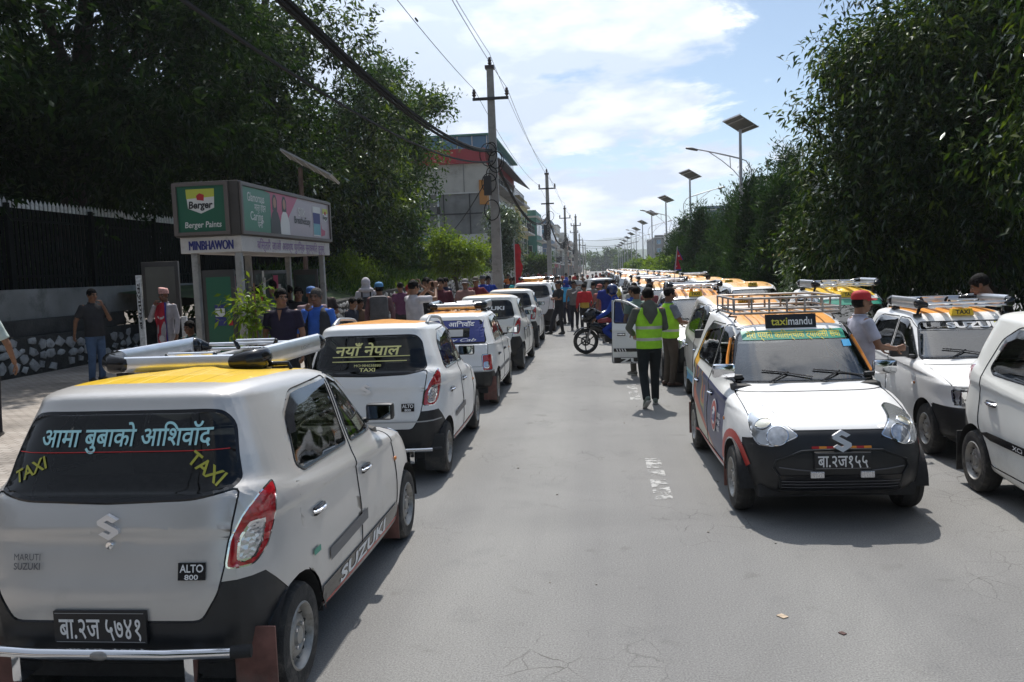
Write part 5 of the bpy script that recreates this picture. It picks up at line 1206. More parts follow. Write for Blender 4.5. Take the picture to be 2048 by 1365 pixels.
b = MB(); b.box((5.4,-10.2,7.6), (6.06,-9.0,9.6), MATS['orange_wall']); b.build('orange_column', None, r, False)
for s, z in enumerate((2.9,5.3,7.4,9.4)):
    for k in range(8):
        y = -9+k*2.9; b = MB(); b.box((5.98,y,z), (6.1,y+2.0,z+1.25), MATS['wall_white']); w_ = b.build('window', None, r, False); b = MB(); b.box((6.102,y+.1,z+.1), (6.11,y+1.9,z+1.15), MATS['pane']); b.build('pane', None, w_, False)
b = MB()
for z in (2.6,4.95,7.1,9.15): b.box((6.0,-9.8,z), (7.1,14,z+.14), MATS['wall_grey'])
for y in np.arange(-9.5, 14, .6): b.tube([(7.05,y,9.3),(7.05,y,10.2)], .02, MATS['frame_dark'], 4)
b.tube([(7.05,-9.6,10.2),(7.05,14,10.2)], .03, MATS['frame_dark'], 5); b.build('balcony', None, r, False)
b = MB(); b.add([(5.9,-9.9,12.0),(7.7,-9.9,10.9),(7.7,14.1,10.9),(5.9,14.1,12.0),(5.9,-9.9,12.1),(7.7,-9.9,11.0),(7.7,14.1,11.0),(5.9,14.1,12.1)], [(0,3,2,1),(4,5,6,7),(0,1,5,4),(2,3,7,6),(1,2,6,5)], MATS['roof_sheet']); b.build('eave', None, r, False)
BL = [('narrow yellow topped house beyond the crimson banded block', -18,-8.6,96,106,9.6,3,'wall_yellow','hut'), ('teal fronted house with white balconies beyond the yellow one', -18,-7.6,107,117,8.6,3,'wall_teal','slab'), ('dark brick house behind the second concrete pole', -18,-8.2,118,128,6.4,2,'wall_brick','tank'),
 ('slate blue block with a blank end wall beyond the brick house', -18,-7.4,134,148,9.0,3,'wall_blue','slab'), ('pinkish plaster house near the third pole', -17,-7.6,149,160,6.6,2,'wall_pink','tank'), ('cream three storey house past the pinkish one', -17,-7.8,162,176,8.8,3,'wall_cream','hut'), ('grey concrete house left of the fourth pole', -17,-7.4,178,192,7.4,2,'wall_grey','tank'),
 ('white house in the distant left street row', -17,-7.6,196,214,9.4,3,'wall_white','hut'), ('distant rose coloured house in the left street row', -17,-7.4,218,240,7.6,2,'wall_pink','slab'), ('farthest cream block of the left street row', -17,-7.4,245,290,9.0,3,'wall_cream','tank'), ('hazy grey terrace at the end of the left row', -18,-7.4,300,400,8.0,3,'wall_grey','slab')]
for i, (lb, x0, x1, y0, y1, h, st, wl, rf) in enumerate(BL): building(lb, x0, x1, y0, y1, h, st, wl, i+3, 'buildings along the left of the street', rf)
BR = [('white rooftop block with aerials behind the right hand tree', 16.5,26,92,104,8.2,3,'wall_white','hut',17.5), ('beige apartment block far off on the right', 20,30,205,225,9.5,4,'wall_cream','tank',0), ('blue sided tower far off on the right beside the dark trees', 23,30,196,204,14.0,5,'wall_blue','slab',0), ('pale distant terrace beyond the median trees', 21,33,235,270,11,4,'wall_white','tank',0), ('small grey distant house at the right of the street end', 19,30,285,330,11,4,'wall_grey','slab',0)]
for i, (lb, x0, x1, y0, y1, h, st, wl, rf, _) in enumerate(BR):
    r = building(lb, x0, x1, y0, y1, h, st, wl, i+30, 'buildings far off on the right', rf, shop=False)
    if i == 0:
        b = MB()
        for q, (x, y) in enumerate(((-3,-5),(-1.5,-4.5),(0,-5),(2.2,-4))): b.tube([(x,y,h+2.8),(x,y,h+4.6+.4*(q%2))], .035, MATS['frame_dark'], 5); b.box((x-.16,y-.1,h+3.8), (x+.16,y+.1,h+4.5), MATS['wall_grey'])
        b.build('aerial', None, r, False)
# ---------------------------------------------------------------- poles, wires, lamps
mat('insulator', (.05,.03,.03), .3); mat('cable', (.012,.012,.013), .75, spec=.15); mat('cable_grey', (.022,.022,.024), .75, spec=.15); mat('galv', (.50,.50,.53), .45, .4, var=.1, vscale=4); mat('panel_back', (.10,.105,.10), .5, var=.15, vscale=3); mat('panel_cell', (.012,.016,.035), .1); mat('lamp_head', (.06,.06,.065), .4); mat('panel_pale', (.34,.34,.33), .5, var=.1, vscale=6)
PX = -3.72
def pole(y, label, h=9.3, x=PX, lean=.028, ctr=False, coil=False, tiers=1):
    r = thing('utility_pole', label, 'pole', (x, y, .12), 0, 'concrete poles along the left kerb'); r.rotation_euler = (0, -.0, 0)
    b = MB(); q = .5; rows = [[(sx*w, sy*w*.9, z) for sx, sy in ((-1,-1),(1,-1),(1,1),(-1,1))] for z, w in ((-.3,.20),(2.5,.178),(5.5,.15),(h,.115))]; b.rings(rows, MATS['pole_concrete']); b.build('shaft', None, r, False)
    b = MB(); b.box((-.17,-.15,h-.02), (.17,.15,h+.10), MATS['insulator']); b.build('pole_cap', None, r, False)
    for z, s in ((h-1.15,.66),)+(((h-2.3,.5),) if tiers > 1 else ()):
        b = MB(); b.box((-s,-.19,z), (s,-.115,z+.10), MATS['frame_dark']); b.build('cross_arm', None, r, False)
    for x_, z in ((-.6,h-1.05),(.6,h-1.05),(0,h+.10)):
        b = MB(); yy = -.15 if x_ else 0; b.lathe([(.02,0),(.05,.05),(.085,.10),(.05,.13),(.08,.19),(.05,.23),(.05,.30),(.01,.32)], MATS['insulator'], 10, Matrix.Translation((x_,yy,z))); b.build('insulator', None, r)
    if coil:
        b = MB(); rnd = random.Random(int(y))
        for k in range(7):
            z = h-rnd.uniform(2.9,5.2); R_ = rnd.uniform(.22,.42); c = (rnd.uniform(-.2,.25), -.28, z); b.tube([(c[0]+R_*math.cos(t)*.75, c[1]+rnd.uniform(-.02,.02), c[2]+R_*math.sin(t)) for t in np.linspace(0, 6.28, 16)], .018, MATS['cable'], 5)
        b.box((-.34,-.42,h-4.6), (-.08,-.2,h-3.9), MATS['frame_dark']); b.build('cable_coil', None, r, False)
    return r
pole(31.2, 'nearest tall concrete pole with cable coils beside the line of taxis', 9.3, coil=True)
pole(65.5, 'second concrete pole beyond the red flag with two cross arms', 9.2, coil=True, tiers=2)
pole(100.5, 'third concrete pole in front of the slate blue block', 8.95, coil=True)
pole(139.0, 'fourth concrete pole farther along the kerb', 8.8, coil=True); pole(178.0, 'fifth concrete pole farther along the kerb', 8.8); pole(220.0, 'sixth small distant pole by the grey house', 8.8); pole(262.0, 'last visible pole at the far end of the kerb', 8.8)
pole(112.0, 'slim pole with a low arm just right of the third pole', 8.6, x=-2.75)
def span(pts, sag, n=18):
    out = []
    for a, b_, s in zip(pts[:-1], pts[1:], sag):
        for t in np.linspace(0, 1, n)[:-1]: p = Vector(a).lerp(Vector(b_), t); p.z -= s*4*t*(1-t); out.append(p)
    return out+[Vector(pts[-1])]
YS = (-4.0, 31.2, 65.5, 100.5, 139, 178, 220, 262)
for x_, dz, lb in ((-.6, -.72, 'bare wire on the left insulators of the poles'), (.0, .55, 'bare wire over the tops of the poles'), (.6, -.72, 'bare wire on the right insulators of the poles')):
    b = MB(); b.tube(span([(PX+x_, y, 9.42+dz-(.0 if y < 40 else .2)) for y in YS], [.55]*7), .009, MATS['cable_grey'], 5)
    if x_ < 0: p = atX(833, 40, PX-.6); b.tube([p-Vector((0,.12,0)), p+Vector((0,.12,0))], .025, MATS['cable'], 6)
    o = b.build('power_line', None, None); tag(o, lb, 'cable', 'overhead wires')
rnd = random.Random(3); r = thing('cable_bundle', 'thick sagging bundle of black cables strung from pole to pole', 'cable', (PX, 31, 6.5), 0)
for k in range(11):
    dx, dz, sg = rnd.uniform(-.05,.05), rnd.uniform(-.05,.05), rnd.uniform(-.05,.05)
    b = MB(); b.tube([p-Vector((PX,31,6.5)) for p in span([(PX+.1+dx,-4,6.9+dz),(PX-.05+dx,31.0,6.45+dz),(PX+dx,65.3,6.2+dz),(PX+dx,100.3,6.0+dz),(PX+dx,138,5.9+dz)], [1.35+sg,1.5+sg,1.6,1.4], 26)], rnd.uniform(.012,.024), MATS['cable' if k%3 else 'cable_grey'], 5); b.build('cable', None, r)
b = MB(); b.tube(span([(PX-.2,-4,5.6),(PX+.0,31.0,6.05)], [1.15], 30), .022, MATS['cable_grey'], 6); b.tube(span([(PX-.2,-4,5.64),(PX+.0,31.0,6.08)], [1.17], 30), .012, MATS['cable'], 6); o = b.build('telephone_cable', None); tag(o, 'single slack grey cable dipping below the black bundle', 'cable')
b = MB(); b.tube(span([(PX,31.2,5.9),(-13.2,66,4.6)], [.9], 20), .02, MATS['cable_grey'], 5); o = b.build('service_cable', None); tag(o, 'thin service cable drooping from the first pole to the tall block', 'cable')
for p0, p1 in (((PX,178,6.4),(5.9,150,6.0)), ((PX,139,6.8),(5.9,120,6.3)), ((PX,139,5.9),(5.9,126,5.6))):
    b = MB(); b.tube(span([p0,p1], [.5], 12), .025, MATS['cable_grey'], 4); o = b.build('cross_cable', None); tag(o, 'distant cable slung across the street', 'cable', 'cables across the street')
# twin slim poles by the block
for x, y, lb in ((-12.8,64,'slim pale service pole in front of the tall block'), (-12.3,65.5,'second slim service pole with a meter box by the tall block')):
    r = thing('service_pole', lb, 'pole', (x, y, 0)); b = MB(); b.tube([(0,0,0),(0,0,8.4)], [.1,.07], MATS['galv'], 8); b.build('shaft', None, r); b = MB(); b.box((-.05,-.3,6.6), (.22,-.08,7.2), MATS['frame_dark']); b.build('meter_box', None, r, False)
def lamp(y, label, flip, x=5.82):
    r = thing('solar_street_lamp', label, 'street lamp', (x, y, .13), 0, 'solar street lamps along the median'); s = -1 if not flip else 1; G = MATS['galv']
    b = MB(); b.tube([(0,0,0),(0,0,7.2)], [.085,.055], G, 10); b.build('pole', None, r)
    b = MB(); M4 = Matrix.Translation((.02,0,7.42)) @ Matrix.Rotation(R(-20),4,'X') @ Matrix.Rotation(R(14),4,'Y') @ Matrix.Rotation(R(38),4,'Z'); b.box((-.52,-.46,-.025), (.52,.46,.0), MATS['panel_back'], M4); b.box((-.50,-.44,.002), (.50,.44,.02), MATS['panel_cell'], M4)
    for q in (-.3,.3): b.box((q-.02,-.44,-.055), (q+.02,.44,-.027), G, M4)
    b.box((-.54,-.48,-.03), (-.521,.48,.03), G, M4); b.box((.521,-.48,-.03), (.54,.48,.03), G, M4); b.build('solar_panel', None, r, False)
    b = MB(); b.tube([(s*q, 0, 6.05+.30*q-.02*q*q) for q in np.linspace(0, 1.75, 8)], [.032]*4+[.026]*4, G, 8); b.tube([(s*(1.25-.0), 0, 6.38), (s*.75,0,6.02), (s*.3,0,5.62), (0,0,5.25)], .018, G, 6); b.tube([(s*.42,0,6.16),(s*.40,0,5.72)], .016, G, 6)
    b.tube([(0,0,6.05),(-s*.22,0,5.95),(-s*.40,0,5.65),(-s*.42,0,5.35),(-s*.30,0,5.05),(-s*.24,0,4.85),(-s*.24,0,4.6)], .022, G, 8); b.tube([(0,0,4.85),(-s*.24,0,4.85)], .014, G, 5); b.tube([(0,0,4.68),(-s*.24,0,4.68)], .014, G, 5); b.build('arm', None, r)
    b = MB(); b.limb([(s*1.72,0,6.48),(s*1.9,0,6.53),(s*2.12,0,6.57)], [.045,.06,.045], MATS['lamp_head'], 10, 1.6, (0,0,1)); b.build('lamp_head', None, r); return r
names = ['nearest tall solar lamp rising above the dark median trees', 'second solar lamp with its arm turned right', 'third solar lamp above the median shrubs', 'fourth solar lamp, arm turned right, above the median shrubs', 'fifth solar lamp along the median', 'sixth solar lamp along the median', 'seventh small solar lamp along the median', 'eighth tiny solar lamp along the median', 'ninth tiny solar lamp far along the median', 'tenth tiny solar lamp far along the median', 'eleventh faint solar lamp at the far end of the median', 'farthest faint solar lamp on the median']
for i in range(12): lamp(35+18.6*i, names[i], i%2 == 1)
# ---------------------------------------------------------------- bus shelter
mat('shelter_frame', (.045,.040,.036), .5, var=.2, vscale=4); mat('shelter_post', (.30,.29,.27), .55, .2, var=.15, vscale=6, dirt=(.1,.09,.08), dscale=4); mat('ad_green', (.012,.10,.055), .35); mat('ad_green2', (.03,.17,.10), .35); mat('ad_grey', (.38,.33,.36), .35); mat('ad_pink', (.42,.05,.13), .35); mat('fascia', (.50,.48,.46), .6, var=.12, vscale=3, dirt=(.25,.22,.2), dscale=3); mat('ink_blue', (.02,.025,.16), .5); mat('ink_mauve', (.22,.12,.28), .5); mat('ad_white', (.60,.60,.58), .4); mat('ad_lime', (.45,.48,.06), .4); mat('ad_black', (.012,.012,.014), .4); mat('ad_cyan', (.10,.30,.36), .4); mat('ad_skin', (.38,.20,.14), .5); mat('ad_panel', (.05,.07,.065), .25, var=.3, vscale=4)
BS = thing('bus_shelter', 'bus shelter with green and pink paint adverts above a white name fascia', 'bus shelter', (-5.0, 11.5, .16))
ox, oy, oz = -5.0, 11.5, .16
b = MB(); b.box((-.97,.0,2.53), (0,4.05,3.30), MATS['shelter_frame'], None, .012); b.build('hoarding_box', None, BS, False)
F1 = lambda a, c, h: (.004+h, a, c)           # the long face, turned to the road
F2 = lambda a, c, h: (a, -.004-h, c)          # the end face
b = MB(); q = lambda f, a0, a1, c0, c1, m, h=0.0: b.add([f(a0,c0,h), f(a1,c0,h), f(a1,c1,h), f(a0,c1,h)], [(0,1,2,3)], MATS[m])
pl = lambda f, pts, m, h=0.0: b.add([f(a,c,h) for a, c in pts], [tuple(range(len(pts)))], MATS[m])
y0, y1, z0, z1 = .09, 3.97, 2.60, 3.23
q(F1, y0, y1, z0, z1, 'ad_grey'); pl(F1, [(y0,z0),(y0+1.05,z0),(y0+1.05,z1),(y0,z1)], 'ad_green2', .002); pl(F1, [(y0+.80,z1),(y0+2.25,z1),(y0+1.75,z0+.25),(y0+1.05,z0+.05),(y0+1.05,z1-.02)], 'ad_pink', .003)
for cx, sh_, hr in ((y0+1.22,'ad_black','ad_black'), (y0+1.62,'ad_white','ad_black')):      # two women in the picture, plain shapes
    pl(F1, [(cx-.20,z0),(cx+.22,z0),(cx+.20,z0+.20),(cx+.12,z0+.33),(cx+.03,z0+.38),(cx-.05,z0+.37),(cx-.13,z0+.30),(cx-.19,z0+.18)], sh_, .004)
    pl(F1, [(cx-.10,z0+.36),(cx+.09,z0+.36),(cx+.10,z0+.52),(cx+.04,z0+.60),(cx-.05,z0+.60),(cx-.10,z0+.52)], hr, .005)
    pl(F1, [(cx+.0+.06*math.cos(t),z0+.48+.085*math.sin(t)) for t in np.linspace(0,6.28,15)[:-1]], 'ad_skin', .006)
b.text('Silk', lambda a, c, h: F1(y0+2.42+a, z0+.41+c, .004), .15, MATS['ad_white'], .01, .34); b.text('BreatheEasy', lambda a, c, h: F1(y0+2.45+a, z0+.27+c, .004), .12, MATS['ad_black'], .015, .78)
for t, zz, ww, sz in (('Glamorous',.50,.62,.13),('मात्र होइन',.36,.42,.10),('Caring',.23,.46,.13),('पनि',.11,.24,.10)): b.text(t, lambda a, c, h: F1(y0+.50+a+(.14 if t in ('मात्र होइन','पनि') else 0), z0+zz+c, .004), sz, MATS['ad_white'], .01, ww)
cx = y0+3.18; pl(F1, [(cx-.19,z0+.03),(cx+.19,z0+.03),(cx+.20,z0+.50),(cx-.20,z0+.50)], 'ad_white', .004); pl(F1, [(cx-.18,z0+.05),(cx+.18,z0+.05),(cx+.185,z0+.25),(cx-.185,z0+.25)], 'ad_cyan', .005); pl(F1, [(cx-.185,z0+.25),(cx+.185,z0+.25),(cx+.19,z0+.44),(cx-.19,z0+.44)], 'ink_blue', .005); pl(F1, [(cx-.21,z0+.49),(cx+.21,z0+.49),(cx+.20,z0+.55),(cx-.20,z0+.55)], 'ad_white', .006); pl(F1, [(cx+.20,z0+.03),(cx+.42,z0+.06),(cx+.45,z0+.14),(cx+.26,z0+.17),(cx+.21,z0+.30)], 'ad_pink', .005)
def bergerlogo(f, cx, cz, s):
    pl(f, [(cx-.5*s,cz+.42*s),(cx+.5*s,cz+.42*s),(cx+.47*s,cz-.22*s),(cx,cz-.40*s),(cx-.45*s,cz-.22*s)], 'ad_white', .004); pl(f, [(cx-.5*s,cz+.42*s),(cx+.5*s,cz+.42*s),(cx+.49*s,cz+.15*s),(cx-.49*s,cz+.10*s)], 'ad_lime', .005); pl(f, [(cx-.12*s,cz+.06*s),(cx+.12*s,cz+.02*s),(cx+.14*s,cz+.22*s),(cx-.02*s,cz+.28*s),(cx-.14*s,cz+.2*s)], 'wall_crimson', .006)
    b.text('Berger', lambda a, c, h: f(cx+a, cz-.10*s+c, .007), .24*s, MATS['ad_black'], .03, .86*s, 'CENTER', .15)
bergerlogo(F1, y0+3.66, z0+.42, .30)
b.build('road_side_advert', None, BS, False)
b = MB(); q = lambda f, a0, a1, c0, c1, m, h=0.0: b.add([f(a0,c0,h), f(a1,c0,h), f(a1,c1,h), f(a0,c1,h)], [(0,1,2,3)], MATS[m]); pl = lambda f, pts, m, h=0.0: b.add([f(a,c,h) for a, c in pts], [tuple(range(len(pts)))], MATS[m])
q(F2, -.95, -.16, 2.58, 3.26, 'ad_green'); bergerlogo(F2, -.56, 3.02, .42); b.text('Berger Paints', lambda a, c, h: F2(-.54+a, 2.70+c, .004), .085, MATS['ad_white'], .012, .54, 'CENTER', .12); b.build('end_advert', None, BS, False)
b = MB()
for f, a0, a1, c0, c1 in ((F1,.02,4.03,2.55,3.28), (F2,-.965,-.14,2.55,3.285)):
    for s in ((a0,a1,c0,c0+.045),(a0,a1,c1-.045,c1),(a0,a0+.06,c0+.0455,c1-.0455),(a1-.06,a1,c0+.0455,c1-.0455)):
        P = [f(s[0],s[2],.0),f(s[1],s[2],.0),f(s[1],s[3],.0),f(s[0],s[3],.0)]; P2 = [f(s[0],s[2],.03),f(s[1],s[2],.03),f(s[1],s[3],.03),f(s[0],s[3],.03)]; b.add(P+P2, [(4,5,6,7),(0,1,5,4),(1,2,6,5),(2,3,7,6),(3,0,4,7)], mat('shelter_trim', (.13,.11,.10), .45, .3))
b.build('hoarding_frame', None, BS, False)
b = MB(); b.box((-.93,.05,2.30), (-.02,4.0,2.528), MATS['fascia'], None, .008); fa = b.build('fascia', None, BS, False)
b = MB(); [b.text('MINBHAWON', lambda a, c, h, q=q: (-.47+a+(q-2)*.0035, .0465-q*.0006, 2.41+c), .135, MATS['ink_blue'], 0, .655) for q in range(5)]; b.text('बिस्तारै जाऔं अवश्य पुगिन्छ सुरक्षित हुनुस्', lambda a, c, h: (-.016, 2.15+a, 2.41+c), .13, MATS['ink_mauve'], .008, 3.1); b.build('lettering', None, fa, False)
for x, y in ((-.1,.12),(-.1,3.75),(-.75,.12),(-.75,3.75),(-.75,1.95)):
    b = MB(); b.box((x-.045,y-.045,-.1), (x+.045,y+.045,2.302), MATS['shelter_post'], None, .008); b.build('post', None, BS)
for (xa, xb, ya, yb, z0_, z1_, nm) in ((-.66,-.19,.10,.15,.75,2.05,'end_poster'), (-.78,-.73,.25,1.85,.55,2.05,'timetable_panel'), (-.78,-.73,2.1,3.6,.55,2.05,'map_panel'), (-.66,-.19,3.73,3.78,.6,2.05,'far_poster')):
    b = MB(); b.box((xa,ya,z0_), (xb,yb,z1_), MATS['shelter_frame'], None, .01); pb = b.build(nm, None, BS)
    t = MB()
    if nm == 'end_poster': t.add([(xa+.05,ya-.003,z0_+.1),(xb-.05,ya-.003,z0_+.1),(xb-.05,ya-.003,z1_-.1),(xa+.05,ya-.003,z1_-.1)], [(0,1,2,3)], MATS['ad_green']); t.box((-.5,ya-.012,1.25), (-.34,ya-.005,1.55), MATS['ink_blue']); t.box((-.49,ya-.016,1.38), (-.35,ya-.0125,1.5), MATS['ad_white']); t.box((-.3,ya-.012,1.25), (-.24,ya-.005,1.32), MATS['wall_crimson'])
    elif nm == 'far_poster': t.add([(xa+.05,ya-.003,z0_+.1),(xb-.05,ya-.003,z0_+.1),(xb-.05,ya-.003,z1_-.1),(xa+.05,ya-.003,z1_-.1)], [(0,1,2,3)], MATS['ad_panel'])
    else:
        t.add([(xb+.003,ya+.06,z0_+.06),(xb+.003,yb-.06,z0_+.06),(xb+.003,yb-.06,z1_-.06),(xb+.003,ya+.06,z1_-.06)], [(0,1,2,3)], MATS['ad_panel'])
        rr_ = random.Random(5)
        for k in range(7): yy = lerp(ya+.2, yb-.3, rr_.random()); zz = lerp(1.35,1.85,rr_.random()); t.box((xb+.004,yy,zz), (xb+.006,yy+rr_.uniform(.08,.25),zz+rr_.uniform(.05,.25)), MATS[rr_.choice(['ad_pink','ad_white','ad_white','wall_crimson'])])
    t.build('poster', None, pb, False)
b = MB(); b.box((-.72,.4,.40), (-.36,3.5,.45), MATS['shelter_post'], None, .01)
for y in (.5,3.4): b.box((-.6,y-.03,-.05), (-.5,y+.03,.40), MATS['shelter_post'])
b.build('bench', None, BS)
# solar panel on its own pole behind the shelter
r = thing('solar_array', 'pale tilted solar panel on a rusty pole behind the bus shelter', 'solar panel', (-6.0, 16.9, .2)); b = MB(); b.tube([(0,0,0),(0,0,4.1)], .05, mat('rust_pole', (.13,.085,.07), .8, var=.3, vscale=9), 8); b.build('pole', None, r)
b = MB(); M4 = Matrix.Translation((.22,0,4.12)) @ Matrix.Rotation(R(29),4,'Y') @ Matrix.Rotation(R(-9),4,'X') @ Matrix.Diagonal((.86,.86,1,1)); b.box((-.68,-.42,-.02), (.68,.42,.015), MATS['panel_pale'], M4); b.box((-.66,-.40,.017), (.66,.40,.022), MATS['panel_cell'], M4)
for k in range(5): b.box((-.66+k*.33-.008,-.42,-.035), (-.66+k*.33+.008,.42,-.022), MATS['galv'], M4)
b.build('panel', None, r, False)
# information board
r = thing('notice_board', 'grey framed blank notice board on white posts by the rubble wall', 'notice board', (-8.45, 15.6, .27), R(14))
b = MB(); b.box((-.34,-.06,1.12), (.34,.06,2.2), MATS['shelter_frame'], None, .015); b.build('frame', None, r); b = MB(); b.box((-.27,-.068,1.2), (.27,-.062,2.1), mat('board_faded', (.10,.10,.085), .5, var=.15, vscale=3)); b.build('board', None, r, False)
for x in (-.41,.38):
    b = MB(); b.box((x-.05,-.05,-.2), (x+.05,.05,1.95 if x < 0 else 1.12), MATS['tip_white'], None, .008); po = b.build('post', None, r)
    if x < 0: t = MB(); t.text('बसपार्क', lambda a, c, h: (x-.0+c*.8, -.053, 1.35+a), .07, MATS['ad_black'], .02, .9); t.build('lettering', None, po, False)
# young street tree with its stake
r = thing('sapling', 'thin young tree tied to a stake in front of the bus shelter', 'sapling', (-4.62, 10.8, .16)); b = MB(); b.tube([(0,0,0),(.02,0,.7),(.0,.02,1.3),(.03,0,1.95)], [.016,.013,.01,.005], MATS['bark_pale'], 7); b.tube([(.06,.03,0),(.05,.02,1.85)], .012, mat('stake_wood', (.22,.12,.07), .8), 6)
for q in range(9): a = q*2.4; z = .95+q*.1; b.tube([(0,0,z),(math.cos(a)*.3,math.sin(a)*.3,z+.16)], [.006,.003], MATS['bark_pale'], 5)
b.build('stem', None, r); crown('leaves', r, [((0,0,1.45),(.30,.30,.42),1)], 420, .11, .36, MATS['leaf_light'], 12, .35, 6, .18, .7)
# red banner on a stick by the first pole, and the plank bench
r = thing('banner', 'tall narrow red banner beside the first concrete pole', 'banner', (-2.9, 29.5, .15)); b = MB(); b.tube([(0,0,0),(0,0,3.0)], .018, MATS['galv'], 6); b.build('stick', None, r); b = MB(); rows = []
for i in range(13):
    z = 1.25+i*.13; rows += [(.02,0,z),(.14+.03*math.sin(i*1.1),-.05*math.sin(i*.9),z),(.26-.012*abs(i-6)+.03*math.sin(i*1.4),.05*math.sin(i*.7),z)]
b.add(rows, [(i*3+j,i*3+j+1,i*3+4+j,i*3+3+j) for i in range(12) for j in range(2)], mat('cloth_red', (.45,.02,.03), .8, var=.15, vscale=6)); b.build('cloth', None, r)
r = thing('bench', 'low plank bench against the rising rubble wall', 'bench', (-5.75, 18.7, .18)); b = MB(); b.box((-1.1,-.2,.58), (1.1,.2,.64), MATS['concrete'], None, .01); b.build('seat', None, r)
for x in (-.9,.9): b = MB(); b.box((x-.06,-.15,-.05), (x+.06,.15,.58), MATS['concrete_dark'], None, .01); b.build('leg', None, r)
# ---------------------------------------------------------------- trees
rnd = random.Random(21)
def lob(c, spread, rad, n, seed, flat=.8):
    r = random.Random(seed); out = []
    for i in range(n):
        out.append(((c[0]+r.uniform(-1,1)*spread[0], c[1]+r.uniform(-1,1)*spread[1], c[2]+r.uniform(-1,1)*spread[2]), (rad*r.uniform(.7,1.25), rad*r.uniform(.7,1.25), rad*flat*r.uniform(.7,1.2)), 1.0))
    return out
G1 = 'tall park trees behind the iron fence'
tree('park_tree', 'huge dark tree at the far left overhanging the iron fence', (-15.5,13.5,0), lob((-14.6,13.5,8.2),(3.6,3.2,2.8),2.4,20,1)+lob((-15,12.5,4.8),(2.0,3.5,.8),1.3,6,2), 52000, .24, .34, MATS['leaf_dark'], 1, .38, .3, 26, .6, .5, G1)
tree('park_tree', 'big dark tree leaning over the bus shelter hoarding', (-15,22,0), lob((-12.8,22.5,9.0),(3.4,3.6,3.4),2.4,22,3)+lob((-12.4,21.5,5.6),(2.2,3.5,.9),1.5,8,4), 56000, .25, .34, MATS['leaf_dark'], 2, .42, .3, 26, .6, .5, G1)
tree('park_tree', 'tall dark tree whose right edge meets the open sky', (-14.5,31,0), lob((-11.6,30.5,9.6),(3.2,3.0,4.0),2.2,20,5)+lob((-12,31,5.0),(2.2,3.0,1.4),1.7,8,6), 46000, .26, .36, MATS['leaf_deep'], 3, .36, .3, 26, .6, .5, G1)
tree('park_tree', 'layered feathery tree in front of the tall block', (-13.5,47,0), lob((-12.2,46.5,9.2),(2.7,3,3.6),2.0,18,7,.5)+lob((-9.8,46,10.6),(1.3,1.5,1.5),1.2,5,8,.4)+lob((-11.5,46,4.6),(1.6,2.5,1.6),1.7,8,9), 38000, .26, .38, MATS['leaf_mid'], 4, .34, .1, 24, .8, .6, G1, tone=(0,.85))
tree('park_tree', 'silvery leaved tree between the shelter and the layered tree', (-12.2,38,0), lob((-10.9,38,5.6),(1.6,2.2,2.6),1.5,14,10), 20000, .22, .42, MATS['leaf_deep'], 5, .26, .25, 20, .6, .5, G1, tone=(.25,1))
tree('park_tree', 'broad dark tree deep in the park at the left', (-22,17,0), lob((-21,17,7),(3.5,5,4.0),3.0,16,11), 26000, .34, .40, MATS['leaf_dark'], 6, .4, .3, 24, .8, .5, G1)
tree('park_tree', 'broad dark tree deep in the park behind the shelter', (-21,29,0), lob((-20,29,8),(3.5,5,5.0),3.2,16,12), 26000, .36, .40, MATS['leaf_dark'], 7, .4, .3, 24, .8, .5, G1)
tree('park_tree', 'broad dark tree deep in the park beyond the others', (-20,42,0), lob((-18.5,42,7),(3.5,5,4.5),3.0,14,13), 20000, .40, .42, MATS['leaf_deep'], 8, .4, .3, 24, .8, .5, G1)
for i, (y, x, n, lb) in enumerate(((13,-15.5,9000,'dark shrub mass behind the fence at the far left'), (19,-15.5,9000,'dark shrub mass behind the fence beside the notice board'), (25.5,-15.5,9000,'dark shrub mass behind the fence at the bus shelter'), (33,-15.5,9000,'dark shrub mass behind the fence past the shelter'), (41,-15,8000,'dark shrub mass behind the fence over the bank'))):
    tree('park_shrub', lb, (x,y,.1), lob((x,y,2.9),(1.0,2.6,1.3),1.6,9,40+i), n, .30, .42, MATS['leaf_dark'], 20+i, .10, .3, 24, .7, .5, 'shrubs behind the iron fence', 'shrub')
# greenery by the first pole
tree('street_tree', 'small yellow green tree left of the first concrete pole', (-6.35,38,.3), lob((-6.35,38,2.9),(.75,.8,.75),.75,14,14), 13000, .16, .34, MATS['leaf_light'], 9, .10, .25, 18, .4, .6)
tree('street_tree', 'straggly tree with variegated leaves right of the first concrete pole', (-5.6,52,.3), lob((-5.9,52,3.9),(.85,1.2,1.7),.8,16,15), 9000, .22, .42, MATS['leaf_silver'], 10, .12, .3, 16, .5, .7)
tree('street_tree', 'dull green tree in front of the teal house', (-6.2,92,.2), lob((-6.6,92,2.6),(.9,1.6,.8),.9,9,16), 4500, .35, .45, MATS['leaf_mid'], 11, .14, .2, 16, .6, .6)
tree('street_shrub', 'bright green shrub on the grassy bank', (-9.3,31,1.6), lob((-9.3,31,2.2),(.6,1.2,.35),.55,8,17), 4500, .16, .3, MATS['leaf_light'], 12, .04, .1, 16, .4, .6, None, 'shrub')
tree('street_shrub', 'long green shrub along the far end of the bank', (-9.3,44,2.2), lob((-9.3,45,2.9),(.9,5.5,.4),.9,12,18), 8000, .22, .3, MATS['leaf_mid'], 13, .05, .1, 16, .5, .6, None, 'shrub', tone=(.3,1))
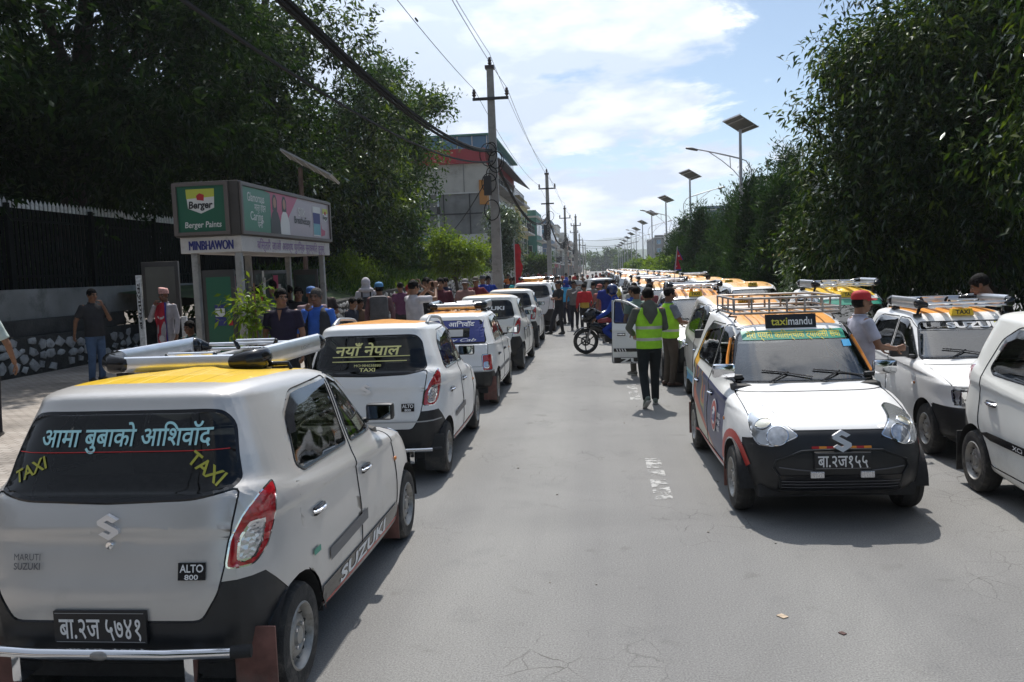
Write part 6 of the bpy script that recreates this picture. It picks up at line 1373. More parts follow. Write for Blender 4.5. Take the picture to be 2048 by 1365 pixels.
# right: the big drooping trees and the median planting
G2 = 'drooping trees on the median'
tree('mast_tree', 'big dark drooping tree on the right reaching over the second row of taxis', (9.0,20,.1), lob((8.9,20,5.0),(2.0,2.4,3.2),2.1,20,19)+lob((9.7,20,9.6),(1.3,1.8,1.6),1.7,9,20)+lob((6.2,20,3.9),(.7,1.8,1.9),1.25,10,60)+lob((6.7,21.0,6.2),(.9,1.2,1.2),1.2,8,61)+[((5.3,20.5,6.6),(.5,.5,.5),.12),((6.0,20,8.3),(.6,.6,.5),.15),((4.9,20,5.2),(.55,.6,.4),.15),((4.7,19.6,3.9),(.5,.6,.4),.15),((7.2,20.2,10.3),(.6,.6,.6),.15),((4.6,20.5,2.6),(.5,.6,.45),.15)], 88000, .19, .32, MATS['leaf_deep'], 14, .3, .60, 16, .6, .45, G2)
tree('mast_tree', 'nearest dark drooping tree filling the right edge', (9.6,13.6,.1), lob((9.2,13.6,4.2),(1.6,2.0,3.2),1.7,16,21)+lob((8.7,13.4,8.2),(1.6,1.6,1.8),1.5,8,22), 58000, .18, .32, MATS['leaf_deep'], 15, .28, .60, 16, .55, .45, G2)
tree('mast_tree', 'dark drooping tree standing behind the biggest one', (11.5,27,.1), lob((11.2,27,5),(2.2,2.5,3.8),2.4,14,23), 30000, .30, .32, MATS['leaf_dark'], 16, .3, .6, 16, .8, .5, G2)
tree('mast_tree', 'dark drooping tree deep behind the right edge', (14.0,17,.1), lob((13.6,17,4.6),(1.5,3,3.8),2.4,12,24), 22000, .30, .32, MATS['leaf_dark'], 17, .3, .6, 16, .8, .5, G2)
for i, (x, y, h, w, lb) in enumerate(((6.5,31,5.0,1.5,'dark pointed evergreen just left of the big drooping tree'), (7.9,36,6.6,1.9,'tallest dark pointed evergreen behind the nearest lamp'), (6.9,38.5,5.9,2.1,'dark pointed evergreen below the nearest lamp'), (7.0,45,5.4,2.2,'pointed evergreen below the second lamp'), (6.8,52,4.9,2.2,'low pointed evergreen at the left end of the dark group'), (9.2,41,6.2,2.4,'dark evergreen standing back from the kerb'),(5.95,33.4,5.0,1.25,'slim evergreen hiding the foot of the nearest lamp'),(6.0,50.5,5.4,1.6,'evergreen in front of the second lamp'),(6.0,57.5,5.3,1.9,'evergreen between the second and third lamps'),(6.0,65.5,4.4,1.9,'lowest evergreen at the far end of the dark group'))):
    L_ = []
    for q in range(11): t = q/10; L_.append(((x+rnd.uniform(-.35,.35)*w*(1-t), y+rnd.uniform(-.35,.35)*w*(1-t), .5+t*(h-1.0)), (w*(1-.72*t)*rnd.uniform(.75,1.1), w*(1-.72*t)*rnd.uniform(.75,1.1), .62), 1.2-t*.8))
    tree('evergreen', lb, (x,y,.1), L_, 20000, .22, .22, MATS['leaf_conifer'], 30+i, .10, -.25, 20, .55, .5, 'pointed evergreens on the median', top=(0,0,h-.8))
tree('median_shrub', 'loose grey green shrub low between the evergreens and the drooping tree', (5.9,23.5,.1), lob((5.95,23.5,1.5),(.5,1.0,.7),.7,10,25), 6500, .15, .36, MATS['leaf_silver'], 40, .05, .2, 14, .4, .6, None, 'shrub', tone=(0,.7))
MS = [(6.2,62,2.5,'rounded green shrub beyond the evergreens'),(6.0,70,2.6,'rounded green shrub left of the third lamp'),(6.1,79,2.7,'light green rounded shrub in the middle of the median'),(6.0,90,2.6,'distant light green shrub on the median'),(6.1,104,2.6,'distant dull green shrub on the median'),(6.0,122,2.6,'far light green shrub on the median'),(6.0,146,2.8,'farthest green shrub on the median')]
for i, (x, y, h, lb) in enumerate(MS): tree('median_shrub', lb, (x,y,.1), lob((x,y,h*.55),(.7,2.2+y*.02,h*.22),h*.36,10,70+i), 5200, .18+y*.0022, .42, MATS['leaf_light' if i%3 != 1 else 'leaf_mid'], 50+i, .06, .2, 16, .5, .6, 'rounded shrubs on the median', 'shrub', tone=(0,.8))
tree('broad_tree', 'hazy broad tree closing the end of the street', (2.5,430,0), lob((2.5,430,6.5),(5.5,3,3.8),3.6,14,26), 6000, 1.1, .6, MATS['leaf_mid'], 60, .5, .1, 14, 1.5, .6)
tree('broad_tree', 'smaller hazy tree left of the street end', (-9,360,0), lob((-9,360,4),(3,3,2),2.4,9,27), 3000, .9, .6, MATS['leaf_mid'], 61, .4, .1, 14, 1.2, .6)
tree('broad_tree', 'hazy tree row at the right of the street end', (13,330,0), lob((13,330,4.5),(5,20,2),2.8,12,28), 5000, .9, .6, MATS['leaf_mid'], 62, .4, .1, 14, 1.2, .6)
# behind the camera, for the panes to mirror
tree('roadside_tree', 'roadside tree across the pavement, mirrored in the panes', (-6.5,-13,0), lob((-6.5,-13,5.2),(2.6,2.6,2.4),2.0,12,29), 7000, .5, .45, MATS['leaf_dark'], 63, .3, .2, 16, .8, .6)
tree('roadside_tree', 'tall median tree, mirrored in the panes', (8.5,-12,0), lob((8.5,-12,5.5),(2.6,2.6,3.2),2.2,12,30), 7000, .5, .45, MATS['leaf_dark'], 64, .3, .2, 16, .8, .6)
# ---------------------------------------------------------------- the taxis
PI = math.pi
def wrapmat():
    m = bpy.data.materials.new('advert_wrap'); m.use_nodes = True; MATS['advert_wrap'] = m; nt = m.node_tree; b = nt.nodes['Principled BSDF']; b.inputs['Roughness'].default_value = .35
    tc = nt.nodes.new('ShaderNodeTexCoord'); s = nt.nodes.new('ShaderNodeSeparateXYZ'); nt.links.new(tc.outputs['Object'], s.inputs[0])
    def mth(op, a, c=0.0):
        n = nt.nodes.new('ShaderNodeMath'); n.operation = op
        for i, v in enumerate((a, c)):
            if isinstance(v, (int, float)): n.inputs[i].default_value = v
            else: nt.links.new(v, n.inputs[i])
        return n.outputs[0]
    def mix(f, a, c):
        x = nt.nodes.new('ShaderNodeMix'); x.data_type = 'RGBA'; nt.links.new(f, x.inputs[0])
        for i, v in ((6, a), (7, c)):
            if isinstance(v, tuple): x.inputs[i].default_value = (*v, 1)
            else: nt.links.new(v, x.inputs[i])
        return x.outputs[2]
    y, z = s.outputs[1], s.outputs[2]
    n = nt.nodes.new('ShaderNodeTexNoise'); n.inputs['Scale'].default_value = 3.2; n.inputs['Detail'].default_value = 1; nt.links.new(tc.outputs['Object'], n.inputs['Vector'])
    r = nt.nodes.new('ShaderNodeValToRGB'); nt.links.new(n.outputs[0], r.inputs[0]); r.color_ramp.interpolation = 'CONSTANT'
    for p, c in ((.0,(.05,.055,.11)),(.44,(.30,.30,.07)),(.50,(.42,.08,.03)),(.56,(.035,.04,.10)),(.64,(.08,.09,.14))):
        e = r.color_ramp.elements.new(p); e.color = (*c, 1)
    rear = mth('LESS_THAN', y, 1.35); col = mix(rear, (.045,.052,.13), r.outputs[0])
    wave = mth('LESS_THAN', z, mth('ADD', mth('MULTIPLY', mth('SUBTRACT', 1.75, y), .33), .36)); col = mix(wave, col, (.50,.09,.035))
    wave2 = mth('LESS_THAN', z, mth('ADD', mth('MULTIPLY', mth('SUBTRACT', 1.75, y), .22), .33)); col = mix(wave2, col, (.55,.53,.42))
    top = mth('GREATER_THAN', z, mth('ADD', mth('MULTIPLY', y, -.06), 1.015)); col = mix(top, col, (.66,.66,.64))
    yl = mth('MULTIPLY', top, mth('LESS_THAN', y, .8)); col = mix(yl, col, (.72,.40,.05))
    nt.links.new(col, b.inputs['Base Color'])
wrapmat(); mat('wrap_red', (.50,.05,.04), .35)
LG = 'taxis queued along the left kerb'
# 1: the nearest taxi
K = car('alto', ALTO, 'nearest silver taxi with yellow roof, alloy basket and pale blue writing on its rear window', 'paint_silver', 'roof_yellow', group=LG)
writing(K['rear_window'], [(at_rear(K, .02, 1.33, .004), 'आमा बुबाको आिशवाॅद', .082, 'letter_cyan', .84, .014, 0), (at_rear(K, -.43, 1.19, .004, .45), 'TAXI', .058, 'letter_olive', .17, .02, 0), (at_rear(K, .435, 1.19, .004, -.62), 'TAXI', .058, 'letter_olive', .19, .02, 0)])
b = MB(); stripe(b, at_rear(K, 0, 1.262, .004), -.52, .52, 0, .004, 'sticker_red'); b.build('pinstripe', None, K['rear_window'], False)
plate(K, 'rear', .512, 'बा.२ज ५७४१', .44, .15, .10, -.02); emblem(K, 'rear', .02, .955, .098); badge(K, -.375, .80, ['MARUTI','SUZUKI'], .15, [.030,.030], False); badge(K, .41, .755, ['ALTO','800'], .125, [.034,.022])
b = MB(); p = K['rear'](.02, .87); b.lathe([(.001,.012),(.016,.011),(.02,.004),(.021,-.01)], MATS['chrome'], 16, Matrix.Translation(p) @ Matrix.Rotation(R(90), 4, 'X')); b.build('lock', None, K['root'])
bumper_bar(K, .405, 1.20); mudflaps(K, 'mudflap_brown'); alu_rack(K, 1.15, 2.33, .90, -.17, .055, txt='LIGHT')
for sx in (1,-1):
    b = MB(); sheet(b, at_side(K, sx, 1.60, .335, .0035), -.80, .86, -.055, .055, 'gloss_black', 24, 2); sheet(b, at_side(K, sx, 1.60, .272, .0035), -.80, .86, -.008, .010, 'wrap_red', 24, 1)
    b.text('SUZUKI', at_side(K, sx, 1.60, .335, .006), .085, MATS['letter_white'], .03, 1.0); sheet(b, at_side(K, sx, 1.25, .53, .004, .02), -.33, .42, -.035, .035, 'grey_trim', 12, 2); b.build('side_stripe', None, K['root'], False)
b = MB(); sheet(b, at_side(K, 1, .72, .62, .0035), -.05, .05, -.018, .014, 'sticker_green', 4, 1); b.build('sticker', None, K['root'], False)
set_rest(K, -2.25, 3.93, 0.0)
# 2
K = car('alto', ALTO, 'white taxi second in the left queue with roof rails and yellow window writing', 'paint_white', 'roof_orange', group=LG)
writing(K['rear_window'], [(at_rear(K, .0, 1.30, .004), 'नयाँ नेपाल', .095, 'letter_gold', .66, .02, .15), (at_rear(K, 0, 1.155, .004), 'MO:984038880', .024, 'letter_gold', .27, .01, 0), (at_rear(K, 0, 1.115, .004), 'TAXI', .034, 'letter_gold', .16, .02, 0)])
b = MB(); stripe(b, at_rear(K, .02, 1.235, .004), -.38, .40, 0, .008, 'letter_gold'); stripe(b, at_rear(K, .02, 1.19, .004), -.38, .37, 0, .008, 'letter_gold'); b.build('pinstripe', None, K['rear_window'], False)
emblem(K, 'rear', 0, .93, .09); badge(K, .41, .745, ['ALTO','800'], .125, [.034,.022]); side_rails(K, .75, 1.75); bumper_bar(K, .33, 1.3, .022); mudflaps(K, 'mudflap_black')
b = MB(); stripe(b, at_rear(K, 0, .60, .006), -.7, .7, 0, .012, 'letter_grey', 24); b.build('bumper_stripe', None, K['root'], False)
for sx in (1,-1): b = MB(); sheet(b, at_side(K, sx, 1.25, .53, .004, .02), -.33, .42, -.03, .03, 'grey_trim', 12, 2); sheet(b, at_side(K, sx, 1.60, .285, .0035), -.8, .86, -.008, .008, 'wrap_red', 20, 1); b.build('side_stripe', None, K['root'], False)
plate(K, 'rear', .42, 'बा.२ज ३४८०'); set_rest(K, -2.30, 8.40, 0.02)
# 3: the older boxy one
K = car('boxy', M800, 'older boxy white taxi with blue sticker across its rear window and alloy roof basket', 'paint_white', 'roof_orange', rearglass='car_glass', group=LG)
b = MB(); f = at_rear(K, 0, 0, .004); sheet(b, f, -.50, .50, 1.19, 1.30, 'sticker_blue', 12, 3); sheet(b, f, -.53, .53, .985, 1.05, 'sticker_blue', 12, 2); sheet(b, f, -.52, -.44, 1.05, 1.19, 'sticker_blue', 2, 3); sheet(b, f, .30, .52, 1.05, 1.19, 'sticker_blue', 3, 3); sheet(b, f, -.06, .20, 1.07, 1.17, 'letter_grey', 3, 2); b.build('window_sticker', None, K['rear_window'], False)
writing(K['rear_window'], [(at_rear(K, .17, 1.245, .008), 'आिशवाॅद', .065, 'letter_white', .40, .02, 0), (at_rear(K, .13, 1.018, .008), 'City Cab', .045, 'letter_white', .55, .01, .35)])
alu_rack(K, .95, 2.0, .88, 0, .09); mudflaps(K, 'mudflap_brown', ('rear',)); plate(K, 'rear', .40, 'बा.२ज १२७६'); b = MB(); stripe(b, at_rear(K, 0, .545, .012), -.66, .66, 0, .018, 'letter_grey', 24)
for sx in (1,-1): sheet(b, at_side(K, sx, 1.45, .50, .004), -.85, .85, -.022, .022, 'grey_trim', 20, 1)
b.build('trim_strip', None, K['root'], False); set_rest(K, -2.27, 12.85, 0.015)
# 4
K = car('alto', ALTO, 'white taxi fourth in the left queue, amber roof without a basket', 'paint_cream', 'roof_amber', group=LG)
writing(K['rear_window'], [(at_rear(K, .08, 1.285, .004), 'SUZUKI', .075, 'letter_white', .6, .03, 0), (at_rear(K, .12, 1.15, .004), 'TAXI', .05, 'letter_gold', .25, .02, 0)]); emblem(K, 'rear', 0, .93, .09); plate(K, 'rear', .42, 'बा.२ज ८३१२')
b = MB(); f = at_side(K, 1, 1.1, .72, .004)
for q in range(3): sheet(b, f, -.5+q*.55, -.38+q*.55, -.13, .13, 'letter_black', 3, 3)
b.build('side_sticker', None, K['root'], False); mudflaps(K, 'mudflap_black'); set_rest(K, -2.30, 17.3, -.01)
# 5, 6
K = car('alto', ALTO, 'white taxi fifth in the left queue with dark slot above its rear window', 'paint_cream', 'roof_amber', group=LG); writing(K['rear_window'], [(at_rear(K, .1, 1.29, .004), 'TAXI', .07, 'letter_grey', .4, .02, 0)])
b = MB(); stripe(b, at_rear(K, 0, 1.425, .006), -.3, .3, 0, .018, 'letter_black'); b.build('vent_slot', None, K['root'], False); emblem(K, 'rear', 0, .93, .09); plate(K, 'rear', .42, 'बा.२ज ४४०७'); mudflaps(K, 'mudflap_black'); set_rest(K, -2.33, 22.1, 0)
K = car('compact', COMPACT, 'taller rounded white taxi sixth in the left queue with tail lamps up its pillars', 'paint_white', 'roof_orange', group=LG); alu_rack(K, 1.1, 2.2, .95, 0, .10); set_rest(K, -2.2, 27.9, -.02)
# the taxi facing us
A2 = dict(ALTO); A2['mirror'] = 'chrome'
K = car('alto', A2, 'white taxi facing the camera with black roof sign and advert painted on its doors', 'paint_white', 'roof_orange')
for d in ('front1','rear1','front-1','rear-1'): K[d].data.materials[0] = MATS['advert_wrap']
plate(K, 'front', .52, 'बा.२ज१५५', .42, .135, .094); emblem(K, 'front', 0, .665, .135); steel_rack(K, .75, 1.72, .98); mudflaps(K, 'mudflap_brown')
top_sign(K, 1.86, w=.46, h=.13, back='plate_black', lean=14, parts=[('taxi',-.105,.15,'letter_yellow',.075),('mandu',.085,.215,'letter_white',.075)])
writing(K['root'], [(at_front(K, .0, 1.36, .005), 'मेरो प्यारो कािलन्चोक ट्याक्सी सेवा', .055, 'letter_yellow', .84, .012, 0)])
b = MB(); f = at_front(K, 0, 0, .003); sheet(b, f, -.46, .46, 1.32, 1.398, 'sticker_green', 22, 3); sheet(b, f, .41, .49, 1.25, 1.305, 'sticker_sky', 3, 2); b.build('sun_strip', None, K['root'], False)
b = MB(); f = at_front(K, 0, 0, .004)
for q in range(8): sheet(b, f, -.22+q*.055, -.165+q*.055, .605, .622, 'sticker_red' if q%2 == 0 else 'sticker_orange', 2, 1)
sheet(b, f, -.34, .34, .535, .572, 'letter_black', 14, 2); sheet(b, f, -.46, .46, .27, .40, 'gloss_black', 18, 4)
for x in (-.185,.185):
    p = K['front'](x, .40); b.box((x-.05,p.y-.01,.385), (x+.05,p.y+.025,.435), MATS['led'], None, .005)
    for q in range(5): b.box((x-.045+q*.019,p.y+.025,.39), (x-.031+q*.019,p.y+.028,.43), MATS['lens_clear'])
for s in (1,-1):
    pts = [(s*.36,.565),(s*.48,.515),(s*.50,.46),(s*.46,.40),(s*.44,.30)]; b.tube([K['front'](x,z,.006) for x,z in pts], .009, MATS['black_plastic'], 6); b.tube([K['front'](x,z,.006) for x,z in ((s*.36,.565),(s*.30,.59),(0,.60))], .009, MATS['black_plastic'], 6)
    b.tube([K['front'](x,z,.006) for x,z in ((s*.22,.44),(s*.34,.45),(s*.46,.465))], .005, MATS['grey_trim'], 5)
for z in (.30,.325,.35): stripe(b, at_front(K, 0, z, .007), -.44, .44, 0, .007, 'grey_trim', 16)
b.build('grille', None, K['root'], False)
b = MB()
for sx in (1,-1):
    f = at_side(K, sx, 0, 0, .004); c = [(2.02+.15*math.cos(t), .64+.15*math.sin(t)) for t in np.linspace(0, 6.283, 25)[:-1]]
    for rr, mm, o in ((1,'letter_white',.004),(.9,'wrap_red',.0055),(.55,'letter_white',.0065)): b.add([K['side'](sx, 2.02+(y-2.02)*rr, .64+(z-.64)*rr, o) for y, z in c], [tuple(range(24))], MATS[mm])
    b.text('Gulf', lambda a, c_, h: K['side'](sx, 2.02+a*sx, .64+c_, .008), .10, MATS['sticker_blue'], .02, .2)
    for q, t in enumerate(('SERVICE','PURE','ENERGY')): b.text(t, lambda a, c_, h: K['side'](sx, 2.28+a*sx, .68-q*.06+c_, .006), .04, MATS['letter_white'], .01, .14)
    arc = [(2.835+.335*math.cos(a), .262+.335*math.sin(a)) for a in np.linspace(.5, 2.9, 12)]; vs = []
    for y, z in arc: vs += [K['side'](sx, y, z, .004), K['side'](sx, 2.835+(y-2.835)*1.2, .262+(z-.262)*1.2, .004)]
    b.add(vs, [(2*i,2*i+2,2*i+3,2*i+1) for i in range(11)], MATS['wrap_red'])
    b.tube([K['front'](sx*x,z,.003) for x,z in ((.635,1.03),(.60,1.17),(.545,1.33))], .014, MATS['sticker_orange'], 5); sheet(b, at_side(K, sx, 1.6, .285, .0035), -.8, .86, -.012, .012, 'wrap_red', 20, 1)
b.build('advert', None, K['root'], False)
b = MB()
for x, s in ((-.13,.035),(-.05,.028)): p = K['front'](x, .99); b.ell((x, p.y-.16, .985), (s,s,s*1.4), MATS['sign_yellow'], 10, 6)
b.build('dashboard_ornament', None, K['root']); TM = K; set_rest(K, 1.74, 9.40, PI+.02)
# behind it: silver one with blue sills, then the one with its door open
K = car('alto', ALTO, 'silver taxi with pale blue sills directly behind the one facing the camera', 'paint_silver', 'roof_orange')
for sx in (1,-1): b = MB(); sheet(b, at_side(K, sx, 1.60, .34, .0035), -.80, .86, -.06, .06, 'sticker_sky', 24, 2); sheet(b, at_side(K, sx, 1.60, .44, .0035), -.80, .86, -.03, .03, 'letter_cyan', 24, 2); b.build('side_stripe', None, K['root'], False); plate(K, 'front', .475, 'बा.२ज६०२'); emblem(K, 'front', 0, .665, .13); top_sign(K, 1.72, w=.22); set_rest(K, 2.06, 13.45, PI+.01)
K = car('alto', ALTO, 'white taxi with its front door swung open towards the motorcycle', 'paint_white', 'roof_orange'); plate(K, 'front', .475, 'बा.२ज९१८'); emblem(K, 'front', 0, .665, .13); alu_rack(K, .95, 1.75, .95, 0, .10, hoops=False); top_sign(K, 1.80, w=.25, h=.09)
d = K['front1']; h = Vector((.70, 2.44, 0)); ang = R(79); b = MB(); f = at_side(K, 1, 2.02, .345, .004); sheet(b, f, -.42, .40, -.05, .05, 'gloss_black', 14, 2); b.text('ZUKI', at_side(K, 1, 2.02, .345, .008), .085, MATS['letter_white'], .035, .62); sheet(b, at_side(K, 1, 2.02, .53, .004), -.42, .38, -.03, .03, 'gloss_black', 12, 2)
for q in range(4): b.add([K['side'](1, 1.66+q*.05+e, .53+z, .007) for e, z in ((0,-.025),(.02,-.025),(.0,.025),(-.02,.025))], [(0,1,2,3)], MATS['letter_white'])
b.build('side_stripe', None, d, False)
b = MB(); W_ = ALTO['door_f']; 
pts = [K['side'](1, y, z, -.035) for y, z in W_]; b.tube([p for p in pts]+[pts[0]], .02, MATS['paint_white'], 6); b.add([K['side'](1, y, z, -.06) for y, z in ((1.6,.32),(1.6,.95),(2.40,.92),(2.45,.42),(2.38,.32))], [(0,1,2,3,4)], MATS['interior']); b.build('door_lining', None, d, False)
rot = Matrix.Rotation(ang, 3, 'Z'); d.rotation_euler = (0,0,ang); d.location = h-rot @ h
o = K['mirror1']; o.parent = d; set_rest(K, 1.78, 17.15, PI)
# second row
K = car('alto', ALTO, 'plain white taxi cut off by the right edge, black rubbing strip on its door', 'paint_cream', 'paint_cream', group=None)
b = MB()
for sx in (1,-1):
    pts = [(.66,.545),(.80,.575),(1.5,.575),(1.5,.515),(.86,.515)]; b.add([K['side'](sx, y, z, .012) for y, z in pts], [(0,1,2,3,4)], MATS['gloss_black']); b.text('XCi', lambda a, c, h: K['side'](sx, 1.34+a*sx, .545+c, .016), .035, MATS['letter_white'], .01, .16)
b.build('rubbing_strip', None, K['root'], False); mudflaps(K, 'mudflap_black'); set_rest(K, 3.90, 7.48, PI-.02)
K = car('boxy', M800, 'older boxy white taxi on the right with white lettering across its windscreen', 'paint_white', 'roof_orange'); alu_rack(K, .9, 1.95, .95, 0, .09); top_sign(K, 1.82, w=.24, h=.075)
writing(K['root'], [(at_front(K, -.10, 1.262, .006), 'SUZUKI', .055, 'letter_white', .62, .05, 0)]); b = MB(); stripe(b, at_front(K, 0, 1.218, .004), -.5, .5, 0, .005, 'letter_grey'); sheet(b, at_front(K, 0, 0, .003), .28, .44, 1.23, 1.29, 'letter_olive', 4, 2); b.build('sun_strip', None, K['root'], False)
b = MB(); f = at_front(K, 0, 0, .004); sheet(b, f, -.60, .60, .585, .735, 'gloss_black', 20, 3)
for q in range(5): stripe(b, at_front(K, 0, .60+q*.028, .007), -.23, .23, 0, .008, 'grey_trim', 8)
stripe(b, at_front(K, 0, .745, .006), -.6, .6, 0, .008, 'grey_trim'); b.build('grille', None, K['root'], False); plate(K, 'front', .42, 'बा.२ज७३४'); set_rest(K, 4.03, 11.13, PI-.015)
K = car('alto', ALTO, 'yellow roofed taxi with green sun strip behind the boxy one on the right', 'paint_white', 'roof_yellow'); alu_rack(K, .7, 1.75, .98, 0, .09); top_sign(K, 1.84, w=.24)
b = MB(); sheet(b, at_front(K, 0, 0, .003), -.47, .47, 1.31, 1.398, 'sticker_green', 22, 3); b.build('sun_strip', None, K['root'], False); plate(K, 'front', .475, 'बा.२ज२८१'); set_rest(K, 3.92, 15.15, PI+.01)
K = car('alto', ALTO, 'white taxi with a clean orange roof and small dark sign in the second row', 'paint_white', 'roof_amber'); top_sign(K, 1.72, w=.22); plate(K, 'front', .475, 'बा.२ज५१९'); set_rest(K, 3.62, 21.6, PI)
# the long queue behind, copied; some wear baskets, some not
QG = 'white taxis with orange roofs in the long queue facing the camera'; QL = 'white taxi with orange roof, one of the long double queue facing the camera'
pa = car('alto', ALTO, QL, 'paint_white', 'roof_amber', visor=False, group=QG); alu_rack(pa, .85, 1.8, .98, 0, .10, hoops=False); top_sign(pa, 1.84, w=.24); plate(pa, 'front', .475, 'बा.२ज'); set_rest(pa, 1.80, 23.6, PI)
pb = car('alto', ALTO, QL, 'paint_white', 'roof_amber', visor=False, group=QG); top_sign(pb, 1.76, w=.24); set_rest(pb, 3.75, 26.2, PI+.01)
pc = car('alto', ALTO, QL, 'paint_cream', 'roof_orange', near=False, group=QG); alu_rack(pc, .85, 1.8, .98, 0, .10, hoops=False, slats=2); set_rest(pc, 1.75, 28.2, PI)
pd_ = car('alto', ALTO, QL, 'paint_white', 'roof_amber', near=False, group=QG); set_rest(pd_, 3.8, 30.6, PI)
rnd = random.Random(77)
def put(src, x, y):
    c = dup(src['root']); a = PI+rnd.uniform(-.03,.03); v = Matrix.Rotation(a, 3, 'Z') @ Vector((0, ALTO['RO'], 0)); c.location = (x-v.x, y-v.y, .008); c.rotation_euler = (0,0,a); return c
ya, yb = 32.7, 35.1
for i in range(24):
    put(rnd.choice([pc, pc, pd_]), 1.75+rnd.uniform(-.12,.12), ya); put(rnd.choice([pc, pd_]), 3.80+rnd.uniform(-.12,.12), yb); ya += rnd.uniform(4.1,4.9); yb += rnd.uniform(4.1,4.9)
K = car('alto', ALTO, 'grey car parked in the middle of the street beyond the crowd', 'paint_grey', 'paint_grey', near=False); K['root']['category'] = 'car'; set_rest(K, .15, 38, .25)
for x, y in ((-2.3,33.2),(-2.25,37.8)):
    c = dup(pc['root']); c.location = (x, y-.475, .008); c.rotation_euler = (0,0,0); c['group'] = 'taxis seen from behind far along the left kerb'; c['label'] = 'white taxi seen from behind beyond the sixth in the left queue'
# ---------------------------------------------------------------- people and what they carry
def stand(x, y, Y, zg=.0, hmin=1.55, hmax=1.86):
    """a spot by the crown of the head in the photograph and its distance; the height follows"""
    p = atY(x, y, Y); return (p.x, p.y, zg), min(hmax, max(hmin, p.z-zg))
SEEN = []
def who(label, x, y, Y, face, zg=.0, pose='stand', hadd=0.0, **k):
    loc, h = stand(x, y, Y, zg)
    if 'h' in k: h = k.pop('h')
    j = person(label, loc, face, h, pose, **k); SEEN.append((loc[0], loc[1])); return j
PV = .17
def world(j, p): return Matrix.Translation(j['root'].location) @ Matrix.Rotation(j['root'].rotation_euler[2], 4, 'Z') @ Vector(p)
# --- in the road
VJ = dict(col=(.30,.62,.03), stripes=(.965,1.135), rough=.6, name='safety_vest')
who('man in green safety vest over a grey hooded jacket walking away up the road', 1296, 577, 12.3, .12, 0, 'walk', shirt=(.085,.09,.075), trousers=(.014,.018,.020), sleeve='long', jacket=VJ, shoes=(.10,.13,.11), yaw=-.1, over=dict(eL=(-.30,-.02,1.15), wL=(-.20,.19,1.05), eR=(.25,.06,1.14), wR=(.14,.27,1.10)))
b = MB(); loc, h = stand(1296, 577, 12.3); hz = h/1.72
b.limb([(0,-.115,1.46),(0,-.150,1.36),(0,-.150,1.24)], [.10,.105,.03], None, 14, .5); b.limb([(-.09,-.04,1.475),(0,-.085,1.465),(.09,-.04,1.475)], [.035,.05,.035], None, 10); b.v = [(Vector(v)*hz)[:] for v in b.v]
o = b.build('jacket_hood', cloth('hood_cloth', (.085,.09,.075))); o.parent = [q for q in C.objects if q.get('label','').startswith('man in green safety vest over')][0]
who('bearded man in green vest with grey sleeves and brown trousers standing by the silver taxi', 1338, 585, 14.3, -1.2, 0, 'give', h=1.66, shirt=(.17,.19,.23), trousers=(.075,.060,.048), jacket=dict(col=(.30,.62,.03), stripes=(.965,), rough=.6, name='safety_vest'), shoes=(.06,.03,.02), st=1)
who('man in grey green shirt half hidden behind the two vest wearers', 1272, 578, 15.9, .5, 0, 'stand', h=1.66, shirt=(.20,.28,.24), trousers=(.09,.085,.075), shoes=(.12,.12,.11), mirror=True)
who('man in royal blue polo shirt behind the motorcycle', 1213, 560, 23, PI, 0, 'stand', shirt=(.02,.035,.22), trousers=(.02,.02,.03), hi=False)
who('man in grey t-shirt with a white swoosh and sunglasses walking on the road', 1147, 562, 28.0, PI+.1, 0, 'walk', shirt=(.17,.17,.165), trousers=(.02,.022,.03), hi=False)
j = who('man from behind with a red and violet jacket wrapped over a yellow shirt', 1168, 568, 26.6, .2, 0, 'stand', shirt=(.50,.34,.06), trousers=(.02,.02,.025), jacket=dict(col=(.50,.03,.04), sleeve='long', low=.22, name='red_jacket'), hi=False)
who('man in plain grey t-shirt seen from behind beside the red jacket', 1186, 565, 29, -.3, 0, 'hips', shirt=(.19,.19,.19), trousers=(.05,.05,.06), hi=False)
who('man in black leaning by the rear of the sixth taxi on the left', 1117, 562, 26.4, 2.2, 0, 'cross', shirt=(.025,.03,.035), trousers=(.03,.03,.035), hi=False, cap=(.02,.02,.03), over=dict(aR=(.12,.30,.09), kR=(.11,.18,.50)))
who('person in bright sky blue shirt with a blue hood', 1131, 560, 31, PI-.6, 0, 'stand', shirt=(.05,.28,.50), trousers=(.03,.03,.05), hi=False, hood=(.02,.04,.22))
who('man in blue overalls and blue full face helmet astride the motorcycle', 1238, 570, 20.1, 1.50, .0, 'ride', h=1.72, shirt=(.02,.06,.32), trousers=(.02,.05,.30), sleeve='long', helmet=(.015,.03,.12))
who('man in navy and blue jacket standing right behind the rider', 1265, 573, 19.0, .9, 0, 'stand', shirt=(.03,.08,.30), trousers=(.02,.02,.03), sleeve='long', hi=False, cap=(.012,.012,.015))
for i, (x, y, Y, c, lb) in enumerate(((1298,568,19.6,(.20,.06,.07),'man with a maroon collar behind the open car door'),(1300,558,22.5,(.05,.05,.06),'man in dark shirt behind the maroon collar'),(1333,570,19.4,(.30,.30,.28),'man in pale shirt at the rear of the open taxi'),(1345,566,20.2,(.03,.03,.04),'man in black t-shirt at the rear of the open taxi'),(1373,568,19.2,(.34,.32,.30),'man in white shirt by the taxi baskets'),(1268,566,22,(.35,.35,.33),'man in light shirt behind the blue jacket'),(1199,570,24.5,(.30,.10,.09),'man with peaked cap peering past the blue polo'),(1226,560,26,(.45,.40,.08),'person in yellow top behind the blue polo'))):
    who(lb, x, y, Y, PI+(.4 if i%2 else -.6), 0, 'stand', shirt=c, hi=False, trousers=(.03,.03,.04), cap=(.3,.08,.06) if i == 6 else None, st=i%2)
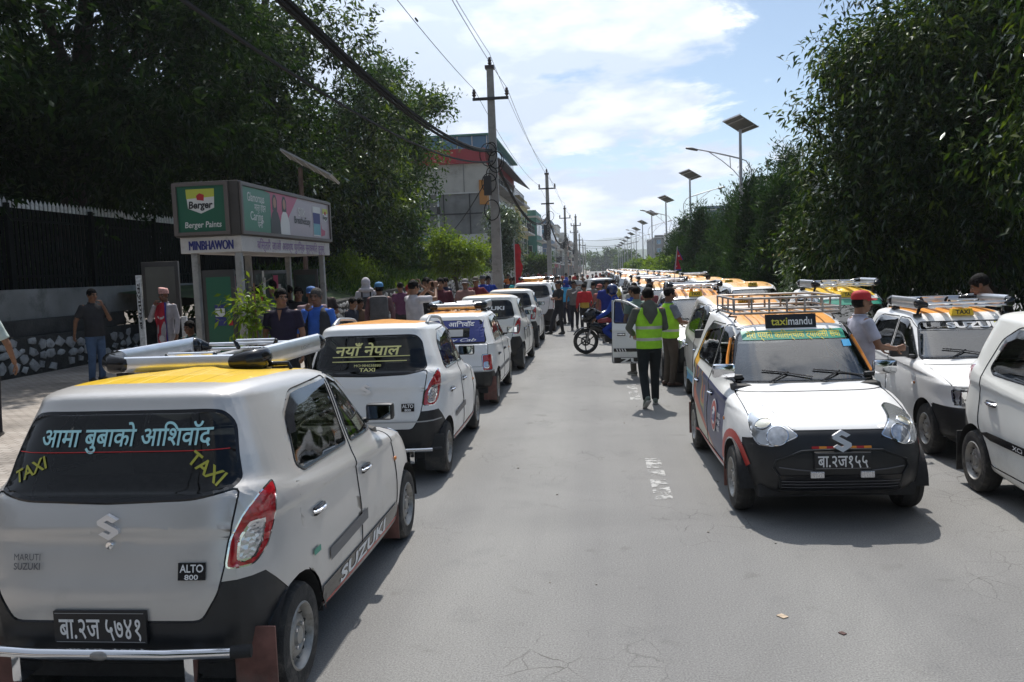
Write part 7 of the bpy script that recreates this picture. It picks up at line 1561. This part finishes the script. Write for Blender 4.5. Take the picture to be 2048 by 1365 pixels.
# --- left pavement, near
who('man at the left edge in pale mint t-shirt and black trousers, arm swinging', -52, 560, 9.6, .5, PV+.03, 'stand', h=1.76, shirt=(.50,.58,.54), trousers=(.02,.018,.022), over=dict(wR=(.33,.12,.89), eR=(.29,.0,1.13)), st=0)
who('man in charcoal t-shirt and blue jeans holding a hand to his mouth', 182, 574, 14.8, -2.0, .25, 'faceL', h=1.74, shirt=(.035,.036,.04), trousers=(.085,.14,.24), build=1.12, over=dict(wR=(.30,-.14,.92), eR=(.29,-.10,1.14)))
j = who('man in patterned Nepali cap and white shirt draped with a crimson flag', 326, 568, 15.0, PI-.15, .24, 'face', h=1.70, shirt=(.34,.33,.36), trousers=(.30,.29,.30), sleeve='long', topi=True, long_shirt=.12, st=1)
fl = MB(); sc = j['k']; crimson = mat('flag_crimson', (.36,.012,.03), .8, var=.15, vscale=8); blue = mat('flag_blue', (.02,.03,.26), .8); fw = mat('flag_white', (.52,.50,.52), .8)
P_ = [[( (-.13+.24*u+.02*v)*sc, (.135+.018*math.sin(u*9+v*5)+.012*math.sin(v*11)-.10*(1-v)**6)*sc, lerp(.58, 1.47, v)*sc) for u in np.linspace(0,1,9)] for v in np.linspace(0,1,22)]
vs = [p for r_ in P_ for p in r_]; fc = [(i*9+q, i*9+q+1, i*9+10+q, i*9+9+q) for i in range(21) for q in range(8)]
for i, f in enumerate(fc): fl.add([vs[k] for k in f], [(0,1,2,3)], blue if (i%8) in (0,) or i < 8 else crimson)
sun_ = [( (-.01+math.cos(t)*(.075 if q%2 else .048))*sc, .158*sc, (.79+math.sin(t)*(.085 if q%2 else .052))*sc) for q, t in enumerate(np.linspace(0,6.283,25)[:-1])]; fl.add(sun_, [tuple(range(24))], fw)
moon = [((-.02+.075*math.cos(t))*sc,.160*sc,(1.21+.055*math.sin(t))*sc) for t in np.linspace(PI,2*PI,9)]+[((-.02+.06*math.cos(t))*sc,.160*sc,(1.225+.028*math.sin(t))*sc) for t in np.linspace(2*PI,PI,9)]; fl.add(moon, [tuple(range(18))], fw)
o = fl.build('flag_sash', None, j['root'])
who('man in dark teal shirt squatting by the first post of the bus shelter', 386, 634, 13.6, PI-.3, .18, 'sit', h=1.66, shirt=(.015,.05,.05), trousers=(.02,.02,.025), st=1, over=dict(wL=(-.14,.26,1.34), eL=(-.24,.22,1.12), hL=((0,.2,1),(1,0,0))))
b = MB(); p = stand(386, 634, 13.6)[0]; b.box((p[0]-.25,p[1]-.2,.14), (p[0]+.25,p[1]+.2,.55), MATS['concrete_dark'], None, .03); o = b.build('concrete_block', None); tag(o, 'low dark concrete block under the squatting man', 'block')
who('man in grey t-shirt standing inside the bus shelter with his back turned', 512, 560, 13.2, .7, PV, 'cross', h=1.78, shirt=(.15,.155,.165), trousers=(.02,.02,.025))
who('man in bluish shirt facing the man in grey inside the shelter', 541, 562, 14.3, 2.6, PV, 'stand', shirt=(.10,.13,.19), trousers=(.03,.03,.04), hi=False)
who('man in black leaning in the shelter by its timetable', 492, 556, 14.6, 2.0, PV, 'cross', shirt=(.02,.02,.022), trousers=(.02,.02,.022), hi=False)
who('man in navy polo shirt looking right in front of the bus shelter', 562, 578, 10.9, PI, PV, 'stand', shirt=(.018,.014,.032), trousers=(.02,.02,.025), yaw=.75, open_collar=True, st=0, build=1.06)
who('grey haired man in blue shirt and charcoal waistcoat raising a hand to his mouth', 632, 578, 11.5, PI-.1, PV, 'face', shirt=(.045,.13,.46), trousers=(.012,.012,.014), sleeve='long', jacket=dict(col=(.030,.031,.036), open=.085, name='waistcoat'), st=1, hairm='hair_grey', build=1.08)
who('man in blue cap just behind the blue shirt and waistcoat', 622, 575, 13.4, PI+.5, PV, 'stand', shirt=(.30,.22,.24), trousers=(.03,.03,.04), hi=False, cap=(.04,.13,.36))
for i, (x, y, Y, c, st_) in enumerate(((575,572,15.2,(.02,.02,.025),1),(596,575,14.8,(.03,.028,.03),0),(612,565,16.2,(.05,.05,.055),1),(646,568,17,(.04,.03,.03),0))):
    who(['man in black in the shade at the far end of the shelter','man in dark jacket by the far shelter post','man in dark grey jacket at the far shelter post','man in brown black shirt right of the far shelter post'][i], x, y, Y, PI+(.5 if i%2 else -.5), PV, 'cross' if i%2 else 'stand', shirt=c, trousers=(.02,.02,.025), hi=False, st=st_)
j = who('man in orange jacket and red cap sitting on top of the rubble wall', 648, 545, 21.5, -2.3, .83, 'sit', h=1.68, shirt=(.50,.07,.02), trousers=(.05,.055,.06), sleeve='long', cap=(.36,.03,.02), hi=False, st=1)
j['root'].location.x = -7.75
who('person in white hooded top with a black drawstring bag on the back', 731, 557, 20.0, .25, PV, 'stand', shirt=(.46,.44,.47), trousers=(.03,.03,.04), sleeve='long', hood=(.46,.44,.47), hi=False)
def bag(name, label, x, y, Y, c, w, h_, d_, zc, face, straps=True):
    loc, hh = stand(x, y, Y, PV); r = thing(name, label, 'backpack', loc, face); b = MB(); m = mat('bag_'+label[:12].replace(' ','_'), c, .75, var=.25, vscale=10, bump=.5, bscale=14); b.box((-w/2,-.15-d_,zc-h_/2), (w/2,-.13,zc+h_/2), m, None, min(d_,w)*.46); b.build('pack', None, r)
    if straps:
        for s in (1,-1):
            b = MB(); b.tube([(s*w*.30,-.16,zc+h_*.40),(s*.10,-.10,1.46*hh/1.72),(s*.11,.03,1.49*hh/1.72),(s*.14,.145,1.34*hh/1.72),(s*.17,.06,1.10*hh/1.72)], .018, m, 6, True, .5); b.build('strap', None, r)
    return r
bag('drawstring_bag', 'black drawstring bag hanging on the white hooded back', 731, 557, 20.0, (.014,.013,.015), .36, .48, .07, 1.13, .25)
who('man with blue cap and maroon sleeves under a large grey rucksack', 757, 566, 16.4, .2, PV, 'stand', shirt=(.15,.08,.09), trousers=(.02,.02,.025), sleeve='long', cap=(.06,.22,.42), yaw=.4)
bag('rucksack', 'large grey rucksack on the back of the man with the blue cap', 757, 566, 16.4, (.085,.083,.088), .36, .56, .16, 1.20, .2)
who('man in plum shirt standing by the rubble wall', 800, 566, 21.5, .6, PV, 'stand', shirt=(.12,.045,.09), trousers=(.03,.03,.035), hi=False)
who('man in navy jacket with white stripe and jeans sitting on the plank bench', 697, 580, 18.7, -1.9, .32, 'sit', h=1.68, shirt=(.025,.028,.045), trousers=(.05,.08,.14), sleeve='long', hi=False)
who('man in brown top sitting beside the man in the navy jacket', 714, 582, 19.0, -2.2, .32, 'sit', h=1.66, shirt=(.11,.065,.04), trousers=(.03,.03,.035), sleeve='long', hi=False, st=1)
j = who('man in white t-shirt filming with both arms raised beside the third taxi', 826, 562, 14.6, -.75, PV, 'film', shirt=(.52,.50,.52), trousers=(.05,.05,.055), build=1.08, h=1.76)
p = world(j, (0,.44*j['k'],1.64*j['k'])); b = MB(); M4 = Matrix.Rotation(-.75,4,'Z'); b.box((-.085,-.005,-.04), (.085,.005,.04), MATS['gloss_black'], M4, .003); o = b.build('phone', None); o.location = p; tag(o, 'black phone held up in both hands by the man in white', 'phone')
who('man in maroon t-shirt facing the camera behind the third taxi', 880, 557, 18.6, PI+.1, PV, 'stand', shirt=(.10,.025,.035), trousers=(.02,.02,.03), build=1.08)
who('man in black holding up a dark phone behind the filming man', 852, 556, 17.2, PI-.3, PV, 'film', shirt=(.018,.018,.02), trousers=(.02,.02,.02), hi=False)
who('man in grey cap and striped brown shirt with folded arms by the fourth taxi', 930, 559, 21.0, PI, PV, 'cross', shirt=(.26,.15,.13), trousers=(.04,.04,.05), cap=(.22,.20,.20), hi=False, st=1)
who('man in olive cap and dark red shirt with a grey band by the fourth taxi', 951, 555, 22.6, PI-.2, PV, 'hips', shirt=(.15,.025,.035), trousers=(.04,.04,.05), cap=(.10,.09,.07), hi=False, st=1)
who('person in red shirt with a red helmet walking along the wall', 818, 572, 22.6, .8, PV, 'walk', shirt=(.30,.04,.03), trousers=(.05,.05,.055), helmet=(.25,.03,.03), hi=False)
# --- right side
who('man in red cap and white polo shirt between the two rows of taxis', 1722, 584, 9.3, -1.45, 0, 'give', shirt=(.44,.44,.52), trousers=(.03,.035,.05), cap=(.46,.02,.025), st=0, tilt=0.0)
who('man in black shirt with orange collar reaching over the boxy taxi on the right', 1984, 560, 10.5, 1.15, 0, 'reach', h=1.80, shirt=(.014,.013,.014), trousers=(.02,.02,.02), st=1, build=1.08)
loc, h = stand(1984, 560, 10.5)
b = MB(); k_ = 1.80/1.72; Rm = Matrix.Rotation(-.16,3,'X'); b.tube([((Rm @ (Vector((math.cos(a)*.082, math.sin(a)*.078-.012, 1.462-.93+(-.02 if math.sin(a) > .5 else .01))))+Vector((0,0,.93)))*k_) for a in np.linspace(0, 6.283, 17)], .018, mat('collar_orange', (.75,.13,.03), .7), 7); o = b.build('collar', None); o.parent = [q for q in C.objects if q.get('label','').startswith('man in black shirt with orange')][0]
who('man in yellow shirt standing under the dark evergreens', 1416, 553, 27, PI, .14, 'stand', shirt=(.50,.30,.02), trousers=(.03,.03,.03), hi=False)
j = who('man holding up the small flag among the taxis', 1362, 556, 22.5, PI, 0, 'stand', shirt=(.10,.09,.09), trousers=(.03,.03,.03), hi=False, over=dict(eR=(.27,.12,1.30), wR=(.22,.20,1.55), hR=((0,0,1),(-1,0,0))))
# pennant flag on its stick
w0 = world(j, j['wR']); r = thing('flag', 'small crimson double pennant flag with blue edge above the taxis', 'flag', w0+Vector((0,0,.04))); b = MB(); b.tube([(0,0,-.1),(.12,0,.95)], .010, MATS['galv'], 6); b.build('stick', None, r)
def pennant(k, off, m): return [(.12+(x-.12)*k+.0, off+.015*math.sin(x*30), z) for x, z in ((.125,.95),(.29,.62),(.13,.64),(.20,.40),(.045,.40))]
b = MB(); o1 = [(.122,0,.96),(.215,.02,.60),(.10,.01,.63),(.11,0,.62)]; base_ = [(.115,.93),(.27,.585),(.135,.605),(.215,.32),(.02,.33)]
def flagpoly(sc_, yo): cx, cz = .11, .60; return [(cx+(x-cx)*sc_, yo+.02*math.sin(x*25), cz+(z-cz)*sc_) for x, z in base_]
for sc_, yo, m in ((1.0,0,blue),(.88,-.004,crimson),(.88,.004,crimson)): b.add(flagpoly(sc_, yo), [(0,1,2),(0,2,4),(2,3,4)], m)
for cx, cz, s in ((.15,.70,.03),(.11,.43,.035)): b.add([(cx+s*(1 if q%2 else .6)*math.cos(t), -.012+.02*math.sin(cx*25), cz+s*(1 if q%2 else .6)*math.sin(t)) for q, t in enumerate(np.linspace(0,6.283,17)[:-1])], [tuple(range(16))], fw)
b.build('cloth', None, r, False)
# white swoosh and sunglasses on the grey t-shirt
q = [o for o in C.objects if o.get('label','').startswith('man in grey t-shirt with a white')][0]; b = MB()
b.add([(x*.9, .128, 1.24+z) for x, z in ((.10,.0),(.02,.02),(-.13,.085),(-.03,-.01),(.02,-.035),(.07,-.04))], [(0,1,2,3,4,5)], MATS['letter_white']); o = b.build('swoosh', None, q, False)
b = MB(); h_ = 1.605*(stand(1147,562,28)[1]/1.72)
for s in (1,-1): b.ell((s*.033,.105,h_+.002), (.028,.012,.019), MATS['gloss_black'], 10, 6)
b.build('sunglasses', None, q)
# --- the crowd down the street: a few figures, recoloured
protos = []
for i, (pz, st_, cap_) in enumerate((('stand',0,None),('hips',1,None),('walk',0,(.06,.06,.07)),('cross',1,None),('rest2',0,(.25,.03,.02)))):
    j = person('x', (0,0,0), 0, 1.7, pz, hi=False, st=st_, cap=cap_, shirt=(.2,.2,.2), trousers=(.03,.03,.04)); protos.append(j['root'])
SHC = [('maroon',(.16,.03,.04)),('royal blue',(.02,.05,.30)),('black',(.02,.02,.022)),('white',(.46,.46,.46)),('teal',(.03,.30,.32)),('red',(.42,.03,.03)),('orange',(.5,.14,.03)),('grey',(.18,.18,.18)),('navy',(.02,.025,.06)),('olive',(.09,.09,.04)),('sky blue',(.10,.28,.5)),('brown',(.12,.07,.045)),('pink',(.40,.14,.17)),('pale yellow',(.45,.40,.18))]
for n, c in SHC: cloth('crowd_'+n.replace(' ','_'), c)
rnd = random.Random(13); used = [0]*5; placed = []
spots = [(965,552,26,1),(976,553,27.2,1),(1029,552,31,4),(1040,555,34,0),(1052,556,36,12),(1063,554,35,2),(1072,557,38,3),(1081,553,37,6),(1090,556,41,5),(1098,556,43,0),(1106,555,40,8),(1046,551,42,5),(1067,550,46,11),(1085,550,48,9),(1101,551,50,7),(1110,553,36,2),(1022,556,33,8),(1036,549,45,7),(1077,549,52,3),(1112,549,55,0),(1125,553,42,2),(1140,552,44,8),(1155,551,46,3),(1165,549,55,11),(1175,551,48,7),(1185,549,58,2),(1200,548,62,6),(1208,550,52,8),(1218,549,60,2),(1230,550,66,3),(1192,546,75,0),(1206,545,84,2),(1150,546,66,5),(1132,547,60,1),(890,556,24,8),(862,560,22,11),(1000,560,33.5,2),(1016,549,50,6),(1056,547,58,13),(1092,546,62,12)]
seenc = {}
for x, y, Y, ci in spots:
    i = rnd.randrange(5); zg = PV if x < 1085 and atY(x,y,Y).x < -3.4 else 0; loc, h = stand(x, y, Y, zg, 1.6, 1.8); src = protos[i]
    o = src if not used[i] else dup(src); used[i] = 1; o.location = loc; o.rotation_euler = (0,0,PI+rnd.uniform(-1.4,1.4)); s = h/1.7; o.scale = (s,s,s)
    n = SHC[ci][0]; where = 'standing on the pavement' if zg else 'standing in the roadway'
    hat = {2:' and dark cap',4:' and red cap'}.get(i, ''); o['label'] = 'person in %s shirt%s in the distant crowd, %s' % (n, hat, where); o['group'] = 'the crowd gathered down the street'
    for ch in o.children:
        if ch.name.startswith('shirt'): ch.material_slots[0].link = 'OBJECT'; ch.material_slots[0].material = MATS['crowd_'+n.replace(' ','_')]
for k, o in enumerate(protos):
    if not used[k]: 
        for c in list(o.children): bpy.data.objects.remove(c)
        bpy.data.objects.remove(o)
# ---------------------------------------------------------------- motorcycle
MO = thing('motorcycle', 'black and red sport motorcycle half hidden by the open car door', 'motorcycle', (.32, 20.15, 0), R(98))
mat('moto_red', (.35,.015,.02), .2, coat=1); mat('alloy_dark', (.04,.04,.042), .4, .7)
def mwheel(y, w):
    wh = bpy.data.objects.new('wheel', None); C.collection.objects.link(wh); wh.parent = MO; wh.location = (0, y, .30); wh.rotation_euler = (0, R(90), 0)
    t = MB(); t.lathe([(.235,-w*.5),(.27,-w*.52),(.292,-w*.35),(.302,0),(.292,w*.35),(.27,w*.52),(.235,w*.5),(.225,0),(.235,-w*.5)], None, 36); t.build('tyre', MATS['tyre'], wh)
    t = MB(); t.lathe([(.237,-w*.48),(.215,-w*.4),(.215,w*.4),(.237,w*.48),(.222,0),(.237,-w*.48)], MATS['alloy_dark'], 36)
    for k in range(6):
        a = k*math.pi/3; t.tube([(.03*math.cos(a+.3),.03*math.sin(a+.3),0),(.13*math.cos(a+.12),.13*math.sin(a+.12),0),(.22*math.cos(a),.22*math.sin(a),0)], [.020,.014,.018], MATS['alloy_dark'], 6)
    t.lathe([(.001,.05),(.045,.05),(.045,-.05),(.001,-.05)], MATS['alloy_dark'], 12); t.lathe([(.07,.055),(.12,.055),(.12,.062),(.07,.062),(.07,.055)], MATS['worn_steel'], 20); t.build('rim', None, wh)
mwheel(.66, .10); mwheel(-.66, .13)
def part(nm, fn): b = MB(); fn(b); b.build(nm, None, MO); 
BPm, GBm = MATS['black_plastic'], MATS['gloss_black']
part('fork', lambda b: [b.tube([(s*.085,.66,.30),(s*.085,.50,.72),(s*.08,.43,.95)], [.022,.02,.018], MATS['worn_steel'], 8) for s in (1,-1)])
part('front_mudguard', lambda b: b.rings([[(x, .66+r_*math.cos(a), .30+r_*math.sin(a)) for x, r_ in ((-.06,.318),(-.04,.34),(.04,.34),(.06,.318),(.04,.325),(-.04,.325))] for a in np.linspace(.5, 2.7, 14)], GBm))
part('fairing', lambda b: (b.rings([[(math.cos(t)*w*1.0, y, z+math.sin(t)*h_) for t in np.linspace(0,6.283,15)[:-1]] for y, z, w, h_ in ((.74,.83,.03,.03),(.70,.85,.11,.11),(.58,.90,.16,.17),(.42,.92,.17,.16),(.30,.90,.12,.10))], GBm), b.rings([[(x*(1-.25*q), .60-q*.22, 1.02+q*.20) for x in (-.13,-.08,0,.08,.13,.12,0,-.12)] for q in (0,.5,1)], GBm)))
part('headlight', lambda b: b.ell((0,.715,.86), (.075,.045,.06), MATS['lens_clear'], 14, 8))
part('fuel_tank', lambda b: (b.limb([(0,.34,.84),(0,.15,.88),(0,-.10,.80)], [.13,.16,.11], GBm, 16, .95), [b.limb([(s*.13,.34,.78),(s*.165,.16,.80),(s*.13,-.02,.74)], [.05,.065,.04], MATS['moto_red'], 10, .5) for s in (1,-1)]))
part('side_fairing', lambda b: [b.limb([(s*.15,.50,.66),(s*.16,.32,.60),(s*.14,.16,.52)], [.09,.12,.07], GBm, 10, .35, (0,0,1)) for s in (1,-1)])
part('seat', lambda b: b.limb([(0,-.08,.80),(0,-.34,.79),(0,-.66,.90)], [.10,.125,.09], MATS['rubber'], 12, 1.15, (0,0,1)))
part('tail_fairing', lambda b: b.limb([(0,-.30,.70),(0,-.60,.78),(0,-.92,.90)], [.11,.10,.04], GBm, 12))
part('engine', lambda b: (b.box((-.14,-.16,.26), (.14,.22,.56), MATS['alloy_dark'], None, .04), b.box((-.10,.10,.40), (.10,.32,.68), MATS['alloy_dark'], None, .03), [b.box((-.115,.09,.44+q*.035), (.115,.33,.45+q*.035), MATS['worn_steel']) for q in range(6)]))
part('frame', lambda b: [b.tube([(s*.10,.40,.90),(s*.12,.24,.60),(s*.12,.10,.30),(s*.12,-.2,.30),(s*.11,-.66,.30)], .020, BPm, 6) for s in (1,-1)]+[b.tube([(s*.11,-.18,.36),(s*.10,-.3,.62),(s*.08,-.75,.80)], .018, BPm, 6) for s in (1,-1)])
part('exhaust', lambda b: b.limb([(.12,.30,.40),(.16,.12,.26),(.17,-.3,.30),(.18,-.75,.42),(.18,-.92,.46)], [.022,.024,.03,.055,.05], MATS['worn_steel'], 10))
part('handlebar', lambda b: [b.tube([(0,.42,.98),(s*.18,.40,1.02),(s*.34,.33,1.00)], [.014,.014,.018], BPm, 6) for s in (1,-1)])
part('mirror', lambda b: [(b.tube([(s*.2,.42,1.03),(s*.30,.46,1.18)], .008, GBm, 5), b.ell((s*.33,.46,1.21), (.07,.02,.04), GBm, 10, 6)) for s in (1,-1)])
part('side_stand', lambda b: b.tube([(-.12,-.05,.28),(-.26,-.02,.01)], .012, MATS['worn_steel'], 5))
# ---------------------------------------------------------------- air
import os
b = MB(); b.box((-4000,-420,-1.2), (5200,7000,190), None); hz = b.build('haze', None, None, False); hz['kind'] = 'stuff'
hm = bpy.data.materials.new('haze'); hm.use_nodes = True; nt = hm.node_tree; nt.nodes.clear(); v = nt.nodes.new('ShaderNodeVolumePrincipled'); v.inputs['Color'].default_value = (.86,.92,1,1); v.inputs['Density'].default_value = .00028; v.inputs['Anisotropy'].default_value = .5
o_ = nt.nodes.new('ShaderNodeOutputMaterial'); nt.links.new(v.outputs[0], o_.inputs['Volume']); hz.data.materials.clear(); hz.data.materials.append(hm)
for o in C.objects:
    if o.type == 'EMPTY' and o.get('label') == 'x': print('UNPLACED', o.name)
